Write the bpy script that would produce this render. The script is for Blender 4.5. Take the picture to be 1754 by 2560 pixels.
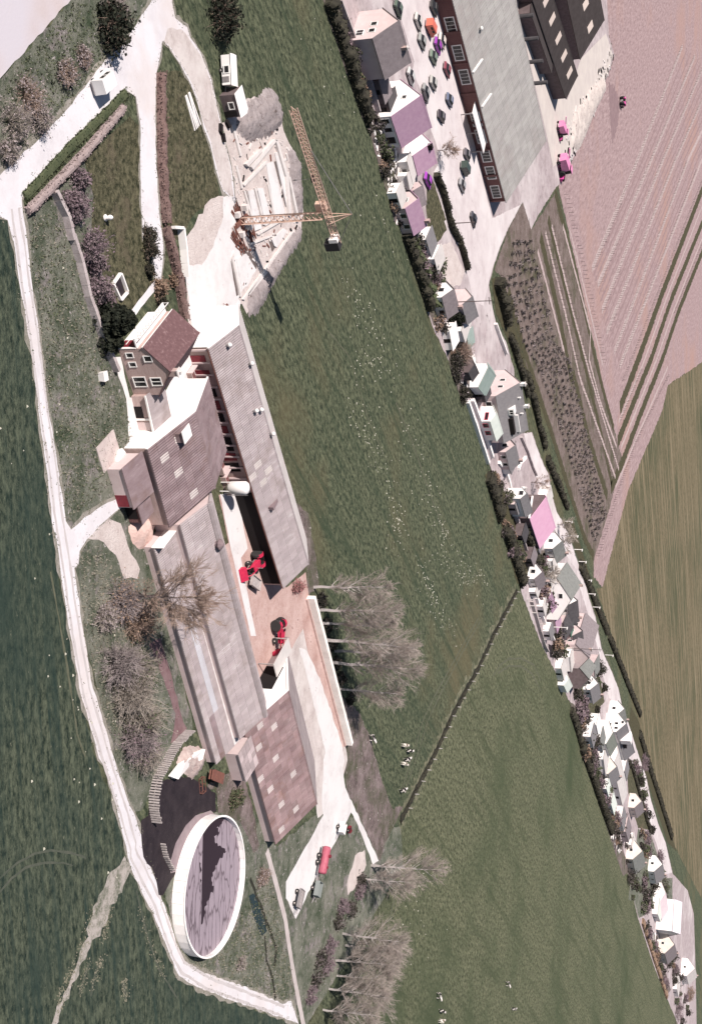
import bpy, bmesh, math, random
import numpy as np
from mathutils import Vector, Matrix
from mathutils.geometry import tessellate_polygon
for o in list(bpy.data.objects): bpy.data.objects.remove(o, do_unlink=True)
scene = bpy.context.scene; COL = scene.collection
R = math.radians
# ---------------------------------------------------------------- camera (a print turned on its side: world up runs to the right)
H, TH, FPX, ROLL, CX, CY = 85.0, R(20), 3300.0, 0.02, 877.0, 1280.0
c_r = Vector((1, 0, 0)); c_f = Vector((0, math.cos(TH), -math.sin(TH))); c_u = Vector((0, math.sin(TH), math.cos(TH)))
CR = c_u*math.cos(ROLL) - c_r*math.sin(ROLL)
CD = c_u*math.sin(ROLL) + c_r*math.cos(ROLL)
cd = bpy.data.cameras.new('camera'); cam = bpy.data.objects.new('camera', cd); COL.objects.link(cam)
m3 = Matrix((CR, -CD, -c_f)).transposed()
cam.matrix_world = Matrix.Translation((0, 0, H)) @ m3.to_4x4()
cd.sensor_fit = 'VERTICAL'; cd.sensor_height = 36.0; cd.lens = FPX/2560*36.0
cd.clip_start = 1.0; cd.clip_end = 20000
scene.camera = cam
scene.render.resolution_x, scene.render.resolution_y = 701, 1024
# ---------------------------------------------------------------- sky, sun, exposure
SUN_AZ = Vector((-0.60, -0.80, 0)).normalized(); SUN_EL = R(44)
world = bpy.data.worlds.new('World'); scene.world = world; world.use_nodes = True
wn = world.node_tree.nodes; wn.clear()
sky = wn.new('ShaderNodeTexSky'); sky.sky_type = 'NISHITA'; sky.sun_disc = False
sky.sun_elevation = SUN_EL; sky.sun_rotation = math.atan2(SUN_AZ.x, SUN_AZ.y)
bg = wn.new('ShaderNodeBackground'); bg.inputs['Strength'].default_value = 0.05
wo = wn.new('ShaderNodeOutputWorld')
world.node_tree.links.new(sky.outputs[0], bg.inputs[0]); world.node_tree.links.new(bg.outputs[0], wo.inputs[0])
sd = bpy.data.lights.new('sun', 'SUN'); sd.energy = 5.0; sd.angle = R(0.5); sd.color = (1.0, 0.915, 0.875)
so = bpy.data.objects.new('sun', sd); COL.objects.link(so)
to_sun = Vector((SUN_AZ.x*math.cos(SUN_EL), SUN_AZ.y*math.cos(SUN_EL), math.sin(SUN_EL)))
so.rotation_euler = to_sun.to_track_quat('Z', 'Y').to_euler()
so.location = (0, 200, 120)
scene.view_settings.view_transform = 'Standard'; scene.view_settings.look = 'None'
scene.view_settings.exposure = 0.45; scene.view_settings.gamma = 1.0; scene.view_settings.use_curve_mapping = False
# ---------------------------------------------------------------- survey: reading the print's points onto the ground
ZN = {0: (0, 0, 1), 1: (0, 0, 2.653), 2: (400, 100, 3.184), 3: (800, 0, 3.184), 4: (1200, 0, 2.874), 5: (0, 500, 2.904), 6: (230, 700, 3.538),
      7: (280, 1100, 3.0615), 8: (1000, 500, 3.98), 9: (1050, 680, 3.98), 10: (1150, 1080, 3.98), 11: (1250, 1380, 4.549), 12: (1400, 1750, 4.497),
      13: (1450, 2150, 5.237), 14: (200, 1350, 3.184), 15: (550, 1350, 2.895), 16: (300, 1850, 3.184), 17: (600, 1900, 2.895),
      18: (1200, 400, 2.874), 19: (1300, 900, 3.507), 20: (0, 1200, 3.32), 21: (0, 1900, 3.522), 22: (820, 700, 3.321), 23: (900, 1400, 3.32),
      30: (0, 0, 0.9076)}
def P(k, x, y):
    a = ZN[k]; return (a[0]+x/a[2], a[1]+y/a[2])
def PL(k, *pts): return [P(k, x, y) for x, y in pts]
CAMP = Vector((0, 0, H))
def ray(p): return c_f + CR*((p[0]-CX)/FPX) + CD*((p[1]-CY)/FPX)
def G(p, z=0.0):
    d = ray(p); t = (z-H)/d.z
    return CAMP + d*t
def proj(w):
    d = Vector(w)-CAMP; z = d.dot(c_f); return (CX+FPX*d.dot(CR)/z, CY+FPX*d.dot(CD)/z)
def hgt(b, t):
    p = G(b); lo, hi = 0.0, 40.0
    for i in range(40):
        m = (lo+hi)/2
        if proj(p+Vector((0, 0, m)))[0] < t[0]: lo = m
        else: hi = m
    return lo
# ---------------------------------------------------------------- materials
MATS = {}
def nodes(m):
    nt = m.node_tree; return nt, nt.nodes, nt.links
def mat(name, col, col2=None, scale=1.0, rough=0.85, bump=0.0, bscale=None, detail=6, lo=0.35, hi=0.65, col3=None, scale3=0.05, lo3=0.45, hi3=0.65,
        stretch=None, rand=0.0, speck=None, spscale=3.0, splo=0.66, sphi=0.72, metal=0.0, spec=0.3, backface=False, brick=None, nr=.65, streak=None):
    if name in MATS: return MATS[name]
    m = bpy.data.materials.new(name); m.use_nodes = True; MATS[name] = m
    nt, N, Lk = nodes(m)
    b = N['Principled BSDF']; b.inputs['Roughness'].default_value = rough; b.inputs['Metallic'].default_value = metal
    b.inputs['Specular IOR Level'].default_value = spec
    geo = N.new('ShaderNodeNewGeometry'); vec = geo.outputs['Position']
    if stretch:
        mp = N.new('ShaderNodeMapping'); mp.vector_type = 'TEXTURE'; mp.inputs['Rotation'].default_value = (0, 0, stretch[0]); mp.inputs['Scale'].default_value = tuple(1/v for v in stretch[1])
        Lk.new(vec, mp.inputs['Vector']); svec = mp.outputs[0]
    else: svec = vec
    def noise(s, v, d=detail):
        n = N.new('ShaderNodeTexNoise'); n.inputs['Scale'].default_value = s; n.inputs['Detail'].default_value = d; n.inputs['Roughness'].default_value = nr
        Lk.new(v, n.inputs['Vector']); return n.outputs['Fac']
    def ramp(f, a, z):
        r = N.new('ShaderNodeMapRange'); r.inputs['From Min'].default_value = a; r.inputs['From Max'].default_value = z; Lk.new(f, r.inputs['Value']); return r.outputs[0]
    def mix(f, a, c):
        x = N.new('ShaderNodeMix'); x.data_type = 'RGBA'
        if isinstance(f, float): x.inputs['Factor'].default_value = f
        else: Lk.new(f, x.inputs['Factor'])
        for sock, v in (('A', a), ('B', c)):
            s = [i for i in x.inputs if i.name == sock and i.type == 'RGBA'][0]
            if isinstance(v, tuple): s.default_value = (*v, 1)
            else: Lk.new(v, s)
        return [o for o in x.outputs if o.type == 'RGBA'][0]
    cur = col; f1 = None
    if brick:
        bt = N.new('ShaderNodeTexBrick'); mpb = N.new('ShaderNodeMapping'); mpb.inputs['Rotation'].default_value = brick[3]
        Lk.new(vec, mpb.inputs['Vector']); Lk.new(mpb.outputs[0], bt.inputs['Vector'])
        bt.inputs['Scale'].default_value = 1.0; bt.inputs['Brick Width'].default_value = brick[0]; bt.inputs['Row Height'].default_value = brick[1]
        bt.inputs['Mortar Size'].default_value = brick[2]
        bt.inputs['Color1'].default_value = (*col, 1); bt.inputs['Color2'].default_value = (*(col2 or col), 1)
        bt.inputs['Mortar'].default_value = (*brick[4], 1)
        cur = bt.outputs['Color']
        f1 = noise(scale, svec); cur = mix(ramp(f1, lo, hi), cur, mix(0.75, tuple(v*0.8 for v in col), cur))
    elif col2:
        f1 = noise(scale, svec); cur = mix(ramp(f1, lo, hi), col, col2)
    if col3:
        cur = mix(ramp(noise(scale3, vec, 4), lo3, hi3), cur, col3)
    if streak:
        mp2 = N.new('ShaderNodeMapping'); mp2.vector_type = 'TEXTURE'; mp2.inputs['Rotation'].default_value = (0, 0, streak[0]); mp2.inputs['Scale'].default_value = tuple(1/v for v in streak[1]); Lk.new(vec, mp2.inputs['Vector'])
        cur = mix(ramp(noise(streak[3], mp2.outputs[0], 5), streak[4], streak[5]), cur, streak[2])
    if speck:
        cur = mix(ramp(noise(spscale, svec, 3), splo, sphi), cur, speck)
    if rand:
        oi = N.new('ShaderNodeObjectInfo'); hs = N.new('ShaderNodeHueSaturation')
        rr = N.new('ShaderNodeMapRange'); rr.inputs['To Min'].default_value = 1-rand; rr.inputs['To Max'].default_value = 1+rand
        Lk.new(oi.outputs['Random'], rr.inputs['Value']); Lk.new(rr.outputs[0], hs.inputs['Value'])
        if isinstance(cur, tuple): hs.inputs['Color'].default_value = (*cur, 1)
        else: Lk.new(cur, hs.inputs['Color'])
        cur = hs.outputs[0]
    if isinstance(cur, tuple): b.inputs['Base Color'].default_value = (*cur, 1)
    else: Lk.new(cur, b.inputs['Base Color'])
    if bump:
        bp = N.new('ShaderNodeBump'); bp.inputs['Strength'].default_value = min(1.0, bump); bp.inputs['Distance'].default_value = 0.25*bump
        Lk.new(noise(bscale or scale*4, svec, 5), bp.inputs['Height']); Lk.new(bp.outputs[0], b.inputs['Normal'])
    return m
AX = R(33)          # the direction most roofs and walls run
grass = mat('pasture_grass', (.013, .022, .010), (.154, .168, .098), 1.0, 1, 1.0, 4, 4, .37, .64, col3=(.120, .104, .055), scale3=.009, lo3=.50, hi3=.66, stretch=(R(57), (.7, 1.2, 1)), speck=(.25, .245, .16), spscale=1.3, splo=.64, sphi=.74, nr=.75, streak=(R(57), (.06, 1, 1), (.034, .052, .027), .30, .48, .70))
lower_grass = mat('lower_pasture_grass', (.020, .028, .011), (.186, .192, .112), 1.0, 1, 1.0, 4, 4, .36, .63, col3=(.055, .072, .034), scale3=.012, lo3=.48, hi3=.66, stretch=(R(57), (.7, 1.2, 1)), speck=(.29, .275, .18), spscale=1.3, splo=.64, sphi=.74, nr=.75, streak=(R(57), (.06, 1, 1), (.050, .064, .030), .30, .50, .70))
crop = mat('crop_grass', (.008, .019, .012), (.112, .130, .084), 1.0, 1, 1.0, 4, 4, .37, .63, col3=(.024, .044, .034), scale3=.012, lo3=.48, hi3=.66, stretch=(R(10), (.6, 1.2, 1)), speck=(.19, .195, .135), spscale=1.3, splo=.65, sphi=.76, nr=.75, streak=(R(10), (.05, 1, 1), (.018, .038, .030), .6, .48, .70))
rough_grass = mat('rough_grass', (.040, .060, .030), (.25, .245, .20), .22, 1, 1.0, 4, 11, .38, .64, col3=(.30, .255, .255), scale3=.16, lo3=.54, hi3=.72, speck=(.44, .40, .385), spscale=.9, splo=.60, sphi=.70, nr=.82)
lawn = mat('lawn_grass', (.020, .023, .009), (.145, .133, .078), 1.1, 1, .9, 5, 4, .38, .64, col3=(.13, .105, .07), scale3=.12, lo3=.55, hi3=.72, speck=(.24, .22, .15), spscale=1.5, splo=.63, sphi=.74, nr=.75)
scrub_soil = mat('scrub_soil', (.075, .055, .05), (.30, .24, .23), .3, 1, .9, 4, 10, .38, .64, col3=(.07, .075, .04), scale3=.1, speck=(.48, .42, .40), spscale=.8, splo=.62, sphi=.70, nr=.85)
straw_field = mat('straw_field', (.046, .043, .018), (.205, .168, .10), .8, 1, .8, 3, 5, .36, .64, col3=(.066, .070, .034), scale3=.010, lo3=.46, hi3=.64, stretch=(R(36), (.4, 1.3, 1)), speck=(.28, .235, .155), spscale=.9, splo=.62, sphi=.76, nr=.75, streak=(R(36), (.04, 1, 1), (.22, .178, .11), .26, .50, .60))
pink_soil = mat('pink_soil', (.245, .170, .170), (.425, .318, .308), .5, 1, .8, 2, 5, .36, .66, col3=(.37, .235, .195), scale3=.008, lo3=.50, hi3=.68, stretch=(R(-65), (.4, 1.5, 1)), speck=(.20, .13, .13), spscale=.6, splo=.58, sphi=.72, nr=.75)
orchard_soil = mat('orchard_soil', (.095, .068, .055), (.25, .20, .18), .25, 1, .9, 3, 10, .38, .64, col3=(.075, .072, .04), scale3=.05, lo3=.5, hi3=.66, speck=(.34, .265, .245), spscale=.8, splo=.6, sphi=.72, nr=.85)
row_soil = mat('row_soil', (.38, .295, .28), (.50, .415, .395), .9, 1, .6, 4, 5, .36, .66, speck=(.25, .175, .17), spscale=.8, splo=.55, sphi=.68)
strip_grass = mat('strip_grass', (.050, .046, .022), (.085, .075, .040), 1.0, 1, .9, 5, 8)
road_m = mat('pale_concrete', (.64, .62, .63), (.52, .49, .50), .12, .9, .3, 6, 10, .46, .72, col3=(.57, .51, .485), scale3=.04, lo3=.5, hi3=.7, speck=(.36, .31, .30), spscale=.5, splo=.66, sphi=.80, nr=.78)
track_m = mat('gravel_track', (.56, .505, .48), (.34, .28, .26), .2, 1, .5, 4, 10, .42, .68, col3=(.58, .54, .51), scale3=.06, speck=(.25, .20, .185), spscale=.6, splo=.62, sphi=.76, nr=.8)
yard_m = mat('yard_concrete', (.64, .62, .605), (.49, .455, .445), .15, .9, .3, 5, 10, .46, .72, speck=(.32, .26, .25), spscale=.5, splo=.64, sphi=.78, nr=.78)
village_m = mat('village_paving', (.43, .365, .365), (.29, .24, .24), .3, .95, .4, 4, 6, .40, .64, col3=(.54, .49, .48), scale3=.03, lo3=.5, hi3=.66, speck=(.14, .115, .11), spscale=.4, splo=.62, sphi=.72, nr=.75)
soil_m = mat('bare_earth', (.50, .425, .395), (.64, .575, .54), .4, 1, .9, 3, 7, .36, .66, speck=(.32, .25, .235), spscale=.9, splo=.62, sphi=.72, nr=.78)
heap_m = mat('earth_heap', (.24, .205, .20), (.42, .37, .365), .4, 1, 1.0, 3, 10, .36, .66, speck=(.13, .10, .09), spscale=.9, splo=.6, sphi=.68, nr=.82)
red_soil = mat('red_yard_soil', (.36, .22, .19), (.58, .44, .40), .2, 1, .7, 3, 10, .36, .66, speck=(.22, .12, .11), spscale=.8, splo=.6, sphi=.72, nr=.8)
wet_m = mat('wet_yard', (.016, .011, .014), (.034, .025, .028), .5, .75, .5, 3, 8, .35, .7, speck=(.09, .075, .07), spscale=1.5, splo=.68, sphi=.8)
white_wall = mat('white_render', (.80, .77, .74), (.72, .68, .65), .6, .9, .15, 6, 8, .4, .8)
cream_wall = mat('cream_render', (.70, .64, .57), (.62, .55, .49), .6, .9, .15, 6, 8)
pink_wall = mat('pink_render', (.58, .475, .46), (.52, .41, .40), .6, .9, .15, 6, 8)
brick_m = mat('pink_brick', (.46, .335, .305), (.37, .25, .225), 1.5, .95, .2, 8, 6, .3, .7, brick=(.5, .16, .025, (R(90), 0, 0), (.42, .34, .315)))
redbrick = mat('dark_red_brick', (.17, .075, .07), (.12, .05, .05), 1.5, .95, .2, 8, 6, .3, .7, brick=(.5, .16, .02, (R(90), 0, 0), (.2, .13, .12)))
sheet_m = mat('roof_sheet_grey', (.275, .235, .235), (.37, .325, .325), .35, .85, .25, 8, 9, .36, .66, rand=.09, stretch=(AX, (2.2, .55, 1)), spec=.2, nr=.75, col3=(.235, .195, .185), scale3=.16, lo3=.52, hi3=.72, speck=(.42, .385, .375), spscale=.35, splo=.62, sphi=.75)
sheet_brown = mat('roof_sheet_brown', (.165, .118, .122), (.245, .19, .195), .35, .85, .25, 8, 9, .36, .66, rand=.11, stretch=(AX, (2.2, .55, 1)), spec=.2, nr=.75, col3=(.155, .105, .095), scale3=.18, lo3=.52, hi3=.72, speck=(.31, .255, .25), spscale=.4, splo=.62, sphi=.75)
sheet_rust = mat('roof_sheet_rust', (.185, .122, .122), (.27, .20, .198), .4, .85, .25, 8, 9, .36, .66, rand=.20, stretch=(AX, (2.2, .55, 1)), spec=.2, nr=.75, col3=(.20, .12, .10), scale3=.2, lo3=.54, hi3=.74, speck=(.33, .26, .255), spscale=.4, splo=.62, sphi=.75)
sheet_pale = mat('roof_sheet_pale', (.285, .275, .26), (.385, .37, .35), .3, .85, .2, 6, 7, .36, .66, rand=.07, stretch=(R(59), (2.5, .5, 1)), spec=.2, nr=.75, col3=(.27, .24, .225), scale3=.06, lo3=.52, hi3=.72)
light_m = mat('roof_light', (.46, .41, .39), (.38, .34, .325), .9, .6, .1, 6, 6, rand=.08)
tile_brown = mat('brown_roof_tile', (.098, .052, .054), (.150, .086, .088), 2.2, .9, .5, 9, 6, .3, .7, speck=(.22, .145, .145), spscale=2.2, splo=.58, sphi=.72)
slate = mat('slate_tile', (.165, .155, .16), (.215, .205, .205), 1.2, .85, .4, 8, 8, .3, .7, speck=(.30, .29, .28), spscale=2, splo=.66, sphi=.78)
slate_moss = mat('mossy_slate', (.15, .155, .145), (.215, .22, .205), .9, .9, .5, 6, 8, .3, .7, speck=(.33, .33, .31), spscale=1.4, splo=.62, sphi=.74)
lilac_tile = mat('lilac_tile', (.35, .215, .30), (.41, .27, .35), 1.2, .9, .3, 6, 8)
pink_tile = mat('pink_sheet', (.62, .34, .47), (.66, .39, .51), .5, .9, .2, 5, 8, speck=(.5, .26, .38), spscale=.8, splo=.62, sphi=.8)
black_roof = mat('black_roof', (.042, .034, .032), (.058, .048, .046), .6, .9, .2, 5, 8)
dark_roof = mat('dark_felt', (.05, .046, .05), (.075, .07, .072), .8, .9, .3, 5, 8)
teal_roof = mat('teal_roof', (.23, .29, .26), (.28, .34, .31), .8, .9, .2, 5, 8)
pale_roof = mat('pale_roof', (.55, .52, .49), (.47, .44, .42), .5, .9, .2, 5, 8)
green_pale = mat('green_white_paint', (.62, .66, .60), (.54, .59, .53), .6, .9, .2, 5, 8)
glass = mat('window_glass', (.02, .02, .022), rough=.12, spec=.5)
frame_w = mat('white_frame', (.72, .70, .67), rough=.6)
void_m = mat('dark_opening', (.012, .009, .009), rough=1)
red_paint = mat('red_paint', (.52, .03, .075), (.42, .02, .06), 2, .45, .1, 6, 4)
red_dark = mat('dark_red_paint', (.20, .025, .035), (.15, .02, .03), 2, .6)
magenta = mat('magenta_paint', (.50, .045, .24), (.58, .09, .30), 1, .6)
tyre = mat('tyre_rubber', (.03, .028, .028), rough=.9)
rim_m = mat('pale_rim', (.55, .50, .46), rough=.6)
steel = mat('dull_steel', (.30, .28, .28), (.22, .2, .2), 3, .55, metal=.3)
crane_m = mat('crane_paint', (.52, .34, .26), (.60, .44, .36), 3, .7)
conc_m = mat('raw_concrete', (.62, .58, .55), (.50, .46, .44), .8, .95, .3, 6, 8, .4, .7)
timber = mat('weathered_timber', (.42, .38, .36), (.30, .26, .25), 3, .95, .4, 8, 6, rand=.12)
rustm = mat('rusty_iron', (.20, .085, .06), (.13, .055, .045), 2, .9, .4, 6, 6)
bark_pale = mat('pale_bark', (.44, .40, .38), (.32, .29, .28), 3, .95)
bark_dark = mat('dark_bark', (.10, .08, .075), (.15, .12, .115), 3, .95)
twig_pale = mat('pale_twig', (.36, .315, .27), (.25, .215, .185), .6, .95)
twig_brown = mat('brown_twig', (.24, .17, .14), (.33, .25, .20), .6, .95)
twig_mauve = mat('mauve_twig', (.205, .17, .168), (.30, .255, .25), .6, .95)
leaf_green = mat('bush_leaf', (.045, .058, .028), (.085, .095, .05), .8, .9)
leaf_dark = mat('conifer_needles', (.010, .014, .009), (.026, .028, .017), 1.2, .9)
leaf_hedge = mat('hedge_leaf', (.125, .078, .07), (.19, .13, .115), 1.2, .95)
leaf_black = mat('dark_hedge_leaf', (.020, .018, .014), (.045, .042, .028), .8, .95)
leaf_mauve = mat('mauve_blossom', (.125, .085, .10), (.215, .165, .175), 1.0, .95)
leaf_russet = mat('russet_leaf', (.19, .125, .085), (.27, .19, .14), 1.0, .95)
twig_ash = mat('ash_twig', (.37, .32, .285), (.26, .22, .195), .6, .95)
leaf_grey = mat('grey_bud', (.21, .185, .165), (.15, .13, .12), .8, .95)
tuft_m = mat('dry_tuft', (.16, .15, .11), (.24, .22, .18), .5, 1)
tuft_g = mat('green_tuft', (.06, .075, .042), (.11, .12, .072), .5, 1)
flower_m = mat('pale_flower', (.46, .445, .37), (.36, .35, .28), .5, 1)
# ---------------------------------------------------------------- mesh builders
WL = {}
class MB:
    def __init__(s): s.v = []; s.f = []
    def poly(s, pts):
        b = len(s.v); s.v += [tuple(p) for p in pts]; s.f.append(tuple(range(b, b+len(pts)))); return s
    def hexa(s, a, b):          # a: 4 bottom points, b: 4 top points, same order
        i = len(s.v); s.v += [tuple(p) for p in a]+[tuple(p) for p in b]
        s.f += [(i+3, i+2, i+1, i), (i+4, i+5, i+6, i+7)]+[(i+k, i+(k+1) % 4, i+4+(k+1) % 4, i+4+k) for k in range(4)]; return s
    def box(s, fr, u0, u1, v0, v1, z0, z1):
        q = lambda z: [fr(u0, v0, z), fr(u1, v0, z), fr(u1, v1, z), fr(u0, v1, z)]
        return s.hexa(q(z0), q(z1))
    def prism(s, base, dirv):
        n = len(base); i = len(s.v); s.v += [tuple(p) for p in base]+[tuple(Vector(p)+dirv) for p in base]
        s.f += [tuple(range(i+n-1, i-1, -1)), tuple(range(i+n, i+2*n))]+[(i+k, i+(k+1) % n, i+n+(k+1) % n, i+n+k) for k in range(n)]; return s
    def tube(s, p0, p1, r0, r1=None, n=6, cap=True):
        p0, p1 = Vector(p0), Vector(p1); r1 = r0 if r1 is None else r1
        d = (p1-p0).normalized(); a = d.orthogonal().normalized(); b = d.cross(a); i = len(s.v)
        for p, r in ((p0, r0), (p1, r1)):
            for k in range(n):
                t = 2*math.pi*k/n; s.v.append(tuple(p+a*(r*math.cos(t))+b*(r*math.sin(t))))
        s.f += [(i+k, i+(k+1) % n, i+n+(k+1) % n, i+n+k) for k in range(n)]
        if cap: s.f += [tuple(range(i+n-1, i-1, -1)), tuple(range(i+n, i+2*n))]
        return s
    def lathe(s, o, prof, n=16, axis=Vector((0, 0, 1))):
        a = axis.orthogonal().normalized(); b = axis.cross(a); i = len(s.v); m = len(prof)
        for r, z in prof:
            for k in range(n):
                t = 2*math.pi*k/n; s.v.append(tuple(Vector(o)+axis*z+a*(r*math.cos(t))+b*(r*math.sin(t))))
        for j in range(m-1):
            s.f += [(i+j*n+k, i+j*n+(k+1) % n, i+(j+1)*n+(k+1) % n, i+(j+1)*n+k) for k in range(n)]
        s.f += [tuple(range(i+n-1, i-1, -1)), tuple(range(i+(m-1)*n, i+m*n))]
        return s
    def build(s, name, material, parent=None, smooth=False, loc=None):
        return mk(name, s.v, s.f, material, parent, smooth, loc)
def mk(name, v, f, material, parent=None, smooth=False, loc=None):
    me = bpy.data.meshes.new(name); L0 = WL[parent] if parent else (Vector(loc) if loc is not None else Vector((0, 0, 0)))
    if len(v):
        va = np.asarray(v, dtype=float)-np.array(L0); me.from_pydata(va.tolist(), [], f if isinstance(f, list) else f.tolist())
    me.materials.append(material); me.update()
    if smooth: me.polygons.foreach_set('use_smooth', [True]*len(me.polygons))
    o = bpy.data.objects.new(name, me); COL.objects.link(o)
    if parent: o.parent = parent
    else: o.location = L0
    WL[o] = L0; return o
def tag(o, label=None, cat=None, group=None, kind=None):
    if label: o['label'] = label
    if cat: o['category'] = cat
    if group: o['group'] = group
    if kind: o['kind'] = kind
    return o
def thing(name, label, cat, loc, group=None):
    o = bpy.data.objects.new(name, None); COL.objects.link(o); o.location = loc; o.empty_display_size = .5
    WL[o] = Vector(loc); return tag(o, label, cat, group)
def frame(o, e1, e2=None):
    e1 = Vector(e1).normalized(); e2 = Vector(e2) if e2 is not None else Vector((-e1.y, e1.x, 0)); o = Vector(o)
    return lambda u, v, z: o+e1*u+e2*v+Vector((0, 0, z))
def rotframe(o, ang): return frame(o, (math.cos(ang), math.sin(ang), 0))
def noise2(x, y, s=0):
    return math.sin(x*1.7+s)*math.cos(y*1.3+s*2.1)+.5*math.sin(x*4.1+y*2.7+s*.7)+.3*math.cos(x*7.3-y*6.1+s)
def rough_edge(pts, jit, rng, step=1.2):
    out = []; n = len(pts)
    for i in range(n):
        a, b = Vector(pts[i]), Vector(pts[(i+1) % n]); L = (b-a).length; k = max(1, min(60, int(L/step)))
        nn = Vector((-(b-a).y, (b-a).x, 0)).normalized() if L > 0 else Vector((0, 0, 0))
        for j in range(k):
            p = a.lerp(b, j/k)
            out.append(p+nn*(jit*(rng.random()-.5)*2) if j else p+nn*(jit*.4*(rng.random()-.5)))
    return out
def sheet(name, pts, z, material, kind='structure', jit=0.0, seed=1, label=None, step=1.2):
    w = [G(p) for p in pts]
    if jit: w = rough_edge(w, jit, random.Random(seed), step)
    w = [Vector((p.x, p.y, z)) for p in w]
    tris = tessellate_polygon([w])
    o = mk(name, [tuple(p) for p in w], [tuple(t) for t in tris], material)
    me = o.data
    for pl in me.polygons:
        if pl.normal.z < 0: pl.flip()
    tag(o, label, None, None, kind); return o
def halo(name, pts, z, off, jit, material, seed=1):
    w = [G(p) for p in pts]; w = [Vector((p.x, p.y, 0)) for p in w]; w = rough_edge(w, 0.0001, random.Random(seed), 1.0)
    area = sum(w[i].x*w[(i+1) % len(w)].y-w[(i+1) % len(w)].x*w[i].y for i in range(len(w))); sg = 1 if area > 0 else -1; rg = random.Random(seed); n = len(w); V = []; F = []
    for i in range(n):
        d = (w[(i+1) % n]-w[i-1]); nn = Vector((d.y, -d.x, 0)).normalized()*sg; o_ = off*max(.05, .75+.55*noise2(w[i].x*.35, w[i].y*.35, seed)+.35*(rg.random()-.5))
        V += [tuple(w[i]-nn*(.5+jit*rg.random())+Vector((0, 0, z))), tuple(w[i]+nn*o_+Vector((0, 0, z+.0015*(i % 2))))]
    for i in range(n): j = (i+1) % n; F.append((2*i, 2*i+1, 2*j+1, 2*j))
    return tag(mk(name, V, F, material), None, None, None, 'structure')
def edge_tufts(name, label, pts, n, size, material, seed, z=.07, inset=.35):
    w = [G(p) for p in pts]; seg = [(w[(i+1) % len(w)]-w[i]).length for i in range(len(w))]; cum = np.cumsum(seg); rng = np.random.default_rng(seed); V = []; F = []
    for k in range(n):
        s_ = rng.random()*cum[-1]; i = int(np.searchsorted(cum, s_)); a, b = w[i], w[(i+1) % len(w)]; p = a.lerp(b, (s_-(cum[i]-seg[i]))/max(1e-6, seg[i]))
        x, y = p.x+rng.normal()*inset, p.y+rng.normal()*inset; s = size*(.4+rng.random())
        for q in range(3):
            an = rng.random()*6.283; c, d = math.cos(an), math.sin(an); b0 = len(V); ox, oy = rng.normal(size=2)*s*.5
            V += [(x+ox-c*s*.5, y+oy-d*s*.5, z-.03), (x+ox+c*s*.5, y+oy+d*s*.5, z-.03), (x+ox+d*s*.5, y+oy-c*s*.5, z+s*.5)]; F.append((b0, b0+1, b0+2))
    return tag(mk(name, V, F, material), label, None, None, 'stuff')
def ribbon(name, pts, width, z, material, kind='structure', jit=.12, seed=3, world=False):
    w = [Vector(p) if world else G(p) for p in pts]; rng = random.Random(seed); q = []
    for i in range(len(w)-1):
        k = max(1, int((w[i+1]-w[i]).length/1.2))
        q += [w[i].lerp(w[i+1], j/k) for j in range(k)]
    q.append(w[-1]); V = []; F = []
    for i, p in enumerate(q):
        d = (q[min(i+1, len(q)-1)]-q[max(i-1, 0)]).normalized(); n = Vector((-d.y, d.x, 0))
        wd = width(i/len(q)) if callable(width) else width
        for sgn in (1, -1):
            e = p+n*(sgn*wd/2*(1+jit*(rng.random()-.5)*2)); V.append((e.x, e.y, z))
    F = [(2*i, 2*i+1, 2*i+3, 2*i+2) for i in range(len(q)-1)]
    return tag(mk(name, V, F, material), None, None, None, kind)
def mound(name, pts, h, material, seed=1, cell=.7, label=None, cat=None, ragged=.5):
    w = [G(p) for p in pts]; xs = [p.x for p in w]; ys = [p.y for p in w]
    x0, x1, y0, y1 = min(xs), max(xs), min(ys), max(ys); nx, ny = int((x1-x0)/cell)+3, int((y1-y0)/cell)+3
    def inside(x, y):
        r = False; j = len(w)-1
        for i in range(len(w)):
            if (w[i].y > y) != (w[j].y > y) and x < (w[j].x-w[i].x)*(y-w[i].y)/(w[j].y-w[i].y)+w[i].x: r = not r
            j = i
        return r
    def dist(x, y):
        m = 1e9; p = Vector((x, y, 0))
        for i in range(len(w)):
            a, b = w[i], w[(i+1) % len(w)]; ab = b-a; t = max(0, min(1, (p-a).dot(ab)/max(1e-6, ab.length_squared))); m = min(m, (a+ab*t-p).length)
        return m
    V = []; idx = {}; ins = {}
    for i in range(nx):
        for j in range(ny):
            x, y = x0+(i-1)*cell, y0+(j-1)*cell; d = dist(x, y); s = inside(x, y)
            z = -.12 if not s else h*(1-math.exp(-d/(h*1.3)))*(1+.22*noise2(x*.8, y*.8, seed))+ragged*.16*noise2(x*3, y*3, seed+4)
            idx[i, j] = len(V); V.append((x, y, z)); ins[i, j] = s
    F = [(idx[i, j], idx[i+1, j], idx[i+1, j+1], idx[i, j+1]) for i in range(nx-1) for j in range(ny-1)
         if ins[i, j] or ins[i+1, j] or ins[i+1, j+1] or ins[i, j+1]]
    c = Vector((sum(xs)/len(xs), sum(ys)/len(ys), 0))
    o = mk(name, V, F, material, loc=c, smooth=True); return tag(o, label, cat)
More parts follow.
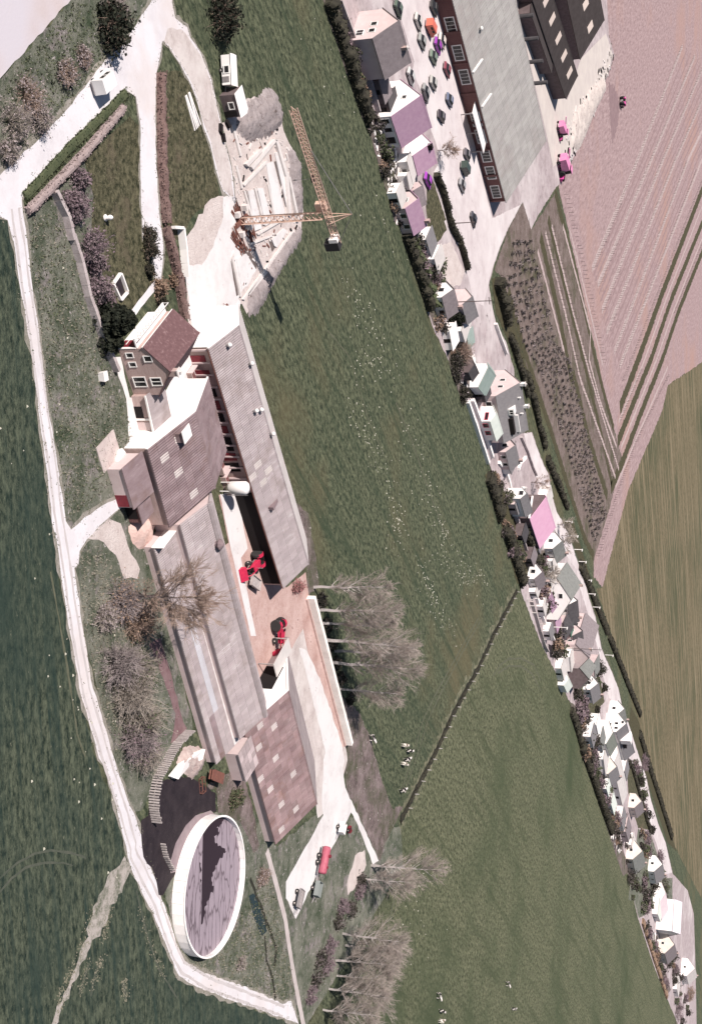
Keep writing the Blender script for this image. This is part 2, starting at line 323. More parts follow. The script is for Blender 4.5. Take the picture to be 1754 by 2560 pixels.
# ---------------------------------------------------------------- vegetation
def sticks(P0, P1, R0, R1):
    P0 = np.array(P0); P1 = np.array(P1); R0 = np.array(R0)[:, None]; R1 = np.array(R1)[:, None]; n = len(P0)
    d = P1-P0; d /= np.maximum(np.linalg.norm(d, axis=1, keepdims=True), 1e-6)
    a = np.cross(d, np.where(np.abs(d[:, 2:3]) < .9, np.array([[0, 0, 1.]]), np.array([[1., 0, 0]]))); a /= np.linalg.norm(a, axis=1, keepdims=True); b = np.cross(d, a)
    V = np.empty((n, 6, 3))
    for k in range(3):
        t = 2*math.pi*k/3; o = a*math.cos(t)+b*math.sin(t); V[:, k] = P0+o*R0; V[:, k+3] = P1+o*R1
    base = (np.arange(n)*6)[:, None]
    F = np.concatenate([base+np.array([[k, (k+1) % 3, 3+(k+1) % 3, 3+k]]) for k in range(3)])
    return V.reshape(-1, 3), F
def leaves(pts, size, rng):
    n = len(pts); pts = np.asarray(pts)
    a = rng.normal(size=(n, 3)); a /= np.linalg.norm(a, axis=1, keepdims=True)
    b = np.cross(a, rng.normal(size=(n, 3))); b /= np.linalg.norm(b, axis=1, keepdims=True)
    s = size*(.5+rng.random((n, 1)))
    V = np.stack([pts-a*s-b*s*.6, pts+a*s*.4-b*s*.7, pts+a*s+b*s*.5, pts-a*s*.5+b*s*.7], 1).reshape(-1, 3)
    return V, (np.arange(n)*4)[:, None]+np.arange(4)[None]
def bare_tree(name, label, base, h, cr, seed, bark, twig, cat='tree', group=None, n1=34, n2=9, n3=7, first=.22, rise=1.1, tw=.022):
    rng = np.random.default_rng(seed); base = np.array(base); t = thing(name, label, cat, base, group)
    lean = rng.normal(size=2)*.03; tr = ([], [], [], []); cw = ([], [], [], [])
    def add(L, a, b, r0, r1): L[0].append(a); L[1].append(b); L[2].append(r0); L[3].append(r1)
    N = 9; r_base = h*.016+.05
    ax = [base+np.array([lean[0]*h*k/N+rng.normal()*.06, lean[1]*h*k/N+rng.normal()*.06, h*.97*k/N-.1]) for k in range(N+1)]
    rr = [r_base*(1-.93*k/N)+.012 for k in range(N+1)]
    for k in range(N): add(tr, ax[k], ax[k+1], rr[k], rr[k+1])
    for i in range(n1):
        f = first+(1-first)*(i+.5*rng.random())/n1; kk = min(N-1, int(f*N)); p = ax[kk]+(ax[kk+1]-ax[kk])*(f*N-kk)
        an = rng.random()*6.283; prof = math.sin(math.pi*min(1, max(.12, (f-first)/(1-first)*.86+.12)))**.7
        ln = cr*prof*(.75+.5*rng.random()); d = np.array([math.cos(an), math.sin(an), rise*(.6+.8*rng.random())]); d /= np.linalg.norm(d)
        mid = p+d*ln*.55; end = mid+(d+np.array([0, 0, .35]))/np.linalg.norm(d+np.array([0, 0, .35]))*ln*.6
        r0 = max(.03, rr[kk]*.42); add(tr, p, mid, r0, r0*.6); add(tr, mid, end, r0*.6, .015)
        for j in range(n2):
            g = .2+.8*rng.random(); q = p+(mid-p)*(g/.5) if g < .5 else mid+(end-mid)*(g-.5)/.5
            dd = d+rng.normal(size=3)*.55+np.array([0, 0, .25]); dd /= np.linalg.norm(dd); l2 = ln*(.22+.28*rng.random())+.25
            e = q+dd*l2; add(cw, q, e, tw*1.4, tw)
            for k in range(n3):
                qq = q+(e-q)*(.25+.75*rng.random()); d3 = dd+rng.normal(size=3)*.5+np.array([0, 0, .15]); d3 /= np.linalg.norm(d3)
                add(cw, qq, qq+d3*l2*(.3+.4*rng.random()), tw, tw*.5)
    V, F = sticks(*tr); mk('trunk', V, F, bark, t); V, F = sticks(*cw); mk('crown', V, F, twig, t); return t
def bush(name, label, base, rx, ry, h, seed, twig, leaf, nst=60, nl=900, ls=.13, cat='shrub', group=None, ang=0.0, tw=.02, bark=None):
    rng = np.random.default_rng(seed); base = np.array(base); t = thing(name, label, cat, base, group); L = ([], [], [], [])
    ca, sa = math.cos(ang), math.sin(ang); pts = []
    lob = rng.normal(size=(7, 3)); lob /= np.linalg.norm(lob, axis=1, keepdims=True)
    for i in range(nst):
        d = rng.normal(size=3); d[2] = abs(d[2])*.9+.15; d /= np.linalg.norm(d)
        s = .62+.5*max(0, float((lob@d).max()))**6*rng.random()+.18*rng.random()
        e = np.array([d[0]*rx*s, d[1]*ry*s, d[2]*h*s]); o = np.array([d[0]*rx*.25*rng.random(), d[1]*ry*.25*rng.random(), 0.])
        rot = lambda p: base+np.array([p[0]*ca-p[1]*sa, p[0]*sa+p[1]*ca, p[2]])
        m = (o+e)*.5+np.array([0, 0, .12*h]); 
        for a, b, r in ((o, m, tw*1.8), (m, e, tw*1.2)):
            L[0].append(rot(a)); L[1].append(rot(b)); L[2].append(r); L[3].append(r*.6)
        for k in range(9):
            g = .2+.8*rng.random(); q = m+(e-m)*g; dd = (e-m)/max(.1, np.linalg.norm(e-m))+rng.normal(size=3)*.8; ee = q+dd*h*.16*(.4+rng.random())
            L[0].append(rot(q)); L[1].append(rot(ee)); L[2].append(tw); L[3].append(tw*.4); pts.append(rot(ee))
    V, F = sticks(*L); mk('stems', V, F, twig, t)
    if nl:
        pts = np.array(pts); c = pts[rng.integers(0, len(pts), nl)]+rng.normal(size=(nl, 3))*h*.07; c[:, 2] = np.maximum(c[:, 2], .05)
        V, F = leaves(c, ls, rng); mk('foliage', V, F, leaf, t)
    return t
def conifer(name, label, base, r, h, seed, n=2600, ls=.2, cat='tree', group=None, leaf=None, cone=1.0):
    rng = np.random.default_rng(seed); base = np.array(base); t = thing(name, label, cat, base, group)
    mb = MB(); mb.tube(base+[0, 0, -.1], base+[0, 0, h*.92], .16, .03, 6); mb.build('trunk', bark_dark, t)
    f = rng.random(n)**.75; z = h*(.06+.94*f); a = rng.random(n)*6.283
    tier = .82+.28*np.sin(z*5.5+np.sin(a*3+seed)); rad = r*((1-f)**cone*.95+.06)*tier*(.55+.5*np.sqrt(rng.random(n)))
    V, F = leaves(np.stack([base[0]+rad*np.cos(a), base[1]+rad*np.sin(a), z], 1), ls, rng)
    mk('crown', V, F, leaf or leaf_dark, t); return t
def hedge(name, label, pts, w, h, leaf, seed=1, dens=40, ls=.12, cat='hedge', group=None, world=False, top_noise=.15):
    q = [Vector(p) if world else G(p) for p in pts]; rng = np.random.default_rng(seed); t = thing(name, label, cat, q[0], group)
    V = []; F = []; prev = None; C = []; s = 0.
    path = []
    for i in range(len(q)-1):
        k = max(1, int((q[i+1]-q[i]).length/.8)); path += [q[i].lerp(q[i+1], j/k) for j in range(k)]
    path.append(q[-1])
    for i, p in enumerate(path):
        d = (path[min(i+1, len(path)-1)]-path[max(i-1, 0)]).normalized(); n = Vector((-d.y, d.x, 0)); b = len(V)
        hh = h*(1+top_noise*(rng.random()-.5)*2); ww = w*(1+.2*(rng.random()-.5))
        for a, z in ((-.5, -.05), (-.5, .55), (-.36, .93), (0, 1), (.36, .93), (.5, .55), (.5, -.05)): e = p+n*(a*ww*.88); V.append((e.x, e.y, z*hh*.95))
        if prev is not None: F += [(prev+k, prev+k+1, b+k+1, b+k) for k in range(6)]
        else: F.append(tuple(range(b+6, b-1, -1)))
        prev = b
        m = int(dens*.8*w*.6)+2
        for _ in range(m):
            a = (rng.random()-.5)*1.12; z = (1-abs(a)**3*3)*hh*(.55+.5*rng.random()) if rng.random() < .6 else rng.random()*hh
            if z < hh*.8 and abs(a) < .4: a = math.copysign(.5, a)
            e = p+n*(a*ww)+d*((rng.random()-.5)*.9); C.append((e.x, e.y, max(.05, z)))
    F.append(tuple(range(prev, prev+7)))
    mk('core', V, F, leaf, t); Vl, Fl = leaves(np.array(C), ls, rng); mk('foliage', Vl, Fl, leaf, t); return t
def in_poly(w, x, y):
    r = False; j = len(w)-1
    for i in range(len(w)):
        if (w[i].y > y) != (w[j].y > y) and x < (w[j].x-w[i].x)*(y-w[i].y)/(w[j].y-w[i].y)+w[i].x: r = not r
        j = i
    return r
def scatter_pts(pts, n, rng):
    w = [G(p) for p in pts]; x0, x1, y0, y1 = min(p.x for p in w), max(p.x for p in w), min(p.y for p in w), max(p.y for p in w); out = []; tries = 0
    while len(out) < n and tries < n*30:
        tries += 1; x = x0+(x1-x0)*rng.random(); y = y0+(y1-y0)*rng.random()
        if in_poly(w, x, y): out.append((x, y))
    return out
def tufts(name, label, pts, n, size, material, seed=1, z=.05):
    rng = np.random.default_rng(seed); pp = scatter_pts(pts, n, rng); V = []; F = []
    for x, y in pp:
        s = size*(.5+rng.random()); 
        for k in range(3):
            a = rng.random()*6.283; b = len(V); c, d = math.cos(a), math.sin(a); ox, oy = rng.normal(size=2)*s*.4
            V += [(x+ox-c*s*.45, y+oy-d*s*.45, z-.03), (x+ox+c*s*.45, y+oy+d*s*.45, z-.03), (x+ox+d*s*.6+c*s*.2, y+oy-c*s*.6, z+s*(.5+.5*rng.random()))]; F.append((b, b+1, b+2))
    return tag(mk(name, V, F, material), label, None, None, 'stuff')
# ================================================================ the setting
tag(mk('ground', [(-3000, -500, 0), (3000, -500, 0), (3000, 9000, 0), (-3000, 9000, 0)], [(0, 1, 2, 3)], grass), None, None, None, 'structure')
sheet('lower_pasture', PL(23, (1300, 250), (1110, 610), (990, 870), (760, 1290), (640, 1560), (500, 1830), (330, 2170), (300, 2324))+PL(30, (860, 1990), (850, 2400), (1600, 2420), (1485, 2200), (1445, 2080), (1405, 1900), (1355, 1760), (1295, 1600), (1222, 1450), (1182, 1345)), .015, lower_grass, jit=.3)
road_left = PL(1, (0, 1440), (50, 1460), (85, 1592))+PL(5, (100, 300), (140, 600), (190, 870), (240, 1200), (290, 1600), (345, 2000), (375, 2324))+PL(20, (430, 350), (470, 500), (500, 740), (540, 1000), (580, 1270), (625, 1530), (680, 1820), (750, 2060), (820, 2310))+PL(21, (940, 80), (1000, 340), (1060, 560), (1110, 760), (1125, 860))
branch = PL(21, (1080, 880), (1000, 960), (930, 1080), (870, 1190), (820, 1290), (785, 1440), (745, 1600), (690, 1740), (640, 1880), (560, 2060), (470, 2300), (440, 2420), (480, 2420), (540, 2200), (620, 2020), (700, 1820), (790, 1650), (900, 1480), (960, 1340), (1040, 1180), (1110, 1060), (1150, 970))
road_left2 = PL(21, (1160, 970), (1250, 1170), (1340, 1330), (1400, 1480), (1460, 1620), (1540, 1840), (1575, 1900))+PL(16, (560, 1940), (780, 2030), (1000, 2110), (1200, 2180), (1420, 2260))
road_right = PL(16, (1360, 2075), (1290, 2100), (1080, 2000), (900, 1930), (700, 1860), (560, 1800), (500, 1750), (440, 1600), (390, 1430), (330, 1270), (300, 1170), (240, 1010), (190, 930), (170, 760), (130, 640), (60, 480))+PL(20, (950, 2324), (900, 2150), (820, 1880), (750, 1650), (720, 1420), (680, 1200), (640, 920), (615, 730), (650, 700), (660, 590), (720, 490), (870, 340), (1010, 230), (980, 150), (850, 210), (700, 310), (590, 410), (545, 340), (520, 150), (490, 0))+PL(5, (430, 2000), (390, 1760), (345, 1480), (310, 1200), (275, 900), (235, 640), (200, 330), (165, 100), (158, 0))+PL(1, (152, 1290), (170, 1270), (480, 930), (790, 655), (840, 600), (900, 640))
drive = PL(1, (930, 830), (930, 1100), (945, 1592))+PL(5, (1050, 130), (1060, 250), (1110, 420), (1130, 590), (1165, 585), (1178, 480), (1185, 330), (1160, 150), (1150, 0))+PL(1, (1035, 1100), (1030, 800), (1035, 490), (1075, 270))
site_in = PL(1, (1120, 310), (1190, 420), (1250, 530), (1300, 650), (1350, 850), (1390, 950), (1430, 1130), (1480, 1270))
site_out = PL(1, (1560, 1330), (1530, 1100), (1480, 900), (1450, 760), (1400, 530), (1330, 350), (1260, 250), (1240, 180), (1160, 120), (1130, -60), (1040, -60))
top_edge = PL(1, (900, 170), (820, 300), (700, 390), (560, 585), (330, 850), (130, 1040), (-120, 1280), (-120, 1440))
sheet('crop_field', [(-400, 2900)]+[(-400, 560)]+PL(1, (0, 1445), (60, 1465), (90, 1592))+PL(20, (400, 0), (440, 470), (480, 740), (560, 1240), (640, 1560), (700, 1900), (800, 2320))+PL(21, (1060, 560), (1130, 900), (1300, 1300), (1575, 1920))+PL(16, (1000, 2125), (1440, 2280))+[(760, 2900)], .02, crop, jit=.3)
sheet('verge_ground', PL(5, (160, 60), (380, 0))+PL(1, (350, 1270), (520, 1110), (560, 1060), (620, 1300), (600, 1592))+PL(5, (740, 520), (800, 780), (760, 1010), (850, 1160), (930, 1500), (1010, 1720), (900, 1980), (880, 2120))+PL(20, (1040, 140), (1340, 500))+PL(14, (560, 60), (640, 260), (900, 1500), (700, 1700), (560, 2000))+PL(16, (170, 560), (80, 560))+PL(20, (820, 1880), (650, 900), (540, 350), (480, 0)), .021, rough_grass, jit=.35)
sheet('tank_meadow', PL(16, (330, 1100), (600, 590), (1060, 560), (1250, 850), (1600, 560), (1950, 640), (2230, 700), (2250, 1000), (1900, 1600), (1480, 2280), (1290, 2110), (900, 1935), (560, 1805), (440, 1600)), .022, rough_grass, jit=.3)
sheet('top_meadow', PL(1, (-120, 560), (10, 520), (470, 0), (520, -120), (1040, -100), (880, 190), (700, 385), (560, 580), (330, 850), (-120, 1270)), .022, rough_grass, jit=.3)
sheet('pale_field', PL(1, (-160, 680), (5, 515), (475, -10), (640, -200), (-160, -300)), .03, mat('pale_stubble', (.46, .38, .35), (.54, .46, .45), .12, 1, .3, 3, 8, col3=(.50, .47, .50), scale3=.03), jit=.12)
sheet('front_lawn', PL(1, (860, 770), (560, 1060), (620, 1300), (600, 1592))+PL(5, (740, 520), (830, 760), (930, 830), (1110, 600), (1060, 300), (1035, 0))+PL(1, (930, 1100), (928, 840)), .03, lawn, jit=.1)
sheet('track_island', PL(1, (1110, 480), (1190, 470), (1245, 530), (1300, 650), (1350, 850), (1390, 950), (1430, 1130), (1450, 1300), (1290, 1420), (1190, 1592), (1110, 1592), (1100, 1000)), .03, lawn, jit=.2)
ROAD = top_edge+[P(1, -120, 1440)]+road_left+road_left2+road_right+drive+site_in+site_out
sheet('farm_road', ROAD, .05, road_m, jit=.14, seed=4)
halo('road_shoulder', ROAD, .043, .55, .0, mat('shoulder_grit', (.33, .30, .27), (.16, .155, .115), .5, 1, .6, 4, 9, .38, .62, nr=.85), 4)
edge_tufts('road_edge_tufts', 'grass creeping over the pale road edges', ROAD, 900, .13, tuft_g, 31)
edge_tufts('road_edge_dry_tufts', 'dry grass along the pale road edges', ROAD, 900, .13, tuft_m, 32)
sheet('field_track', branch+PL(21, (1160, 960), (1100, 850)), .045, mat('faint_track', (.40, .36, .325), (.085, .10, .06), .3, 1, .7, 4, 10, .46, .60, nr=.85), jit=.7, seed=14, step=.7)
sheet('site_track', PL(1, (1085, 280), (1120, 300), (1190, 410), (1255, 520), (1305, 640), (1358, 840), (1398, 940), (1440, 1130), (1480, 1262), (1550, 1320), (1524, 1100), (1476, 900), (1445, 765), (1395, 540), (1325, 360), (1255, 262), (1200, 190), (1110, 190)), .056, track_m, jit=.2)
sheet('building_site', PL(2, (420, 720), (560, 600), (640, 490), (800, 440), (950, 560), (980, 720), (1050, 860), (1120, 1000), (1140, 1400), (1110, 1560), (870, 1960), (690, 2180), (650, 2100))+PL(6, (1300, 215), (1290, 400), (1020, 600), (900, 600), (840, 330), (840, 120))+PL(2, (210, 1960), (170, 1640), (380, 1290), (520, 1230), (480, 1000)), .042, soil_m, jit=.35)
sheet('white_yard', PL(2, (500, 1250), (590, 1250), (620, 1420), (560, 1500), (640, 1660), (760, 1840), (620, 2060))+PL(6, (1310, 190), (1295, 395), (1030, 600), (905, 610), (870, 330), (835, 60))+PL(2, (190, 1800), (330, 1790), (420, 1650), (500, 1400)), .062, yard_m, jit=.25)
ribbon('garden_path', PL(5, (955, 835), (1040, 720), (1150, 590)), 1.1, .06, road_m)
ribbon('concrete_path', PL(16, (1165, 880), (1240, 1150), (1310, 1420), (1370, 1820), (1450, 2240), (1490, 2400)), lambda f: 1.35, .085, mat('worn_path', (.50, .45, .43), (.40, .35, .33), .4, 1, .3, 5, 8), jit=.08)
sheet('wet_yard', PL(16, (250, 340), (330, 330), (440, 290), (570, 300), (700, 380), (760, 420), (765, 570), (620, 590), (480, 760), (410, 960), (450, 1050), (400, 1120), (340, 1240), (305, 1235), (290, 1130), (250, 1015), (185, 930), (168, 760), (165, 640), (225, 600)), .06, wet_m, jit=.22, seed=8)
sheet('barn_end_soil', PL(16, (690, 360), (760, 300), (960, 230), (1040, 480), (1110, 840), (1060, 900), (960, 660), (780, 580), (770, 420)), .048, scrub_soil, jit=.25)
sheet('concrete_apron', PL(16, (400, 960), (440, 820), (520, 680), (600, 600), (720, 560), (800, 640), (540, 1020), (470, 1040), (400, 1060)), .075, mat('grey_apron', (.22, .17, .18), (.27, .22, .225), .8, 1, .3, 5, 8))
sheet('yard_floor', PL(7, (815, 420), (945, 410), (1130, 460), (1330, 1130), (1480, 1010), (1505, 1210))+PL(15, (640, 440), (920, 1470), (790, 1590), (600, 640), (330, 1100), (120, 700), (-60, 100), (60, 20)), .05, red_soil, jit=.1)
sheet('barn_margin', PL(15, (480, 600), (560, 440), (640, 440), (700, 660), (900, 1440), (920, 1592))+PL(17, (760, 60), (700, 320), (560, 420))+PL(15, (640, 1500), (500, 1000)), .038, track_m, jit=.2)
sheet('courtyard_slab', PL(7, (825, 415), (950, 415), (985, 560), (1035, 830), (985, 900), (1010, 1050), (1100, 1500), (1060, 1500), (900, 800)), .066, yard_m, jit=.06)
sheet('inner_yard', PL(6, (900, 600), (1040, 610), (1120, 1000), (1300, 1760), (1220, 1760), (1170, 1600), (960, 880), (925, 1160), (580, 1400), (430, 1400), (330, 1040), (640, 1000), (850, 600)), .06, yard_m, jit=.05)
sheet('side_apron', PL(6, (200, 680), (250, 680), (330, 1030), (440, 1400), (500, 1480), (480, 1590), (340, 1710), (215, 1700), (330, 1440), (300, 1050), (230, 850)), .058, yard_m, jit=.15)
sheet('wall_lane', PL(15, (570, 780), (625, 800), (720, 1000), (880, 1480), (900, 1600))+PL(17, (740, 60), (760, 200), (1000, 730), (960, 760), (850, 470), (800, 380), (540, 860), (400, 1150), (330, 1000), (330, 880), (600, 400), (590, 300), (600, 0))+PL(15, (760, 1540), (640, 1040)), .055, yard_m, jit=.18)
sheet('trodden_ground', PL(15, (870, 1130), (1000, 1240), (1080, 1420), (1130, 1592))+PL(17, (1010, 100), (1100, 350), (1180, 330), (1040, 620), (1010, 730), (770, 220), (745, 0)), .035, scrub_soil, jit=.3)
sheet('bare_bank', PL(7, (1400, 480), (1500, 560), (1560, 900), (1580, 1100), (1500, 1200), (1480, 830)), .036, scrub_soil, jit=.3)
sheet('dirt_patch', PL(17, (830, 690), (900, 650), (910, 760), (850, 900), (780, 980), (770, 900)), .045, soil_m, jit=.25)
sheet('ditch_side_path', PL(14, (545, 830), (640, 780), (740, 1130), (800, 1380), (850, 1500), (720, 1620), (760, 1380), (640, 1060)), .04, mat('mauve_earth', (.15, .085, .09), (.21, .14, .14), .8, 1, .5, 4, 8), jit=.2)
sheet('rubble_slope', PL(20, (720, 480), (900, 320), (1000, 360), (1060, 540), (1160, 740), (1140, 820), (1030, 820), (960, 620), (860, 520)), .045, soil_m, jit=.2)
rut = mat('wheel_rut', (.50, .465, .455), (.42, .38, .37), .4, 1, .3, 5, 6, .4, .66, nr=.8)
ctr = [G(p) for p in PL(5, (110, 60), (150, 320), (188, 620), (232, 885), (275, 1200), (318, 1540), (388, 1980))+PL(20, (478, 250), (560, 760), (590, 1000), (630, 1260), (672, 1500), (715, 1750), (790, 2000), (880, 2310))+PL(21, (1100, 500), (1170, 760))+PL(16, (100, 900), (190, 1080), (300, 1300), (360, 1480), (430, 1680), (500, 1810), (700, 1935), (1000, 2050), (1300, 2160))]
for sg in (-1, 1):
    off = []
    for i, p in enumerate(ctr): d = (ctr[min(i+1, len(ctr)-1)]-ctr[max(i-1, 0)]).normalized(); off.append(p+Vector((-d.y, d.x, 0))*(.75*sg))
    ribbon('wheel_rut', off, .42, .056, rut, jit=.5, seed=70+sg, world=True)
# fields beyond the village
sheet('straw_field', PL(19, (1620, 0), (1290, 220), (1240, 450), (1090, 800), (940, 1150), (780, 1750), (720, 1990))+PL(11, (1090, 420), (1250, 900), (1420, 1430))+PL(12, (850, 130), (1010, 720), (1260, 1600), (1592, 2249))+PL(13, (1592, 700), (1640, 1500))+[(1830, 2500), (1830, 1700), (1830, 890)], .03, straw_field, jit=.5)
sheet('ploughed_field', PL(4, (900, -150), (920, 250), (965, 400), (905, 560), (800, 830), (690, 1090), (580, 1290))+PL(18, (560, 190), (900, 1700))+PL(19, (800, 560), (830, 640), (850, 740), (890, 860), (790, 1260), (640, 1760), (640, 1900), (720, 1990), (780, 1750), (940, 1150), (1240, 450), (1290, 220), (1620, 0))+[(1840, 870), (1840, -150)], .032, pink_soil, jit=.5)
sheet('orchard_ground', PL(18, (305, 300), (200, 500), (100, 790), (160, 850), (400, 1724))+PL(19, (60, 0), (600, 1650), (640, 1760), (790, 1260), (890, 860), (800, 560))+PL(18, (900, 1700), (540, 230), (365, 500)), .036, orchard_soil, jit=.3)
for i, (a, w) in enumerate([(PL(18, (535, 230), (720, 960))+PL(19, (655, 0), (740, 330), (815, 600)), 2.6), (PL(18, (485, 420), (640, 1050))+PL(19, (550, 0), (700, 620), (800, 1090)), 2.6),
                            (PL(18, (430, 550), (560, 1100), (650, 1560))+PL(19, (470, 150), (600, 700), (760, 1200)), 3.2), (PL(18, (1592, 210), (1300, 970))+PL(19, (1030, 0), (870, 420)), 4.5),
                            (PL(18, (1592, 450), (1370, 1000))+PL(19, (1140, 0), (850, 720)), 4.0), (PL(18, (1592, 660), (1420, 1090))+PL(19, (1240, 0), (1060, 450), (890, 900), (790, 1130)), 4.0),
                            (PL(18, (200, 930), (300, 1320))+PL(19, (60, 0), (260, 600), (420, 1120), (560, 1560), (640, 1720)), 2.4)]):
    ribbon('grass_strip', a, w*1.35, .06, strip_grass, seed=i, jit=.2)
for i, a in enumerate([PL(18, (465, 520), (620, 1150))+PL(19, (520, 160), (830, 1030)), PL(18, (510, 470), (660, 1080))+PL(19, (600, 100), (860, 960)), PL(18, (590, 470), (790, 1230))+PL(19, (600, 0), (700, 380), (840, 760)),
                       PL(18, (640, 500), (700, 740), (880, 1480)), PL(18, (410, 650), (600, 1380)), PL(18, (1592, 330), (1342, 971))+PL(19, (1085, 0), (860, 540)), PL(18, (1592, 560), (1382, 1090))+PL(19, (1190, 0), (880, 770)), PL(19, (1290, 60), (1000, 720), (830, 1120)),
                       [P(4, 1450, 330)]+PL(18, (1110, 40), (800, 780)), [P(4, 1540, 400)]+PL(18, (1225, 0), (840, 900)), [P(4, 1600, 480)]+PL(18, (1310, 0), (870, 1080)), [P(4, 1600, 700)]+PL(18, (1400, 0), (905, 1240)), [P(4, 1600, 920)]+PL(18, (1490, 0), (960, 1380)), PL(18, (1600, -30), (1000, 1480))]):
    ribbon('tilled_row', a, 1.6 if i < 8 else 2.9, .066+.002*(i % 3), row_soil, seed=20+i, jit=.3)
furrow = mat('dark_furrow', (.235, .158, .158), (.31, .22, .215), .8, 1, .6, 4, 5)
fr_rows = [[P(4, 1450, 330)]+PL(18, (1110, 40), (800, 780)), [P(4, 1540, 400)]+PL(18, (1225, 0), (840, 900)), [P(4, 1600, 480)]+PL(18, (1310, 0), (870, 1080)), [P(4, 1600, 700)]+PL(18, (1400, 0), (905, 1240)), [P(4, 1600, 920)]+PL(18, (1490, 0), (960, 1380)), [P(4, 1640, 1050)]+PL(18, (1600, -30), (1000, 1480))]
for i in range(5):
    for f_ in (.34, .66):
        a, c_ = [G(p) for p in fr_rows[i]], [G(p) for p in fr_rows[i+1]]
        ribbon('furrow', [x.lerp(y, f_) for x, y in zip(a, c_)], 1.3, .061, furrow, jit=.6, seed=200+i, world=True)
# the village strip: paving, lane, gardens
vl = PL(30, (735, -20), (800, 150), (860, 350), (910, 530), (980, 740), (1045, 880), (1112, 1060), (1172, 1290), (1182, 1345), (1222, 1450), (1295, 1600), (1355, 1760), (1405, 1900), (1445, 2080), (1485, 2200), (1545, 2345))
vr = PL(4, (905, -60), (920, 250), (962, 400), (905, 560), (800, 830), (690, 1090), (570, 1320))+PL(18, (545, 190), (410, 400), (365, 500), (303, 300), (200, 490), (130, 660), (90, 780), (60, 900), (75, 1000), (110, 1170), (180, 1300), (240, 1500))+PL(10, (560, 20), (710, 0), (780, 200), (830, 330), (880, 420), (900, 600), (960, 800), (1010, 880), (1090, 1050), (1150, 1250), (1220, 1430), (1280, 1650), (1340, 1830))+PL(11, (1150, 1100), (1200, 1220), (1260, 1350), (1340, 1550), (1390, 1800))+PL(12, (760, 250), (870, 600), (960, 850), (1010, 1100), (1100, 1400), (1180, 1600), (1260, 1950))+PL(13, (1400, 400), (1480, 700), (1500, 1300), (1520, 2300))
sheet('village_ground', vl+list(reversed(vr)), .04, village_m, jit=.25)
vroad = mat('village_road_surface', (.58, .525, .515), (.48, .42, .415), .2, .95, .3, 4, 7, .42, .68, col3=(.64, .60, .585), scale3=.04, speck=(.33, .27, .27), spscale=.5, splo=.64, sphi=.76, nr=.75)
sheet('village_square', PL(3, (600, -40), (960, -40), (1010, 400), (1090, 720), (1210, 1080), (1340, 1640))+PL(18, (85, 420), (290, 320), (200, 485), (125, 660), (85, 780), (55, 900), (20, 1050))+PL(8, (720, 1000), (660, 700), (565, 400), (475, 120))+PL(3, (1000, 1480), (900, 1370), (960, 1260), (880, 1040), (840, 820), (730, 560), (745, 490), (650, 180)), .056, vroad, jit=.15)
sheet('village_lane', PL(10, (630, 20), (705, 5), (775, 200), (825, 330), (875, 420), (895, 600), (955, 800), (1005, 880), (1085, 1050), (1145, 1250), (1215, 1430), (1275, 1650), (1330, 1830))+PL(11, (1145, 1100), (1195, 1220), (1255, 1350), (1335, 1550), (1385, 1800))+PL(12, (755, 250), (865, 600), (955, 850), (1005, 1100), (1095, 1400), (1175, 1600), (1250, 1940), (1170, 1960), (1070, 1600), (1000, 1440), (930, 1180), (840, 900), (770, 650), (690, 300), (600, 60))+PL(11, (1230, 1650), (1160, 1400), (1120, 1150), (1050, 900), (960, 600), (900, 400), (860, 200))+PL(10, (1000, 1150), (930, 950), (870, 700), (790, 520), (740, 420), (700, 330)), .057, vroad, jit=.2)
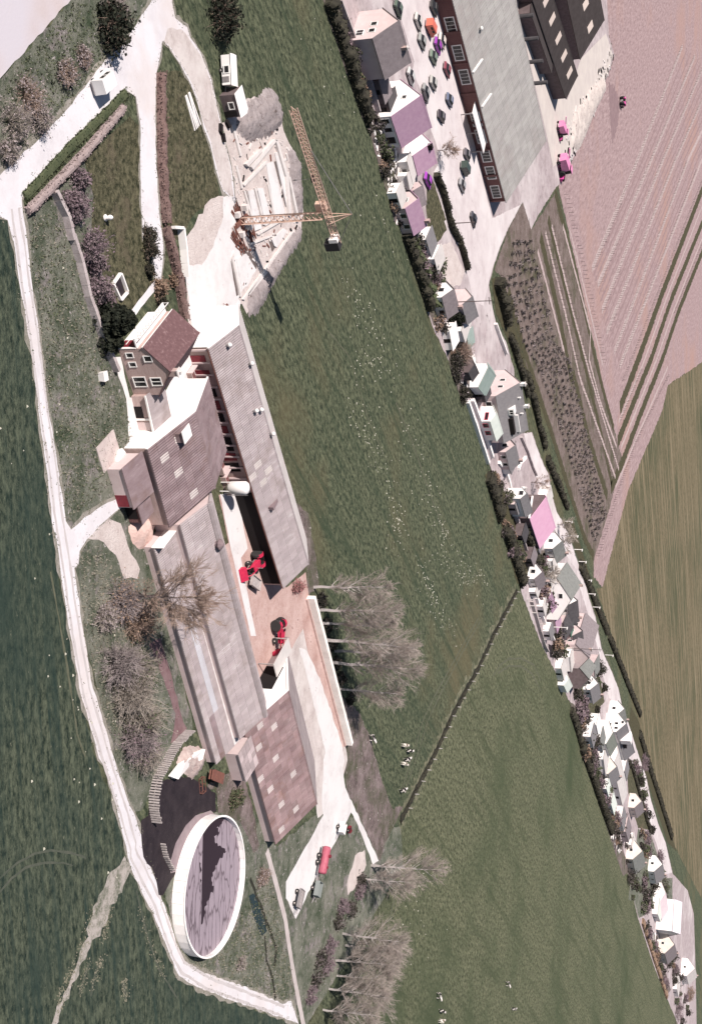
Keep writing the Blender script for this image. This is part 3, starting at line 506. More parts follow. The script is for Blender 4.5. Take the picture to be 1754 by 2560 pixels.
for k, (nm, pts, m) in enumerate([
    ('garden_plot', PL(3, (430, 690), (520, 640), (560, 860), (500, 900)), scrub_soil), ('garden_plot', PL(9, (460, 1120), (560, 1120), (640, 1260), (520, 1330)), wet_m), ('garden_plot', PL(10, (500, 700), (560, 690), (700, 880), (620, 940)), wet_m), ('garden_plot', PL(11, (440, 440), (540, 420), (560, 560), (470, 600)), wet_m), ('garden_plot', PL(11, (560, 830), (700, 960), (690, 1050), (600, 1020)), wet_m), ('garden_plot', PL(11, (780, 1300), (920, 1320), (1010, 1420), (850, 1480)), scrub_soil), ('garden_plot', PL(11, (540, 1050), (660, 1060), (660, 1180), (560, 1200)), wet_m), ('garden_plot', PL(10, (820, 1200), (960, 1180), (900, 1300), (800, 1330)), scrub_soil),
    ('garden_lawn', PL(3, (845, 1500), (890, 1420), (1000, 1750), (960, 1800), (850, 1760)), lawn), ('garden_lawn', PL(8, (250, 0), (390, 60), (460, 300), (370, 420), (235, 380), (270, 280)), lawn),
    ('mauve_yard', PL(8, (360, 480), (500, 410), (640, 720), (590, 850), (450, 890), (400, 700)), soil_m), ('garden_bed', PL(3, (270, 330), (430, 300), (520, 640), (410, 680)), scrub_soil),
    ('garden_bed', PL(3, (20, 0), (130, 0), (240, 300), (330, 600), (430, 900), (340, 960), (180, 500)), scrub_soil), ('garden_bed', PL(3, (360, 960), (520, 960), (700, 1450), (720, 1783), (600, 1783)), scrub_soil),
    ('garden_bed', PL(8, (0, 250), (160, 380), (330, 480), (430, 900), (420, 1250), (330, 1250), (200, 900)), scrub_soil), ('paved_court', PL(9, (520, 620), (720, 520), (840, 870), (700, 1030), (560, 900)), village_m),
    ('garden_bed', PL(9, (240, 700), (440, 640), (560, 900), (450, 1240), (400, 1260), (300, 960)), scrub_soil), ('garden_lawn', PL(10, (240, 430), (350, 380), (470, 680), (720, 1380), (620, 1530), (560, 1500), (400, 900)), strip_grass),
    ('paved_court', PL(10, (340, 190), (480, 120), (560, 60), (690, 300), (560, 420), (480, 560), (420, 400), (330, 310)), village_m), ('garden_bed', PL(10, (560, 940), (700, 900), (800, 1180), (960, 1200), (840, 1480), (720, 1440)), scrub_soil),
    ('garden_lawn', PL(11, (900, 1480), (1130, 1420), (1180, 1700), (1060, 1850), (930, 1850), (870, 1640)), lawn), ('garden_bed', PL(11, (780, 1700), (1020, 1850), (1100, 2100), (1000, 2274), (860, 2000)), scrub_soil),
    ('garden_lawn', PL(12, (740, 720), (820, 760), (960, 1240), (1000, 1460), (870, 1440), (760, 1050)), lawn), ('garden_bed', PL(12, (240, 560), (400, 560), (600, 1250), (720, 1750), (830, 1900), (700, 1980), (540, 1500)), scrub_soil),
    ('scrub_garden', PL(12, (870, 1450), (1010, 1500), (1170, 2000), (1260, 2249), (760, 2249), (800, 1900)), rough_grass), ('scrub_garden', PL(13, (640, 300), (1200, 230), (1200, 500), (960, 540), (880, 700), (760, 760)), rough_grass),
    ('garden_bed', PL(13, (830, 900), (1010, 1000), (1060, 1300), (1180, 1700), (1120, 1780), (940, 1300)), scrub_soil), ('lane_verge', PL(12, (790, 80), (880, 250), (1000, 700), (1260, 1560), (1300, 1700), (1200, 1600), (1020, 1050), (880, 590), (770, 250)), strip_grass),
    ('lane_verge', PL(10, (1030, 880), (1110, 860), (1240, 1280), (1420, 1900), (1350, 1830), (1230, 1430), (1100, 1050)), strip_grass), ('lane_verge', PL(18, (80, 850), (160, 850), (330, 1500), (420, 1724), (330, 1700), (190, 1280), (110, 1100)), strip_grass)]):
    sheet(nm, pts, .062+.004*(k % 4), m, jit=.25, seed=k)
sheet('factory_yard', PL(4, (235, -60), (345, -60), (420, 300), (620, 720), (720, 420), (900, 240), (950, 400), (900, 560), (790, 830), (680, 1080), (520, 1200), (480, 1000)), .07, mat('cream_yard', (.56, .51, .46), (.48, .43, .40), .2, 1, .3, 4, 8))
# tyre marks and worn lines in the pastures
pale_line = mat('worn_grass', (.075, .082, .05), (.115, .115, .078), .8, 1, .3, 5, 8)
for i, (a, w) in enumerate([(PL(23, (980, 480), (820, 760), (620, 1120), (520, 1330), (440, 1600), (350, 1900)), .5), (PL(23, (1000, 500), (860, 740), (680, 1080), (560, 1330), (480, 1600), (385, 1880)), .5),
                            (PL(23, (1494, 1000), (1440, 870), (1330, 815), (1230, 820), (1150, 880), (1100, 960)), .6), (PL(23, (1494, 1080), (1420, 940), (1330, 880), (1230, 880), (1140, 940)), .6),
                            (PL(21, (0, 1160), (100, 1040), (220, 950), (400, 900), (560, 905), (640, 930)), .28), (PL(21, (0, 1040), (160, 900), (300, 830), (450, 795), (620, 815), (760, 860)), .28),
                            (PL(21, (900, 1740), (840, 1880), (800, 2080)), .5), (PL(21, (1080, 1940), (1110, 2100)), .6), (PL(21, (780, 1800), (700, 2060)), .35), (PL(21, (1200, 1150), (1300, 1560), (1400, 1840), (1560, 2100)), .35),
                            (PL(22, (560, 1020), (700, 1350), (830, 1740), (960, 2100)), .5), (PL(22, (0, 420), (180, 640), (330, 1150), (480, 1500)), .3), (PL(30, (905, 1990), (880, 2100), (870, 2324)), .8),
                            (PL(20, (420, 760), (560, 1560), (640, 2100), (710, 2300)), .35)]):
    ribbon('wheel_track', a, w, .026+.0015*(i % 5), pale_line if i not in (4, 5, 6, 7, 8, 9, 14) else mat('crop_track', (.05, .062, .045), (.085, .09, .068), .8, 1), seed=60+i, jit=.5)
ditch_m = mat('wet_ditch', (.016, .016, .012), (.03, .03, .02), 1, .9)
ribbon('ditch_bank', PL(23, (1290, 258), (1105, 610), (985, 870), (755, 1290), (635, 1560), (495, 1830), (325, 2170)), 4.6, .031, mat('bank_grass', (.05, .062, .032), (.20, .19, .125), .7, 1, .8, 4, 5, .38, .62, speck=(.30, .27, .2), spscale=1.2, splo=.62, sphi=.72), jit=.6)
ribbon('ditch', PL(23, (1295, 260), (1110, 610), (990, 870), (760, 1290), (640, 1560), (500, 1830), (330, 2170)), 2.0, .05, ditch_m, jit=.3)
ribbon('ditch', PL(16, (1035, 1100), (1100, 1280), (1190, 1520), (1240, 1660), (1230, 1800)), .7, .05, ditch_m, jit=.5)
ribbon('ditch', PL(16, (1150, 1560), (1165, 1750), (1210, 1900), (1235, 2060)), .6, .051, ditch_m, jit=.5)
sheet('pond', PL(16, (1025, 1240), (1060, 1220), (1130, 1330), (1170, 1520), (1120, 1560), (1060, 1400)), .047, mat('pond_water', (.022, .034, .03), rough=.15, spec=.5), jit=.1)
# ================================================================ buildings
def window(parent, p, du, n, w, h, fr=None, gl=None, fw=.12, mull=0, name='window'):
    fr = fr or frame_w; gl = gl or glass; up = Vector((0, 0, 1)); p = Vector(p); mb = MB()
    f = lambda a, b, c: p+du*a+n*b+up*c
    def bx(a0, a1, c0, c1, d=.09): mb.box(lambda u, v, z: f(u, v, z), a0, a1, -.02, d, c0, c1)
    bx(-fw, w+fw, -fw, 0, .14); bx(-fw, w+fw, h, h+fw); bx(-fw, 0, 0, h); bx(w, w+fw, 0, h)
    for k in range(mull): x = w*(k+1)/(mull+1); bx(x-.04, x+.04, 0, h)
    o = mb.build(name, fr, parent); g = MB(); g.box(lambda u, v, z: f(u, v, z), 0, w, -.02, .03, 0, h); g.build('pane', gl, o); return o
def slope_slab(fr, L, v0, z0, v1, z1, t, o0, o1, name, m, parent):
    mb = MB(); mb.hexa([fr(-o0, v0, z0-t), fr(L+o1, v0, z0-t), fr(L+o1, v1, z1-t), fr(-o0, v1, z1-t)], [fr(-o0, v0, z0), fr(L+o1, v0, z0), fr(L+o1, v1, z1), fr(-o0, v1, z1)])
    return mb.build(name, m, parent)
def sheets_on(fr, L, v0, z0, v1, z1, nu, nv, m, parent, o0=0, o1=0, lights=(), light_mat=None, skip=None, tone=None, lift=.03):
    """individual roof sheets lapped up a slope, sharing one mesh"""
    a, b, c = Vector(fr(-o0, v0, z0)), Vector(fr(L+o1, v0, z0)), Vector(fr(-o0, v1, z1)); du, dv = (b-a)/nu, (c-a)/nv
    n = du.cross(dv).normalized(); n = n if n.z > 0 else -n
    def mesh(mm):
        me = bpy.data.meshes.new('roof_sheet'); k = 6; V = []; F = []
        for i in range(k+1):
            w = .035*(1 if i % 2 else -1)
            for s, q in ((0, lift*1.6), (1.06, lift*.6)): V.append(tuple(du*(i/k*.985+.006)+dv*s+n*(q+w)))
        F = [(2*i, 2*i+2, 2*i+3, 2*i+1) for i in range(k)]
        b0 = len(V); V += [tuple(Vector(V[2*i])-n*(lift+.05)) for i in range(k+1)]; F += [(2*i, b0+i, b0+i+1, 2*i+2) for i in range(k)]
        me.from_pydata(V, [], F); me.materials.append(mm); me.update(); return me
    ms, ml = mesh(m), None
    for i in range(nu):
        for j in range(nv):
            if skip and skip(i, j): continue
            if (i, j) in lights:
                ml = ml or mesh(light_mat or light_m); o = bpy.data.objects.new('roof_light', ml)
            else: o = bpy.data.objects.new('roof_sheet', ms)
            COL.objects.link(o); o.parent = parent; o.location = a+du*i+dv*j-WL[parent]; WL[o] = WL[parent]
def solve(A, B, C, he, pitch=None):
    A3, B3 = G(A, he), G(B, he); e1 = B3-A3; L = e1.length; e1 /= L; e2 = Vector((-e1.y, e1.x, 0)); d = ray(C)
    t = (A3-CAMP).dot(e1)/d.dot(e1); Rr = CAMP+d*t-A3; hw = Rr.dot(e2); rise = Rr.z
    if pitch is not None:
        sg = 1 if hw > 0 else -1; best = None
        k = math.tan(R(pitch)); e2s = e2*sg; q = CAMP-A3
        t = (k*q.dot(e2s)-q.z)/(d.z-k*d.dot(e2s)); Rr = q+d*t; hw = Rr.dot(e2s)*sg; rise = Rr.z
    if hw < 0: e2 = -e2; hw = -hw
    return A3, e1, e2, L, hw, rise
class House: pass
def house(name, label, A, B, C, he, roof, wall, pitch=None, cat='house', over=.3, far=1.0, base=None, wins=(), chims=(), doors=(), sheets=None, ridge_m=None, fmat=None, group=None, roof2=None, wmat=None):
    if base is not None: he = hgt(base, A)
    A3, e1, e2, L, hw, rise = solve(A, B, C, he, pitch)
    hw = min(max(hw, 1.2), 22); O = Vector((A3.x, A3.y, 0)); fr = frame(O, e1, e2); W = hw*(1+far); hr = he+rise; hf = hr-rise*far
    t = thing(name, label, cat, fr(L/2, W/2, 0), group); h = House(); h.t, h.fr, h.L, h.W, h.hw, h.he, h.hr, h.e1, h.e2, h.hf = t, fr, L, W, hw, he, hr, e1, e2, hf
    i0, i1 = over*.6, L-over*.6; j0, j1 = over, W-over; s = rise/hw; za = he+s*over-.14; zb = hf+s*over*1.0-.14; zr = hr-.16
    prof = lambda u: [fr(u, j0, -.2), fr(u, j0, za), fr(u, hw, zr), fr(u, j1, zb), fr(u, j1, -.2)]
    mb = MB(); mb.prism(prof(i0), e1*(i1-i0)); mb.build('wall', wall, t)
    tk = .14
    near = slope_slab(fr, L, 0, he, hw, hr, tk, 0, 0, 'roof', roof, t); slope_slab(fr, L, W, hf, hw, hr-.004, tk, 0, 0, 'roof', roof2 or roof, t)
    rc = MB(); rc.prism([fr(-.05, hw-.28, hr-.28*s+.02), fr(-.05, hw, hr+.09), fr(-.05, hw+.28, hr-.28*s+.02)], e1*(L+.1)); rc.build('ridge_cap', ridge_m or roof, t)
    h.near = near
    sides = {'a': (lambda u, z, w: fr(u, j0, z), e1, -e2), 'b': (lambda u, z, w: fr(u, j1, z), e1, e2), '0': (lambda u, z, w: fr(i0, u, z), e2, -e1), '1': (lambda u, z, w: fr(i1, u, z), e2, e1)}
    for w in wins:
        f, du, n = sides[w[0]]; window(t, f(w[1], w[2], 0), du, n, w[3], w[4], fmat, wmat, mull=w[5] if len(w) > 5 else 0)
    for d in doors:
        f, du, n = sides[d[0]]; mb = MB(); p = Vector(f(d[1], 0, 0)); mb.box(lambda u, v, z: p+du*u+n*v+Vector((0, 0, z)), 0, d[2], -.02, .05, 0, d[3]); o = mb.build('door', d[4] if len(d) > 4 else void_m, t)
        if len(d) > 4: k = MB(); k.box(lambda u, v, z: p+du*u+n*v+Vector((0, 0, z)), d[2]*.8, d[2]*.8+.1, .05, .12, 1.0, 1.25); k.build('handle', steel, o)
    for c in chims:
        u, v, w, ch, cm = c; zb0 = (he+s*v if v < hw else hr-s*(v-hw))-.3; mb = MB(); mb.box(fr, u-w/2, u+w/2, v-w/2, v+w/2, zb0, zb0+ch+.3); o = mb.build('chimney', cm, t)
        mb = MB(); mb.box(fr, u-w/2-.1, u+w/2+.1, v-w/2-.1, v+w/2+.1, zb0+ch+.3, zb0+ch+.45); mb.box(fr, u-.12, u+.12, v-.12, v+.12, zb0+ch+.45, zb0+ch+.75); mb.build('chimney_cap', conc_m, o)
    h.zs = lambda v: he+s*v if v < hw else hr-s*(v-hw)
    return h
def flush_lights(h, pts, w, l, m=light_m):
    """roof windows let into a slope"""
    for u, v in pts:
        s = (h.hr-h.he)/h.hw; up = .06; v1 = v+w*math.cos(math.atan(s)); fr = h.fr
        z = (lambda q: h.he+s*q) if v < h.hw else (lambda q: h.hr-s*(q-h.hw))
        mb = MB(); mb.hexa([fr(u, v, z(v)-.05), fr(u+l, v, z(v)-.05), fr(u+l, v1, z(v1)-.05), fr(u, v1, z(v1)-.05)], [fr(u, v, z(v)+up), fr(u+l, v, z(v)+up), fr(u+l, v1, z(v1)+up), fr(u, v1, z(v1)+up)])
        mb.build('roof_light', m, h.t)
def cowl(h, u, v, r=.33):
    z = h.zs(v); o = h.fr(u, v, z-.2); mb = MB(); mb.lathe(o, [(r*.6, 0), (r*.6, .55), (r, .6), (r*1.05, .85), (r*.5, 1.05), (.05, 1.1)], 12); mb.build('vent_cowl', frame_w, h.t, True)
def block(name, label, fr, u0, u1, v0, v1, z1, wall, roofm, cat='annex', thick=.15, over=.2, slope=0.0, wins=(), doors=(), group=None, fmat=None):
    t = thing(name, label, cat, fr((u0+u1)/2, (v0+v1)/2, 0), group); mb = MB()
    mb.hexa([fr(u0, v0, -.2), fr(u1, v0, -.2), fr(u1, v1, -.2), fr(u0, v1, -.2)], [fr(u0, v0, z1), fr(u1, v0, z1), fr(u1, v1, z1+slope), fr(u0, v1, z1+slope)]); mb.build('wall', wall, t)
    k = slope/(v1-v0); a, b, c, d = u0-over, u1+over, v0-over, v1+over; za, zb = z1-k*over+.004, z1+slope+k*over+.004; mb = MB()
    mb.hexa([fr(a, c, za), fr(b, c, za), fr(b, d, zb), fr(a, d, zb)], [fr(a, c, za+thick), fr(b, c, za+thick), fr(b, d, zb+thick), fr(a, d, zb+thick)]); mb.build('roof', roofm, t)
    e1 = (fr(1, 0, 0)-fr(0, 0, 0)); e2 = (fr(0, 1, 0)-fr(0, 0, 0)); sides = {'a': (lambda u: fr(u, v0, 0), e1, -e2), 'b': (lambda u: fr(u, v1, 0), e1, e2), '0': (lambda v: fr(u0, v, 0), e2, -e1), '1': (lambda v: fr(u1, v, 0), e2, e1)}
    for w in wins: f, du, n = sides[w[0]]; window(t, f(w[1])+Vector((0, 0, w[2])), du, n, w[3], w[4], fmat, mull=w[5] if len(w) > 5 else 0)
    for dd in doors: f, du, n = sides[dd[0]]; p = Vector(f(dd[1])); mb = MB(); mb.box(lambda u, v, z: p+du*u+n*v+Vector((0, 0, z)), 0, dd[2], -.02, .05, 0, dd[3]); mb.build('door', dd[4] if len(dd) > 4 else void_m, t)
    return t
# ---- farmhouse
fh = house('farmhouse', 'pink brick farmhouse with brown tiled roof beside the dark conifer', P(5, 1040, 1070), P(5, 1260, 790), P(5, 1240, 1250), 3.7, tile_brown, brick_m, cat='house', over=.25, base=P(5, 850, 1080),
           wins=[('0', .9, .95, .55, .85), ('0', 2.25, .95, .55, .85), ('0', 1.4, 3.3, .7, .95), ('0', 4.45, .8, 1.3, 1.6, 1), ('0', 4.6, 3.3, 1.0, 1.3, 1),
                 ('a', 1.2, .8, 1.0, 1.3, 1), ('a', 6.6, .8, 1.2, 1.3, 1)], doors=[('a', 3.2, 1.1, 2.1, red_dark)], chims=[(.5, 4.0, .8, 1.0, brick_m)])
L_, W_ = fh.L, fh.W
mb = MB(); mb.box(fh.fr, .2, L_-.3, -1.15, .22, 2.55, 2.72); o = mb.build('balcony', white_wall, fh.t)
mb = MB(); [mb.box(fh.fr, u, u+.06, -1.13, -1.07, 2.72, 3.4) for u in np.linspace(.25, L_-.4, 12)]; mb.box(fh.fr, .2, L_-.3, -1.15, -1.05, 3.4, 3.48); mb.build('railing', frame_w, o)
mb = MB(); mb.box(fh.fr, 0.1, L_-.3, .17, .245, .0, 2.54); mb.build('facade', white_wall, fh.t)
mb = MB(); mb.box(fh.fr, .5, 2.2, .15, .26, .1, 2.3); mb.build('shutter', red_dark, fh.t)
mb = MB(); mb.box(fh.fr, -.05, L_*.99, -.06, .06, fh.he-.22, fh.he-.1); mb.build('gutter', frame_w, fh.t)
# ---- sheds
A0, B0, C0 = (368.5, 1124), (424, 1319), (489, 1029)
s1 = house('barn', 'wide brown-roofed barn with white gable next to the farmhouse yard', A0, B0, C0, 3.6, sheet_brown, brick_m, cat='barn', over=.3, ridge_m=sheet_brown)
sheets_on(s1.fr, s1.L, 0, s1.he, s1.hw, s1.hr, 11, 6, sheet_brown, s1.near, lights={(2, 1), (1, 3), (5, 2), (9, 3)})
sheets_on(s1.fr, s1.L, s1.W, s1.hf, s1.hw, s1.hr, 11, 6, sheet_brown, s1.near)
mb = MB(); mb.box(s1.fr, .7, 2.0, s1.hw*.52, s1.hw*.72, s1.zs(s1.hw*.6)-.3, s1.zs(s1.hw*.6)+1.0); o = mb.build('roof_hatch', sheet_brown, s1.t)
mb = MB(); mb.box(s1.fr, .3, 2.1, s1.hw*.50, s1.hw*.74, s1.zs(s1.hw*.6)+1.0, s1.zs(s1.hw*.6)+1.1); mb.build('hatch_lid', white_wall, o)
mb = MB(); mb.prism([s1.fr(-.04, 0, s1.he-.25), s1.fr(-.04, 0, s1.he+.04), s1.fr(-.04, s1.hw, s1.hr+.06), s1.fr(-.04, s1.W, s1.hf+.04), s1.fr(-.04, s1.W, s1.hf-.25), s1.fr(-.04, s1.hw, s1.hr-.3)], -s1.e1*.07); mb.build('verge_board', white_wall, s1.t)
mb = MB(); mb.prism([s1.fr(.1, .35, 0), s1.fr(.1, .35, 3.4), s1.fr(.1, s1.hw, s1.hr-.3), s1.fr(.1, s1.W-.35, 3.4), s1.fr(.1, s1.W-.35, 0)], -s1.e1*.1); mb.build('gable_wall', white_wall, s1.t)
lean = block('lean_to_shed', 'low brown lean-to with pinkish wall at the near side of the barn', s1.fr, .2, 5.8, -4.6, -.6, 2.2, pink_wall, sheet_brown, 'shed', slope=.7, doors=[('a', 4.0, 1.7, 1.7, red_dark)])
low = block('low_store', 'small dark red store with flat roof under the barn eave', s1.fr, 6.2, 9.0, -3.2, -.2, 1.9, redbrick, sheet_brown, 'shed', doors=[('a', .6+6.2, 1.6, 1.5)])
ter = thing('panelled_terrace', 'cream concrete ramp of joined slabs below the lean-to shed', 'ramp', s1.fr(-1.6, -3, 0))
for i in range(4):
    for j in range(3): mb = MB(); mb.box(s1.fr, -3.4+.9*i+.02, -2.5+.9*i, -5.6+1.6*j+.03, -4.0+1.6*j, 0, .16-.02*((i+j) % 2)); mb.build('slab', mat('ramp_slab', (.52, .45, .42), (.42, .35, .33), .8, .95, rand=.05), ter)
# garage wing under the farmhouse
A3 = G(P(6, 345, 1030)); B3 = G(P(6, 430, 1400)); gfr = frame(A3, B3-A3); gL = (B3-A3).length
gw = block('garage_wing', 'low brick garage wing with grey roof below the farmhouse gable', gfr, 0, gL, 0.0, 3.6, 2.3, brick_m, sheet_m, 'garage', slope=.5, over=.25, doors=[('a', gL*.24, 1.6, 1.2, void_m), ('a', gL*.62, 1.8, 1.9, pink_wall)])
for k in (0.55, .99): mb = MB(); mb.box(gfr, gL*k-.15, gL*k+.1, -.12, 0, 0, 2.2); mb.build('pilaster', white_wall, gw)
mb = MB(); mb.box(gfr, -.2, gL+.3, -.5, -.26, 2.2, 2.4); mb.build('gutter', frame_w, gw)
# long shed on the far side of the court
s4 = house('long_cattle_shed', 'very long grey-roofed cattle shed with red doors along the courtyard', (521, 872), (708, 1472), (597, 813), 3.5, sheet_m, brick_m, cat='barn', over=.5)
NL4 = 40
sheets_on(s4.fr, s4.L, 0, s4.he, s4.hw, s4.hr, NL4, 4, sheet_m, s4.near, lights={(19, 1), (21, 2), (20, 0), (22, 1)})
sheets_on(s4.fr, s4.L, s4.W, s4.hf, s4.hw, s4.hr, NL4, 3, mat('roof_sheet_far', (.36, .335, .325), (.42, .39, .38), .5, .85, .25, 8, 8, rand=.05, spec=.2), s4.near, lights={(16, 1), (18, 1), (20, 1), (22, 1), (25, 0)})
for u, v in ((s4.L*.14, s4.hw*.96), (s4.L*.30, s4.hw*.7), (s4.L*.31, s4.hw*.85), (s4.L*.42, s4.hw*.98), (s4.L*.03, s4.hw*.5)): cowl(s4, u, v)
mb = MB(); mb.box(s4.fr, s4.L*.66, s4.L*.672, s4.hw*.28, s4.hw*.62, s4.zs(s4.hw*.28), s4.zs(s4.hw*.62)+.12); mb.build('patch_sheet', sheet_brown, s4.t)
mb = MB(); mb.prism([s4.fr(-.04, 0, s4.he-.25), s4.fr(-.04, 0, s4.he+.03), s4.fr(-.04, s4.hw, s4.hr+.06), s4.fr(-.04, s4.W, s4.hf+.04), s4.fr(-.04, s4.W, s4.hf-.25), s4.fr(-.04, s4.hw, s4.hr-.3)], -s4.e1*.08); mb.build('verge_board', white_wall, s4.t)
mb = MB(); mb.prism([s4.fr(.1, .5, 0), s4.fr(.1, .5, 3.4), s4.fr(.1, s4.hw, s4.hr-.3), s4.fr(.1, s4.W-.5, 3.4), s4.fr(.1, s4.W-.5, 0)], -s4.e1*.1); mb.build('gable_wall', white_wall, s4.t)
for k, (a, b, m) in enumerate([(.03, .06, red_dark), (.085, .11, red_dark), (.15, .185, void_m), (.20, .235, red_dark), (.25, .29, void_m), (.30, .33, red_dark), (.345, .40, void_m), (.41, .44, red_dark), (.45, .485, void_m)]):
    mb = MB(); mb.box(s4.fr, s4.L*a, s4.L*b, .4, .48, .05, 2.3); mb.build('door', m, s4.t)
for k in np.linspace(.01, .56, 13): mb = MB(); mb.box(s4.fr, s4.L*k-.12, s4.L*k+.12, .25, .49, 0, 2.9); mb.build('pilaster', pink_wall, s4.t)
mb = MB(); mb.box(s4.fr, s4.L*.575, s4.L*.985, .36, .49, .02, 3.0); mb.build('open_front', void_m, s4.t)
mb = MB(); mb.box(s4.fr, .2, s4.L-.2, -.1, .02, s4.he-.2, s4.he-.08); mb.build('gutter', rustm, s4.t)
# pens in front of the long shed
for k, (u0, u1) in enumerate([(.06, .13), (.14, .20), (.205, .26), (.265, .31), (.33, .385), (.39, .46), (.47, .545)]):
    t = thing('cattle_pen', 'red-brown walled pen at the long shed, number %s counted from the farmhouse end' % ['one', 'two', 'three', 'four', 'five', 'six', 'seven'][k], 'pen', s4.fr(s4.L*u0, -1, 0), 'pens along the long shed')
    a, b = s4.L*u0, s4.L*u1; mb = MB(); mb.box(s4.fr, a, b, -1.9, .2, .03, .12); mb.build('floor', redbrick, t)
    mb = MB(); mb.box(s4.fr, a, b, -2.0, -1.85, 0, .85); mb.build('front_wall', brick_m, t)
    for x in (a, b-.15): mb = MB(); mb.box(s4.fr, x, x+.15, -1.85, .2, 0, .95); mb.build('side_wall', pink_wall, t)
# middle long shed (two roofs stepped)
EH = 1.7
lt = house('stepped_long_shed', 'long pale grey stepped shed with white roof-light bands in the middle of the farm', (450, 1312), (600, 1849), (523, 1257), 4.0, sheet_m, pink_wall, cat='barn', over=.2, far=.55)
NS = 38
sheets_on(lt.fr, lt.L, 0, lt.he, lt.hw, lt.hr, NS, 4, sheet_m, lt.near)
sheets_on(lt.fr, lt.L, lt.W, lt.hf, lt.hw, lt.hr, NS, 2, sheet_m, lt.near)
mb = MB(); mb.prism([lt.fr(-.05, lt.hw-.5, lt.hr-.05), lt.fr(-.05, lt.hw-.3, lt.hr+.35), lt.fr(-.05, lt.hw+.3, lt.hr+.35), lt.fr(-.05, lt.hw+.45, lt.hr-.05)], lt.e1*(lt.L+.1)); mb.build('ridge_vent', sheet_m, lt.t)
A3, e1, e2, LL, hwl, rl = solve((385, 1370), (541, 1912), (443, 1322), EH)
lf = frame((A3.x, A3.y, 0), e1, e2); lean2 = thing('side_aisle', 'lower near-side aisle of the stepped long shed with bright roof-light strips', 'shed', lf(LL/2, 2, 0))
mb = MB(); mb.prism([lf(.1, .3, -.2), lf(.1, .3, EH-.1), lf(.1, hwl+.5, EH+rl-.1), lf(.1, hwl+.5, -.2)], e1*(LL-.2)); mb.build('wall', pink_wall, lean2)
sl = slope_slab(lf, LL, 0, EH, hwl+.6, EH+rl*(1+.6/hwl), .14, 0, 0, 'roof', sheet_m, lean2)
lights = {(i, 4) for i in range(0, 15)} | {(i, 4) for i in range(16, 38)}; blue = {(i, 2) for i in range(14, 30)}
sheets_on(lf, LL, 0, EH, hwl+.6, EH+rl*(1+.6/hwl), NS, 5, sheet_m, sl, lights=lights, light_mat=mat('bright_roof_light', (.60, .57, .55), (.48, .45, .44), .6, .6, rand=.08, nr=.8), skip=lambda i, j: (i, j) in blue or (j == 1 and i > 29))
sheets_on(lf, LL, 0, EH, hwl+.6, EH+rl*(1+.6/hwl), NS, 5, mat('blue_roof_light', (.44, .44, .47), (.36, .35, .37), .6, .6, rand=.06, nr=.8), sl, skip=lambda i, j: (i, j) not in blue)
sheets_on(lf, LL, 0, EH, hwl+.6, EH+rl*(1+.6/hwl), NS, 5, sheet_brown, sl, skip=lambda i, j: not (j == 1 and i > 29))
mb = MB(); mb.box(lf, -.05, .04, 0, hwl+.6, EH-.4, EH+.12+rl); mb.build('end_board', white_wall, lean2)
mb = MB(); mb.lathe(lt.fr(lt.L*.17, lt.hw*.9, lt.hr-.3), [(.5, 0), (.55, .5), (.8, .55), (.8, .7), (.2, 1.2)], 10); mb.build('roof_vent', sheet_brown, lt.t)
# big rust-coloured shed at the lower end
s3 = house('tiled_barn', 'big rust-coloured barn of square roof sheets with bright white gable near the round tank', (609, 1826), (689, 2112), (721, 1726), 2.0, sheet_rust, pink_wall, cat='barn', over=.35)
rng = random.Random(5); lt3 = {(1, 2), (3, 4), (4, 1), (8, 3), (9, 0), (12, 1), (13, 5), (16, 2), (19, 4), (20, 1)}
sheets_on(s3.fr, s3.L, 0, s3.he, s3.hw, s3.hr, 22, 8, sheet_rust, s3.near, lights=lt3)
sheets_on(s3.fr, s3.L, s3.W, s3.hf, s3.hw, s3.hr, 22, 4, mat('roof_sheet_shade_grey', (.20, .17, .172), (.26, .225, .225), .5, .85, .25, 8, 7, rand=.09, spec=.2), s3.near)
mb = MB(); mb.prism([s3.fr(.1, .4, 0), s3.fr(.1, .4, 1.95), s3.fr(.1, s3.hw, s3.hr-.35), s3.fr(.1, s3.W-.4, 1.95), s3.fr(.1, s3.W-.4, 0)], -s3.e1*.12); mb.build('gable_wall', white_wall, s3.t)
mb = MB(); mb.box(s3.fr, -.14, -.02, s3.hw*1.0, s3.hw*1.55, .02, 3.0); mb.build('barn_door', void_m, s3.t)
mb = MB(); mb.prism([s3.fr(-.06, -.02, s3.he-.2), s3.fr(-.06, -.02, s3.he+.08), s3.fr(-.06, s3.hw, s3.hr+.1), s3.fr(-.06, s3.W+.02, s3.hf+.08), s3.fr(-.06, s3.W+.02, s3.hf-.2), s3.fr(-.06, s3.hw, s3.hr-.28)], -s3.e1*.1); mb.build('verge_board', white_wall, s3.t)
mb = MB(); mb.box(s3.fr, -2.7, -.16, s3.hw*1.28, s3.W-.1, 2.75, 2.9); o = mb.build('porch_roof', pale_roof, s3.t)
for v in (s3.hw*1.3, s3.W-.25): mb = MB(); mb.box(s3.fr, -2.6, -2.45, v, v+.15, 0, 2.75); mb.build('porch_post', timber, o)
jr = thing('link_roof', 'pale patched roof joining the stepped shed to the rust-coloured barn', 'shed', s3.fr(1, -1, 0))
mb = MB(); mb.box(s3.fr, 1.4, 6.8, -3.8, -.05, 0, 2.35); mb.build('wall', pink_wall, jr)
jo = slope_slab(s3.fr, 6.9, -4.0, 2.4, .3, 2.75, .12, -1.3, 0, 'roof', sheet_m, jr); WL[jo] = WL[jr]
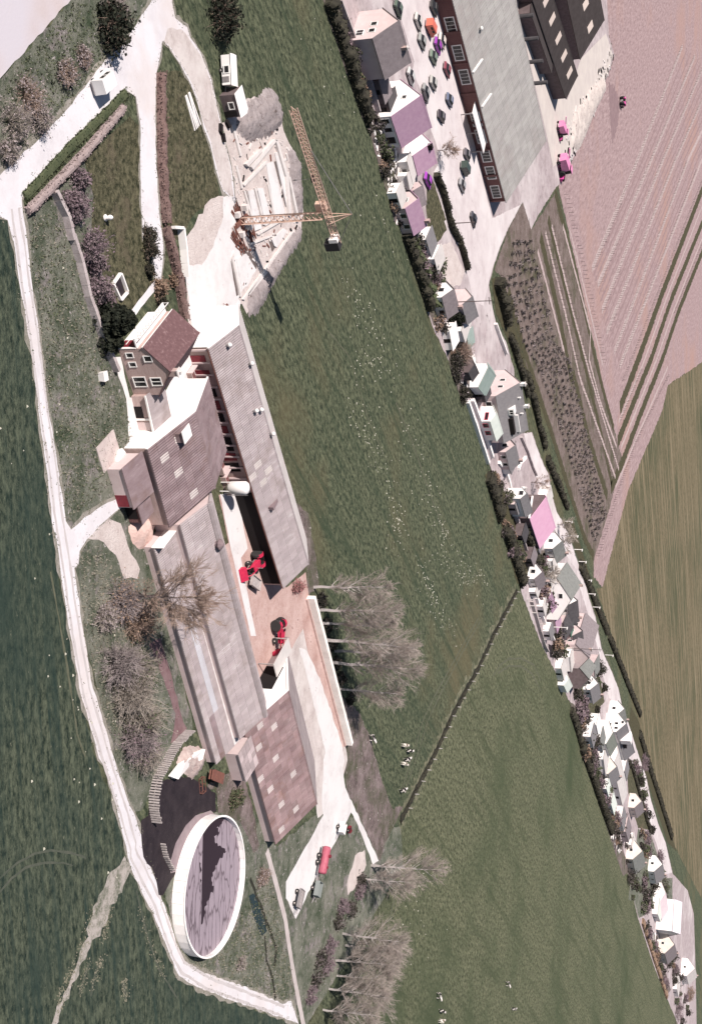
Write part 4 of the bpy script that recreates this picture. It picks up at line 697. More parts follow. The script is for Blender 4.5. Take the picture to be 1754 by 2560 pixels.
sheets_on(s3.fr, 6.9, -4.0, 2.4, .3, 2.75, 6, 4, mat('patchy_sheet', (.30, .25, .25), (.36, .3, .3), .6, .85, rand=.28), jo, o0=-1.3)
# white feed silo
sp = G(P(7, 845, 365)); st = thing('feed_silo', 'white upright feed silo between the barn and the long shed', 'silo', sp); mb = MB()
mb.lathe(sp, [(.25, .6), (1.0, 1.5), (1.0, 3.8), (.8, 4.1), (.3, 4.3), (.1, 4.33)], 20); mb.build('hopper', white_wall, st, True)
for k in range(4): a = k*1.571+.6; mb = MB(); mb.tube(sp+Vector((math.cos(a)*.95, math.sin(a)*.95, -.1)), sp+Vector((math.cos(a)*.98, math.sin(a)*.9, 1.6)), .08, n=5); mb.build('leg', frame_w, st)
mb = MB(); mb.tube(sp+Vector((1.15, -.2, 1)), sp+Vector((1.05, -.2, 4.1)), .04, n=4); mb.tube(sp+Vector((1.15, .2, 1)), sp+Vector((1.05, .2, 4.1)), .04, n=4); [mb.tube(sp+Vector((1.15, -.2, 1+.4*k)), sp+Vector((1.15, .2, 1+.4*k)), .025, n=4) for k in range(8)]; mb.build('ladder', steel, st)
# long white silage wall
wA, wB = G(P(15, 622, 425)), G(P(15, 900, 1485)); wf = frame(wA, wB-wA); wl = (wB-wA).length
t = thing('silage_wall', 'long white concrete wall running beside the bare poplars', 'wall', wA); n = 26
for k in range(n): mb = MB(); mb.box(wf, wl*k/n+.015, wl*(k+1)/n-.015, 0, .9, -.1, 1.5+.03*random.Random(k).random()); mb.build('wall_panel', mat('white_panel', (.78, .75, .70), (.66, .62, .57), .5, .9, .2, 6, 8, rand=.04), t)
mb = MB(); mb.box(wf, 0, wl, -.35, -.02, -.1, .35); mb.build('footing', mat('footing_m', (.42, .29, .26), (.52, .4, .36), 1, .95), t)
# round slurry tank
TC = G(P(16, 763, 1162), 1.9); TC.z = 0; TR = 10.05
t = thing('slurry_tank', 'round white-walled slurry tank with cracked grey crust', 'tank', TC); n = 40
for k in range(n):
    a0, a1 = 2*math.pi*k/n+.002, 2*math.pi*(k+1)/n-.002; mb = MB(); ri, ro = TR-.16, TR
    q = lambda r, a, z: TC+Vector((r*math.cos(a), r*math.sin(a), z)); mb.hexa([q(ri, a0, -.2), q(ro, a0, -.2), q(ro, a1, -.2), q(ri, a1, -.2)], [q(ri, a0, 1.9), q(ro, a0, 1.9), q(ro, a1, 1.9), q(ri, a1, 1.9)])
    mb.build('wall_panel', white_wall, t)
mb = MB(); N_ = 80
for k in range(N_):
    a0, a1 = 2*math.pi*k/N_, 2*math.pi*(k+1)/N_; mb.hexa([q(TR-.2, a0, 1.903), q(TR+.07, a0, 1.903), q(TR+.07, a1, 1.903), q(TR-.2, a1, 1.903)], [q(TR-.2, a0, 1.99), q(TR+.07, a0, 1.99), q(TR+.07, a1, 1.99), q(TR-.2, a1, 1.99)])
mb.build('rim', white_wall, t)
crust = bpy.data.materials.new('slurry_crust'); crust.use_nodes = True; nt, N, Lk = nodes(crust); b = N['Principled BSDF']; b.inputs['Roughness'].default_value = .8
geo = N.new('ShaderNodeNewGeometry'); mp = N.new('ShaderNodeMapping'); mp.inputs['Scale'].default_value = (.22, .9, 1); Lk.new(geo.outputs['Position'], mp.inputs['Vector'])
nz = N.new('ShaderNodeTexNoise'); nz.inputs['Scale'].default_value = 1.2; nz.inputs['Detail'].default_value = 6; Lk.new(mp.outputs[0], nz.inputs['Vector'])
mx = N.new('ShaderNodeMix'); mx.data_type = 'VECTOR'; mx.inputs['Factor'].default_value = .45; vi = [i for i in mx.inputs if i.type == 'VECTOR' and i.name in ('A', 'B')]; Lk.new(mp.outputs[0], vi[0]); Lk.new(nz.outputs['Color'], vi[1])
vo = N.new('ShaderNodeTexVoronoi'); vo.feature = 'DISTANCE_TO_EDGE'; vo.inputs['Scale'].default_value = 1.5; Lk.new([o for o in mx.outputs if o.type == 'VECTOR'][0], vo.inputs['Vector'])
cr = N.new('ShaderNodeValToRGB'); cr.color_ramp.elements[0].position = .0; cr.color_ramp.elements[0].color = (.12, .09, .105, 1); cr.color_ramp.elements[1].position = .07; cr.color_ramp.elements[1].color = (.34, .28, .315, 1); Lk.new(vo.outputs[0], cr.inputs[0])
n2 = N.new('ShaderNodeTexNoise'); n2.inputs['Scale'].default_value = 1.6; n2.inputs['Detail'].default_value = 7; Lk.new(mp.outputs[0], n2.inputs['Vector'])
m2 = N.new('ShaderNodeMix'); m2.data_type = 'RGBA'; m2.blend_type = 'MULTIPLY'; m2.inputs['Factor'].default_value = .35; ci = [i for i in m2.inputs if i.type == 'RGBA']; Lk.new(cr.outputs[0], ci[0]); Lk.new(n2.outputs['Fac'], ci[1]); Lk.new([o for o in m2.outputs if o.type == 'RGBA'][0], b.inputs['Base Color'])
mb = MB(); mb.poly([q(TR-.15, 2*math.pi*k/64, 1.2) for k in range(64)]); mb.build('crust', crust, t)
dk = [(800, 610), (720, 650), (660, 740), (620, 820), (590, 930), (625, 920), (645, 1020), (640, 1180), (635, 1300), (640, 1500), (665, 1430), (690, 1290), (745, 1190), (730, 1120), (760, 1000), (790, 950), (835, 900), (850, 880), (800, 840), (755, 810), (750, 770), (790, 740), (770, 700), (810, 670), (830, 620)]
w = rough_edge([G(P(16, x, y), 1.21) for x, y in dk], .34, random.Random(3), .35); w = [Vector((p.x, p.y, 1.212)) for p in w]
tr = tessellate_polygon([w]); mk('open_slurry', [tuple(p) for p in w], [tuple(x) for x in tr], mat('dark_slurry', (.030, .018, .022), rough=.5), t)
# palisades of upright sleepers
def palisade(label, pts, n, h, bw):
    w = [G(p) for p in pts]; seg = [(w[i+1]-w[i]).length for i in range(len(w)-1)]; tot = sum(seg); t = thing('palisade', label, 'fence', w[0]); rg = random.Random(n)
    for k in range(n):
        s = tot*k/(n-1); i = 0
        while i < len(seg)-1 and s > seg[i]: s -= seg[i]; i += 1
        d = (w[i+1]-w[i]).normalized(); p = w[i]+d*s; f = frame(p, d); mb = MB(); hh = h*(.92+.14*rg.random()); j = .04*rg.random(); mb.box(f, -bw/2, bw/2, -.08+j, .1+j, -.1, hh); mb.build('board', timber, t)
    mb = MB()
    for i in range(len(w)-1): f = frame(w[i], w[i+1]-w[i]); mb.box(f, 0, seg[i], .12, .2, h*.4, h*.5)
    mb.build('rail', timber, t)
palisade('long curved palisade of pale upright sleepers round the wet yard', PL(14, (835, 1515), (740, 1610), (690, 1690), (640, 1780), (590, 1870))+PL(16, (250, 345), (232, 440), (230, 540), (250, 650)), 46, 1.55, .22)
palisade('short palisade of pale sleepers beside the slurry tank', PL(16, (320, 830), (345, 930), (395, 1030)), 13, .85, .2)
hp = mound('manure_heap', PL(14, (830, 1640), (950, 1640), (1000, 1740), (960, 1830), (890, 1910), (800, 1830), (760, 1780)), 1.3, mat('heap_straw', (.52, .44, .40), (.36, .27, .25), .8, 1, .9, 3, 8), 4, .5, 'pale heap by the palisade in the wet yard', 'heap')
tp = MB(); tps = [G(P(14, x, y)) for x, y in ((695, 1880), (790, 1760), (880, 1690), (960, 1660), (930, 1740), (840, 1800), (730, 1900))]
tp.poly([p+Vector((0, 0, .55+.5*math.sin(i*1.3)**2)) for i, p in enumerate(tps)]); tp.prism([p+Vector((0, 0, .1)) for p in tps], Vector((0, 0, .45))); tag(tp.build('tarpaulin', white_wall, loc=tps[0]), 'white tarpaulin pulled over the heap by the palisade', 'tarpaulin')
# ================================================================ village and factory
dark_shed_wall = mat('dark_shed_wall', (.10, .075, .075), (.14, .11, .11), 1, .95)
slate_warm = mat('warm_slate', (.17, .145, .15), (.22, .19, .195), 1.2, .9, .4, 8, 8, speck=(.28, .25, .25), spscale=2, splo=.64, sphi=.78)
v1 = house('house', 'pink gabled house with dark ribbed grey roof, nearest the field at the top', P(3, 415, 305), P(3, 515, 640), P(3, 640, 195), 4.6, slate_warm, pink_wall, 42, wins=[('0', 1.6, .9, 1.5, 1.3, 1), ('0', 2.2, 3.3, 1.0, 1.1), ('0', 4.2, 3.3, 1.0, 1.1)], chims=[(5.5, 4.0, .6, .9, brick_m)])
v2 = house('house', 'white house with lilac roof facing the car yard', P(3, 562, 928), P(3, 648, 1182), P(3, 828, 822), 2.9, lilac_tile, white_wall, 45, wins=[('a', .8, .6, 1.1, 1.5), ('a', 3.0, .6, 1.1, 1.5), ('a', 5.4, .3, 1.7, 1.8), ('0', 5, 4.2, .8, .8)])
v3 = house('house', 'small lilac-roofed cottage with a roof opening beside the bare tree', P(3, 735, 1240), P(3, 778, 1405), P(3, 870, 1060), 2.5, lilac_tile, white_wall, 38, wins=[('a', 1.2, .8, 1, 1)])
mb = MB(); mb.box(v3.fr, .1, 1.2, v3.hw*.75, v3.hw*.98, v3.zs(v3.hw*.75), v3.hr+.1); mb.build('roof_opening', void_m, v3.t)
block('porch_annex', 'white flat-roofed annex in front of the small lilac cottage', v3.fr, -1.2, 4.2, -3.6, -.6, 2.3, white_wall, pale_roof, wins=[('a', .5, .8, 1, 1)])
v4 = house('house', 'low grey-lilac roofed bungalow next to the strip of lawn', P(3, 745, 1515), P(3, 775, 1670), P(3, 822, 1500), 2.5, slate_warm, pink_wall, 32, wins=[('a', 1, .8, 1, 1)])
block('flat_shed', 'small white flat-roofed shed above the low bungalow', v4.fr, -4.2, -1.0, -1.8, 2.4, 2.2, white_wall, pale_roof, 'shed')
block('garden_shed', 'dark garden shed below the low bungalow', v4.fr, 6.0, 9.5, -2.5, .4, 2.0, dark_shed_wall, dark_roof, 'shed')
# factory
F = house('factory', 'long factory hall with pale grey sheet roof and rows of white-framed windows', (1264, 508), (1085, -170), (1374, 398), 4.2, sheet_pale, redbrick, 20, cat='factory', over=.6, far=.35)
sheets_on(F.fr, F.L, 0, F.he, F.hw, F.hr, 36, 8, sheet_pale, F.near)
for y in (1530, 1350, 1190, 1020, 870, 520, 330, 120): 
    u = F.L*(1620-y)/2160-1.6; window(F.t, F.fr(u, .6, 1.2), F.e1, -F.e2, 4.0, 1.9, mull=3, fw=.25)
for k in range(9): u = F.L*k/9+.4; mb = MB(); mb.box(F.fr, u, u+.5, .25, .61, 0, 4.2); mb.build('pilaster', redbrick, F.t)
mb = MB(); mb.box(F.fr, F.L*.26, F.L*.42, -3.4, .55, 2.9, 3.1); o = mb.build('canopy', white_wall, F.t)
for k in (.265, .34, .415): mb = MB(); mb.box(F.fr, F.L*k, F.L*k+.2, -3.3, -3.1, 0, 2.9); mb.build('canopy_post', steel, o)
for y in (420, 570, 725, 875):
    u = F.L*(1140-y)/(2160*.903)*.55; p = F.fr(F.L*(1150-y)/1730, F.W+.5, 0); mb = MB(); mb.tube(p+Vector((0, 0, 2)), p+Vector((0, 0, F.hr+1.4)), .55, n=8); mb.build('flue', dark_roof, F.t)
for u, v in ((F.L*.62, F.hw*.3), (F.L*.78, F.hw*.35), (F.L*.9, F.hw*.5)): cowl(F, u, v, .5)
for k, u in enumerate((.40, .53)):
    mb = MB(); mb.hexa([F.fr(F.L*u+a, v, F.zs(v)-.1) for a, v in ((0, .2), (.3, .2), (.3, 4.5), (0, 4.5))], [F.fr(F.L*u+a, v, F.zs(v)+.45) for a, v in ((0, .2), (.3, .2), (.3, 4.5), (0, 4.5))]); mb.build('parapet', white_wall, F.t)
b1 = house('black_workshop', 'black-roofed workshop with a line of five skylights', P(4, 615, 715), P(4, 350, -70), P(4, 720, 610), 4.2, black_roof, dark_shed_wall, 22, cat='workshop', far=.3)
flush_lights(b1, [(b1.L*f, b1.hw*.42) for f in (.10, .265, .43, .60, .76)], 3.4, 2.6, mat('skylight', (.66, .56, .49), rough=.6))
b2 = house('black_workshop', 'black-roofed workshop nearest the ploughed field, with two skylights', P(4, 716, 432), P(4, 600, -100), P(4, 908, 240), 4.2, black_roof, dark_shed_wall, 22, cat='workshop', far=.3)
flush_lights(b2, [(b2.L*f, b2.hw*.42) for f in (.13, .44)], 3.4, 3.0, MATS['skylight'])
lw = block('link_shed', 'low black shed in the notch of the skylit workshop', b1.fr, b1.L*.36, b1.L*.9, -3.2, .2, 3.6, dark_shed_wall, black_roof, 'shed')
# middle village
v5 = house('house', 'grey-roofed house right beside the black conifers', P(9, 410, 330), P(9, 470, 530), P(9, 520, 240), 3.6, slate, pink_wall, 38, wins=[('a', 1.2, .8, 1, 1.2), ('a', 4, .8, 1, 1.2)])
block('white_annex', 'low white annex with pale roof at the foot of the grey-roofed house by the conifers', v5.fr, v5.L+.3, v5.L+4.2, -1.5, 4.6, 2.3, white_wall, pale_roof, slope=.4)
v6 = house('shed', 'dark felt-roofed shed at the corner of the mauve court', P(9, 480, 1005), P(9, 520, 1095), P(9, 560, 950), 2.5, dark_roof, dark_shed_wall, 28, cat='shed')
wt = thing('white_tank_cover', 'bright white covered box next to the bare round shrub', 'box', G(P(9, 470, 900))); f_ = rotframe(G(P(9, 445, 905)), R(40)); mb = MB(); mb.box(f_, 0, 3.4, 0, 3.6, 0, 1.5); mb.build('body', white_wall, wt); mb = MB(); mb.box(f_, -.1, 3.5, -.1, 3.7, 1.5, 1.62); mb.build('lid', white_wall, wt)
v7 = house('house', 'large grey-roofed house with pink gable, dormer and two white chimneys', P(9, 750, 1235), P(9, 830, 1710), P(9, 1000, 1095), 4.0, slate, pink_wall, 41, wins=[('0', 4.0, 3.6, 1.0, 1.3), ('0', 7.0, 3.6, 1.0, 1.3), ('a', 2, 1, 1.2, 1.4), ('a', 9, 1, 1.2, 1.4)], chims=[(.6, 6.1, .8, 1.1, white_wall), (7.6, 6.2, .8, 1.0, white_wall)])
mb = MB(); mb.box(v7.fr, 5.6, 7.6, v7.hw*.34, v7.hw*.8, v7.zs(v7.hw*.34), v7.zs(v7.hw*.34)+1.7); o = mb.build('dormer', white_wall, v7.t)
window(v7.t, v7.fr(5.9, v7.hw*.34, v7.zs(v7.hw*.34)+.5), v7.e1, -v7.e2, 1.4, .9, mull=1)
mb = MB(); mb.box(v7.fr, 8.6, 13.6, v7.hw*.3, v7.hw*.55, v7.zs(v7.hw*.3)-.1, v7.zs(v7.hw*.3)+1.2); mb.build('dormer_well', void_m, v7.t)
mb = MB(); mb.box(v7.fr, 8.5, 13.9, v7.hw*.55, v7.hw*.62, v7.zs(v7.hw*.5), v7.zs(v7.hw*.55)+1.0); mb.build('dormer_wall', white_wall, v7.t)
for u in (4, 9): mb = MB(); mb.lathe(v7.fr(u, v7.hw*.8, v7.zs(v7.hw*.8)-.1), [(.2, 0), (.2, .6), (.3, .65), (.05, .9)], 8); mb.build('roof_vent', frame_w, v7.t)
v7b = house('annex_house', 'narrow annex with white-green roof and pink shop end in front of the dormered house', P(9, 695, 1490), P(9, 758, 1690), P(9, 755, 1385), 3.2, green_pale, white_wall, 26, cat='annex', wins=[('a', 1.2, 1, 1.4, 1.2), ('a', 4.4, 1, 1.4, 1.2), ('0', .8, 1.6, 2.2, .7)], fmat=red_paint)
v7c = house('teal_lean_to', 'teal-roofed lean-to against the pink gable', P(9, 578, 1155), P(9, 650, 1245), P(9, 735, 1010), 2.5, teal_roof, white_wall, 22, cat='annex', far=.2)
v8 = house('house', 'white-gabled house with two-tone grey roof by the white garden steps', P(10, 592, 668), P(10, 648, 855), P(10, 668, 618), 3.8, slate, white_wall, 40, roof2=mat('pale_slate', (.27, .28, .28), (.33, .34, .34), 1, .9), wins=[('0', 1.2, .8, 1.0, .8), ('0', 1.5, 3.2, 1.4, 1.2), ('a', 2, 1, 1.2, 1.2)], chims=[(.6, 4.2, .6, .9, white_wall)])
v9 = house('barn', 'barn with bright pink sloping roof', P(10, 690, 865), P(10, 790, 1165), P(10, 880, 730), 3.0, pink_tile, dark_shed_wall, 27, cat='barn', far=.15)
mb = MB(); mb.box(v9.fr, -.5, -.05, 0, v9.hw, v9.he-.4, v9.he+.1); mb.build('verge_board', white_wall, v9.t)
block('grey_store', 'small grey-roofed store touching the pink barn', v9.fr, v9.L+.3, v9.L+3.5, .5, 4.5, 2.3, white_wall, slate, 'shed', slope=.4)
v10 = house('house', 'mossy grey-roofed house with a white three-window gable towards the field', P(11, 640, 290), P(11, 760, 115), P(11, 810, 545), 3.8, slate_moss, white_wall, wins=[('0', 2.0, .7, 1.5, 1.3), ('0', 6.5, .7, 1.5, 1.3), ('0', 5.4, 4.2, 1.5, 1.2), ('a', 3, 1, 1.6, 1.4), ('a', 9, 1, 1.6, 1.4)], chims=[(15, 7, .7, 1, brick_m)])
v11 = house('shed', 'lilac-roofed outhouse below the white three-window gable', P(11, 532, 545), P(11, 590, 700), P(11, 605, 525), 2.5, lilac_tile, white_wall, 28, cat='shed')
pc = G(P(11, 660, 850)); t = thing('pavilion', 'dark pyramid-roofed pavilion between the village houses', 'pavilion', pc); f_ = rotframe(pc, R(20)); mb = MB(); mb.box(f_, -3, 3, -3, 3, 0, 2.6); mb.build('wall', pink_wall, t)
mb = MB(); ap = pc+Vector((0, 0, 5.2)); cs = [f_(x, y, 2.6) for x, y in ((-3.5, -3.5), (3.5, -3.5), (3.5, 3.5), (-3.5, 3.5))]; [mb.poly([cs[k], cs[(k+1) % 4], ap]) for k in range(4)]; mb.poly(cs[::-1]); mb.build('roof', dark_roof, t)
v13 = house('house', 'long brown-roofed house with a pink sunlit side', P(11, 858, 1050), P(11, 970, 688), P(11, 1032, 1138), 4.2, slate_warm, pink_wall, 40, wins=[('a', 2, 1, 1.5, 1.4), ('a', 12, 1.2, 1.8, 1.5), ('0', 2, 1, 1.3, 1.3)], chims=[(4, 4.4, .7, .8, brick_m)])
block('green_lean_to', 'dark lean-to with green roof between the pavilion and the brown-roofed house', v13.fr, 2, 7, -6, -1.5, 2.2, dark_shed_wall, mat('green_roof', (.06, .13, .095), rough=.8), 'shed')
v14 = house('house', 'greenish slate-roofed house below the long brown roof', P(11, 895, 1310), P(11, 975, 1165), P(11, 1040, 1390), 4.0, slate_moss, dark_shed_wall, 40, wins=[('a', 3, 1, 1.5, 1.4)])
block('box_annex', 'pinkish white box-shaped annex next to the greenish slate roof', rotframe(G(P(11, 690, 1190)), R(30)), 0, 6, 0, 9, 3.0, white_wall, pale_roof, wins=[('0', 2, 1, 1.4, 1.2)])
v15 = house('kiosk', 'tiny white-green shed alone by the tractor loop in the field', P(11, 722, 1525), P(11, 762, 1610), P(11, 795, 1470), 2.3, green_pale, white_wall, 28, cat='shed')
v16 = house('house', 'tall white gabled house with grey roof on the lane', P(12, 622, 365), P(12, 722, 688), P(12, 745, 272), 4.6, slate, white_wall, 42, wins=[('0', 1.2, 1, 1.0, 1.4), ('0', 3.0, 1, 1.0, 1.4), ('0', 1.6, 3.8, .9, 1.3), ('0', 3.6, 3.8, .9, 1.3), ('0', 4.2, 6.4, 1.1, .9)])
mb = MB(); mb.box(v16.fr, v16.L*.3, v16.L*.42, v16.hw*.1, v16.hw*1.1, v16.he+.5, v16.hr+.8); mb.build('chimney_wall', white_wall, v16.t)
mb = MB(); mb.box(v16.fr, v16.L*.43, v16.L*.6, v16.hw*.2, v16.hw*.75, v16.zs(v16.hw*.2)-.1, v16.zs(v16.hw*.2)+1.4); mb.build('dormer', void_m, v16.t)
v16b = house('annex_house', 'white annex with dark green roof leaning on the tall white house', P(12, 512, 500), P(12, 560, 640), P(12, 600, 380), 4.0, mat('green_slate', (.15, .165, .14), (.2, .21, .18), 1, .9), white_wall, 24, cat='annex', wins=[('0', .6, .8, 2.0, 1.6, 1)])
v17 = house('bungalow', 'long white bungalow with pale roof along the gravel lane', P(12, 592, 740), P(12, 698, 1195), P(12, 655, 610), 3.2, pale_roof, white_wall, 13, wins=[('a', 2, 1, 2.5, 1.2), ('a', 12, 1, 1.5, 1.3), ('a', 20, 1, 1.5, 1.3), ('a', 28, .6, 2.2, 1.7)])
block('garden_store', 'white block with dark window below the tall white house', rotframe(G(P(12, 400, 660)), R(40)), 0, 10, 0, 11, 2.8, white_wall, pale_roof, 'shed', wins=[('0', 3, 1, 4, 1.0)])
v18 = house('barn', 'pale pink-roofed barn near the lower right corner', P(13, 1030, 560), P(13, 1065, 800), P(13, 1130, 525), 3.2, mat('faded_pink_roof', (.58, .48, .50), (.63, .54, .56), .5, .9), white_wall, 25, cat='barn')
v19 = house('barn', 'pale lilac-grey barn behind the pale pink roof in the lower right corner', P(13, 1175, 590), P(13, 1150, 1000), P(13, 1330, 520), 4.0, mat('faded_lilac_roof', (.56, .53, .56), (.62, .59, .62), .5, .9), white_wall, 22, cat='barn', far=.4)
# garden walls and low fences along the field edge
def wall_run(name, label, pts, w, h, m, cat='wall', seg=1.6, cap=None, part='block'):
    q = [G(p) for p in pts]; t = thing(name, label, cat, q[0]); rg = random.Random(len(label))
    for i in range(len(q)-1):
        f = frame(q[i], q[i+1]-q[i]); L = (q[i+1]-q[i]).length; k = max(1, int(L/seg))
        for j in range(k): mb = MB(); e = .05*rg.random(); mb.box(f, L*j/k+.015, L*(j+1)/k-.015, -w/2-e*.5, w/2+e*.4, -.1, h*(1+.08*(rg.random()-.5))); mb.build(part, m, t)
        if cap: mb = MB(); mb.box(f, 0, L, -w/2-.06, w/2+.06, h*1.045, h*1.045+.08); mb.build('coping', cap, t)
    return t
pw = mat('pale_stone', (.46, .41, .40), (.34, .29, .285), 1.2, .95, .4, 6, 8, rand=.1)
wall_run('field_wall', 'pale garden wall between the top field and the pink gabled house', PL(3, (130, 0), (240, 300), (340, 540), (440, 890)), .5, 1.1, pw, seg=3)
wall_run('garden_wall', 'grey stone wall running down past the purple shrubs and the conifer', PL(1, (340, 1270), (420, 1430), (460, 1592))+PL(5, (500, 250), (560, 450), (620, 700), (690, 900), (770, 1110), (830, 1240)), .55, .9, pw, seg=1.1, part='stone')
wall_run('white_wall', 'white wall beside the brown clipped hedge of the drive', PL(5, (1225, 200), (1290, 205), (1310, 360), (1325, 560)), .35, 1.1, white_wall, seg=1.5)
wall_run('terrace_wall', 'white double terrace wall below the dormered house', PL(9, (455, 1290), (520, 1480), (600, 1720), (660, 1900)), .9, .9, white_wall, seg=3)
wall_run('terrace_wall', 'white terrace wall on the house side of the white promenade', PL(9, (500, 1270), (570, 1450), (650, 1680), (700, 1840)), .9, .9, white_wall, seg=3)
wall_run('garden_steps', 'pair of white curved garden steps, lower run near the two-tone roof', PL(10, (370, 300), (430, 370), (470, 480), (490, 560)), .9, .7, white_wall, 'steps', seg=1.2, part='step')
wall_run('garden_steps', 'upper white garden steps by the lane fence', PL(10, (640, 250), (590, 300), (565, 370)), .9, .7, white_wall, 'steps', seg=1.2, part='step')
wall_run('lane_wall', 'long pale parapet along the lane above the pink court', PL(10, (590, 50), (650, 180), (700, 330), (745, 430)), .4, .8, pw, seg=2.5)
wall_run('lane_parapet', 'cream parapet beside the lane next to the mauve court', PL(8, (930, 1230), (990, 1400), (1040, 1530)), .5, .9, white_wall, seg=2.5)
wall_run('garden_wall', 'pale wall along the dark gardens beside the pink barn', PL(10, (470, 680), (570, 940), (640, 1180), (710, 1370)), .5, 1.0, pw, seg=3)
wall_run('garden_wall', 'mauve fence wall at the field corner with short posts', PL(11, (330, 560), (390, 760), (430, 900), (480, 1060), (520, 1130)), .4, 1.1, pw, seg=3)
wall_run('garden_wall', 'curved white wall round the dark pond garden', PL(11, (390, 520), (430, 660), (480, 790), (560, 930), (590, 1000)), .5, 1.0, white_wall, seg=2.5)
# ---- lamp posts and poles
def lamp(b, t_, label, wood=False, group=None):
    p = G(b); h = hgt(b, t_); t = thing('street_lamp' if not wood else 'utility_pole', label, 'lamp post' if not wood else 'pole', p, group); mb = MB()
    if wood: mb.tube(p-Vector((0, 0, .3)), p+Vector((0, 0, h)), .16, .10, 6); mb.build('pole', bark_dark, t); mb = MB(); f = rotframe(p, AX); mb.box(f, -.9, .9, -.06, .06, h-.7, h-.55); mb.build('cross_arm', bark_dark, t)
    else:
        mb.tube(p-Vector((0, 0, .2)), p+Vector((0, 0, h)), .15, .11, 6); mb.build('post', white_wall, t); f = rotframe(p, AX+1.57); mb = MB(); mb.box(f, -1.0, .2, -.16, .16, h-.1, h+.12); mb.build('lamp_head', white_wall, t)
for k, (b, e) in enumerate([((1040, 888), (1112, 890)), ((1088, 1032), (1168, 1035)), ((1130, 1168), (1212, 1172)), ((1175, 1288), (1250, 1290))]):
    lamp(P(10, *b), P(10, *e), 'white lamp post by the dark verge, number %s from the pink barn downwards' % ['one', 'two', 'three', 'four'][k], group='white lamp posts')
for k, (b, e) in enumerate([((958, 318), (1035, 322)), ((1000, 475), (1075, 480)), ((1050, 625), (1130, 630)), ((1190, 1170), (1280, 1190))]):
    lamp(P(11, *b), P(11, *e), 'thin pale lamp post along the lane, number %s below the mossy roof' % ['one', 'two', 'three', 'four'][k], group='thin lamp posts')
lamp(P(8, 415, 1020), P(8, 910, 1045), 'tall dark pole beside the black conifers', True)
lamp(P(8, 530, 232), P(8, 740, 236), 'slim dark pole at the edge of the village road by the hedge', True)
lamp(P(2, 1030, 690), P(2, 1060, 520), 'thin pole at the edge of the building site', True) if False else None
lamp(P(11, 540, 850), P(11, 760, 850), 'pale pole crossing the dark pavilion roof', False)
lamp(P(11, 720, 1090), P(11, 1150, 1112), 'tall pole below the long brown roof', True)
# ---- vehicles
def wheel(parent, c, ax, r, w, rim=True, name='wheel'):
    mb = MB(); mb.lathe(Vector(c)-ax*w/2, [(r*.55, 0), (r*.9, .0), (r, w*.2), (r, w*.8), (r*.9, w), (r*.55, w)], 14, ax); o = mb.build(name, tyre, parent, False)
    if rim: mb = MB(); mb.lathe(Vector(c)-ax*w*.46, [(r*.15, -.02), (r*.5, .01), (r*.56, w*.1), (r*.56, w*.82), (r*.5, w*.92), (r*.15, w*.95)], 12, ax); mb.build('rim', rim_m, o)
    return o
def car(loc, ang, col, label, kind='car', s=1.0):
    p = G(loc); f = rotframe(p, ang); t = thing('parked_car' if kind == 'car' else 'van', label, kind, p, 'vehicles on the village road'); paint = mat('paint_%02d_%02d_%02d' % tuple(int(v*99) for v in col), col, rough=.35, spec=.5)
    L, W = 4.1*s, 1.65*s; hw = W/2
    def loft(prof, w0, w1, name, m):
        mb = MB(); n = len(prof); a = [f(x, -(w0 if z < 1.0 else w1), z) for x, z in prof]; b = [f(x, (w0 if z < 1.0 else w1), z) for x, z in prof]; i = len(mb.v); mb.v += [tuple(q) for q in a+b]
        mb.f += [tuple(range(n)), tuple(range(2*n-1, n-1, -1))]+[(k, (k+1) % n, n+(k+1) % n, n+k) for k in range(n)]; return mb.build(name, m, t)
    if kind == 'car':
        loft([(-L/2, .35), (-L/2, .72), (-L/2+.15, .86), (-.9*s, .92), (.75*s, .90), (L/2-.2, .74), (L/2, .6), (L/2, .35)], hw, hw, 'body', paint)
        loft([(-1.45*s, .90), (-1.0*s, 1.36), (.35*s, 1.38), (1.0*s, .90)], hw*.95, hw*.78, 'glasshouse', glass)
        loft([(-1.02*s, 1.362), (-.98*s, 1.42), (.32*s, 1.43), (.4*s, 1.375)], hw*.8, hw*.79, 'roof', paint)
    else:
        loft([(-L/2, .4), (-L/2, 1.95), (.9*s, 2.0), (1.45*s, 1.25), (L/2, 1.05), (L/2, .4)], hw*1.05, hw*1.0, 'body', paint)
        loft([(.95*s, 1.9), (1.5*s, 1.3), (1.35*s, 1.25), (.8*s, 1.85)], hw*.9, hw*.85, 'windscreen', glass)
        mb = MB(); [mb.box(f, x, x+.9, sg*hw*1.02-.03, sg*hw*1.02+.03, 1.2, 1.7) for x in (-.2, -1.4) for sg in (-1, 1)]; mb.build('side_window', glass, t)
    for x in (-L*.31, L*.31):
        for sg in (-1, 1): wheel(t, f(x, sg*hw*.92, .31), (f(0, 1, 0)-f(0, 0, 0)).normalized(), .31, .2)
    for sg in (-1, 1): mb = MB(); mb.box(f, L/2-.04, L/2+.03, sg*hw*.7-.14, sg*hw*.7+.14, .52, .68); mb.build('headlight', frame_w, t)
    mb = MB(); mb.box(f, L/2-.05, L/2+.1, -hw*.95, hw*.95, .34, .46); mb.box(f, -L/2-.1, -L/2+.05, -hw*.95, hw*.95, .34, .46); mb.build('bumper', steel, t)
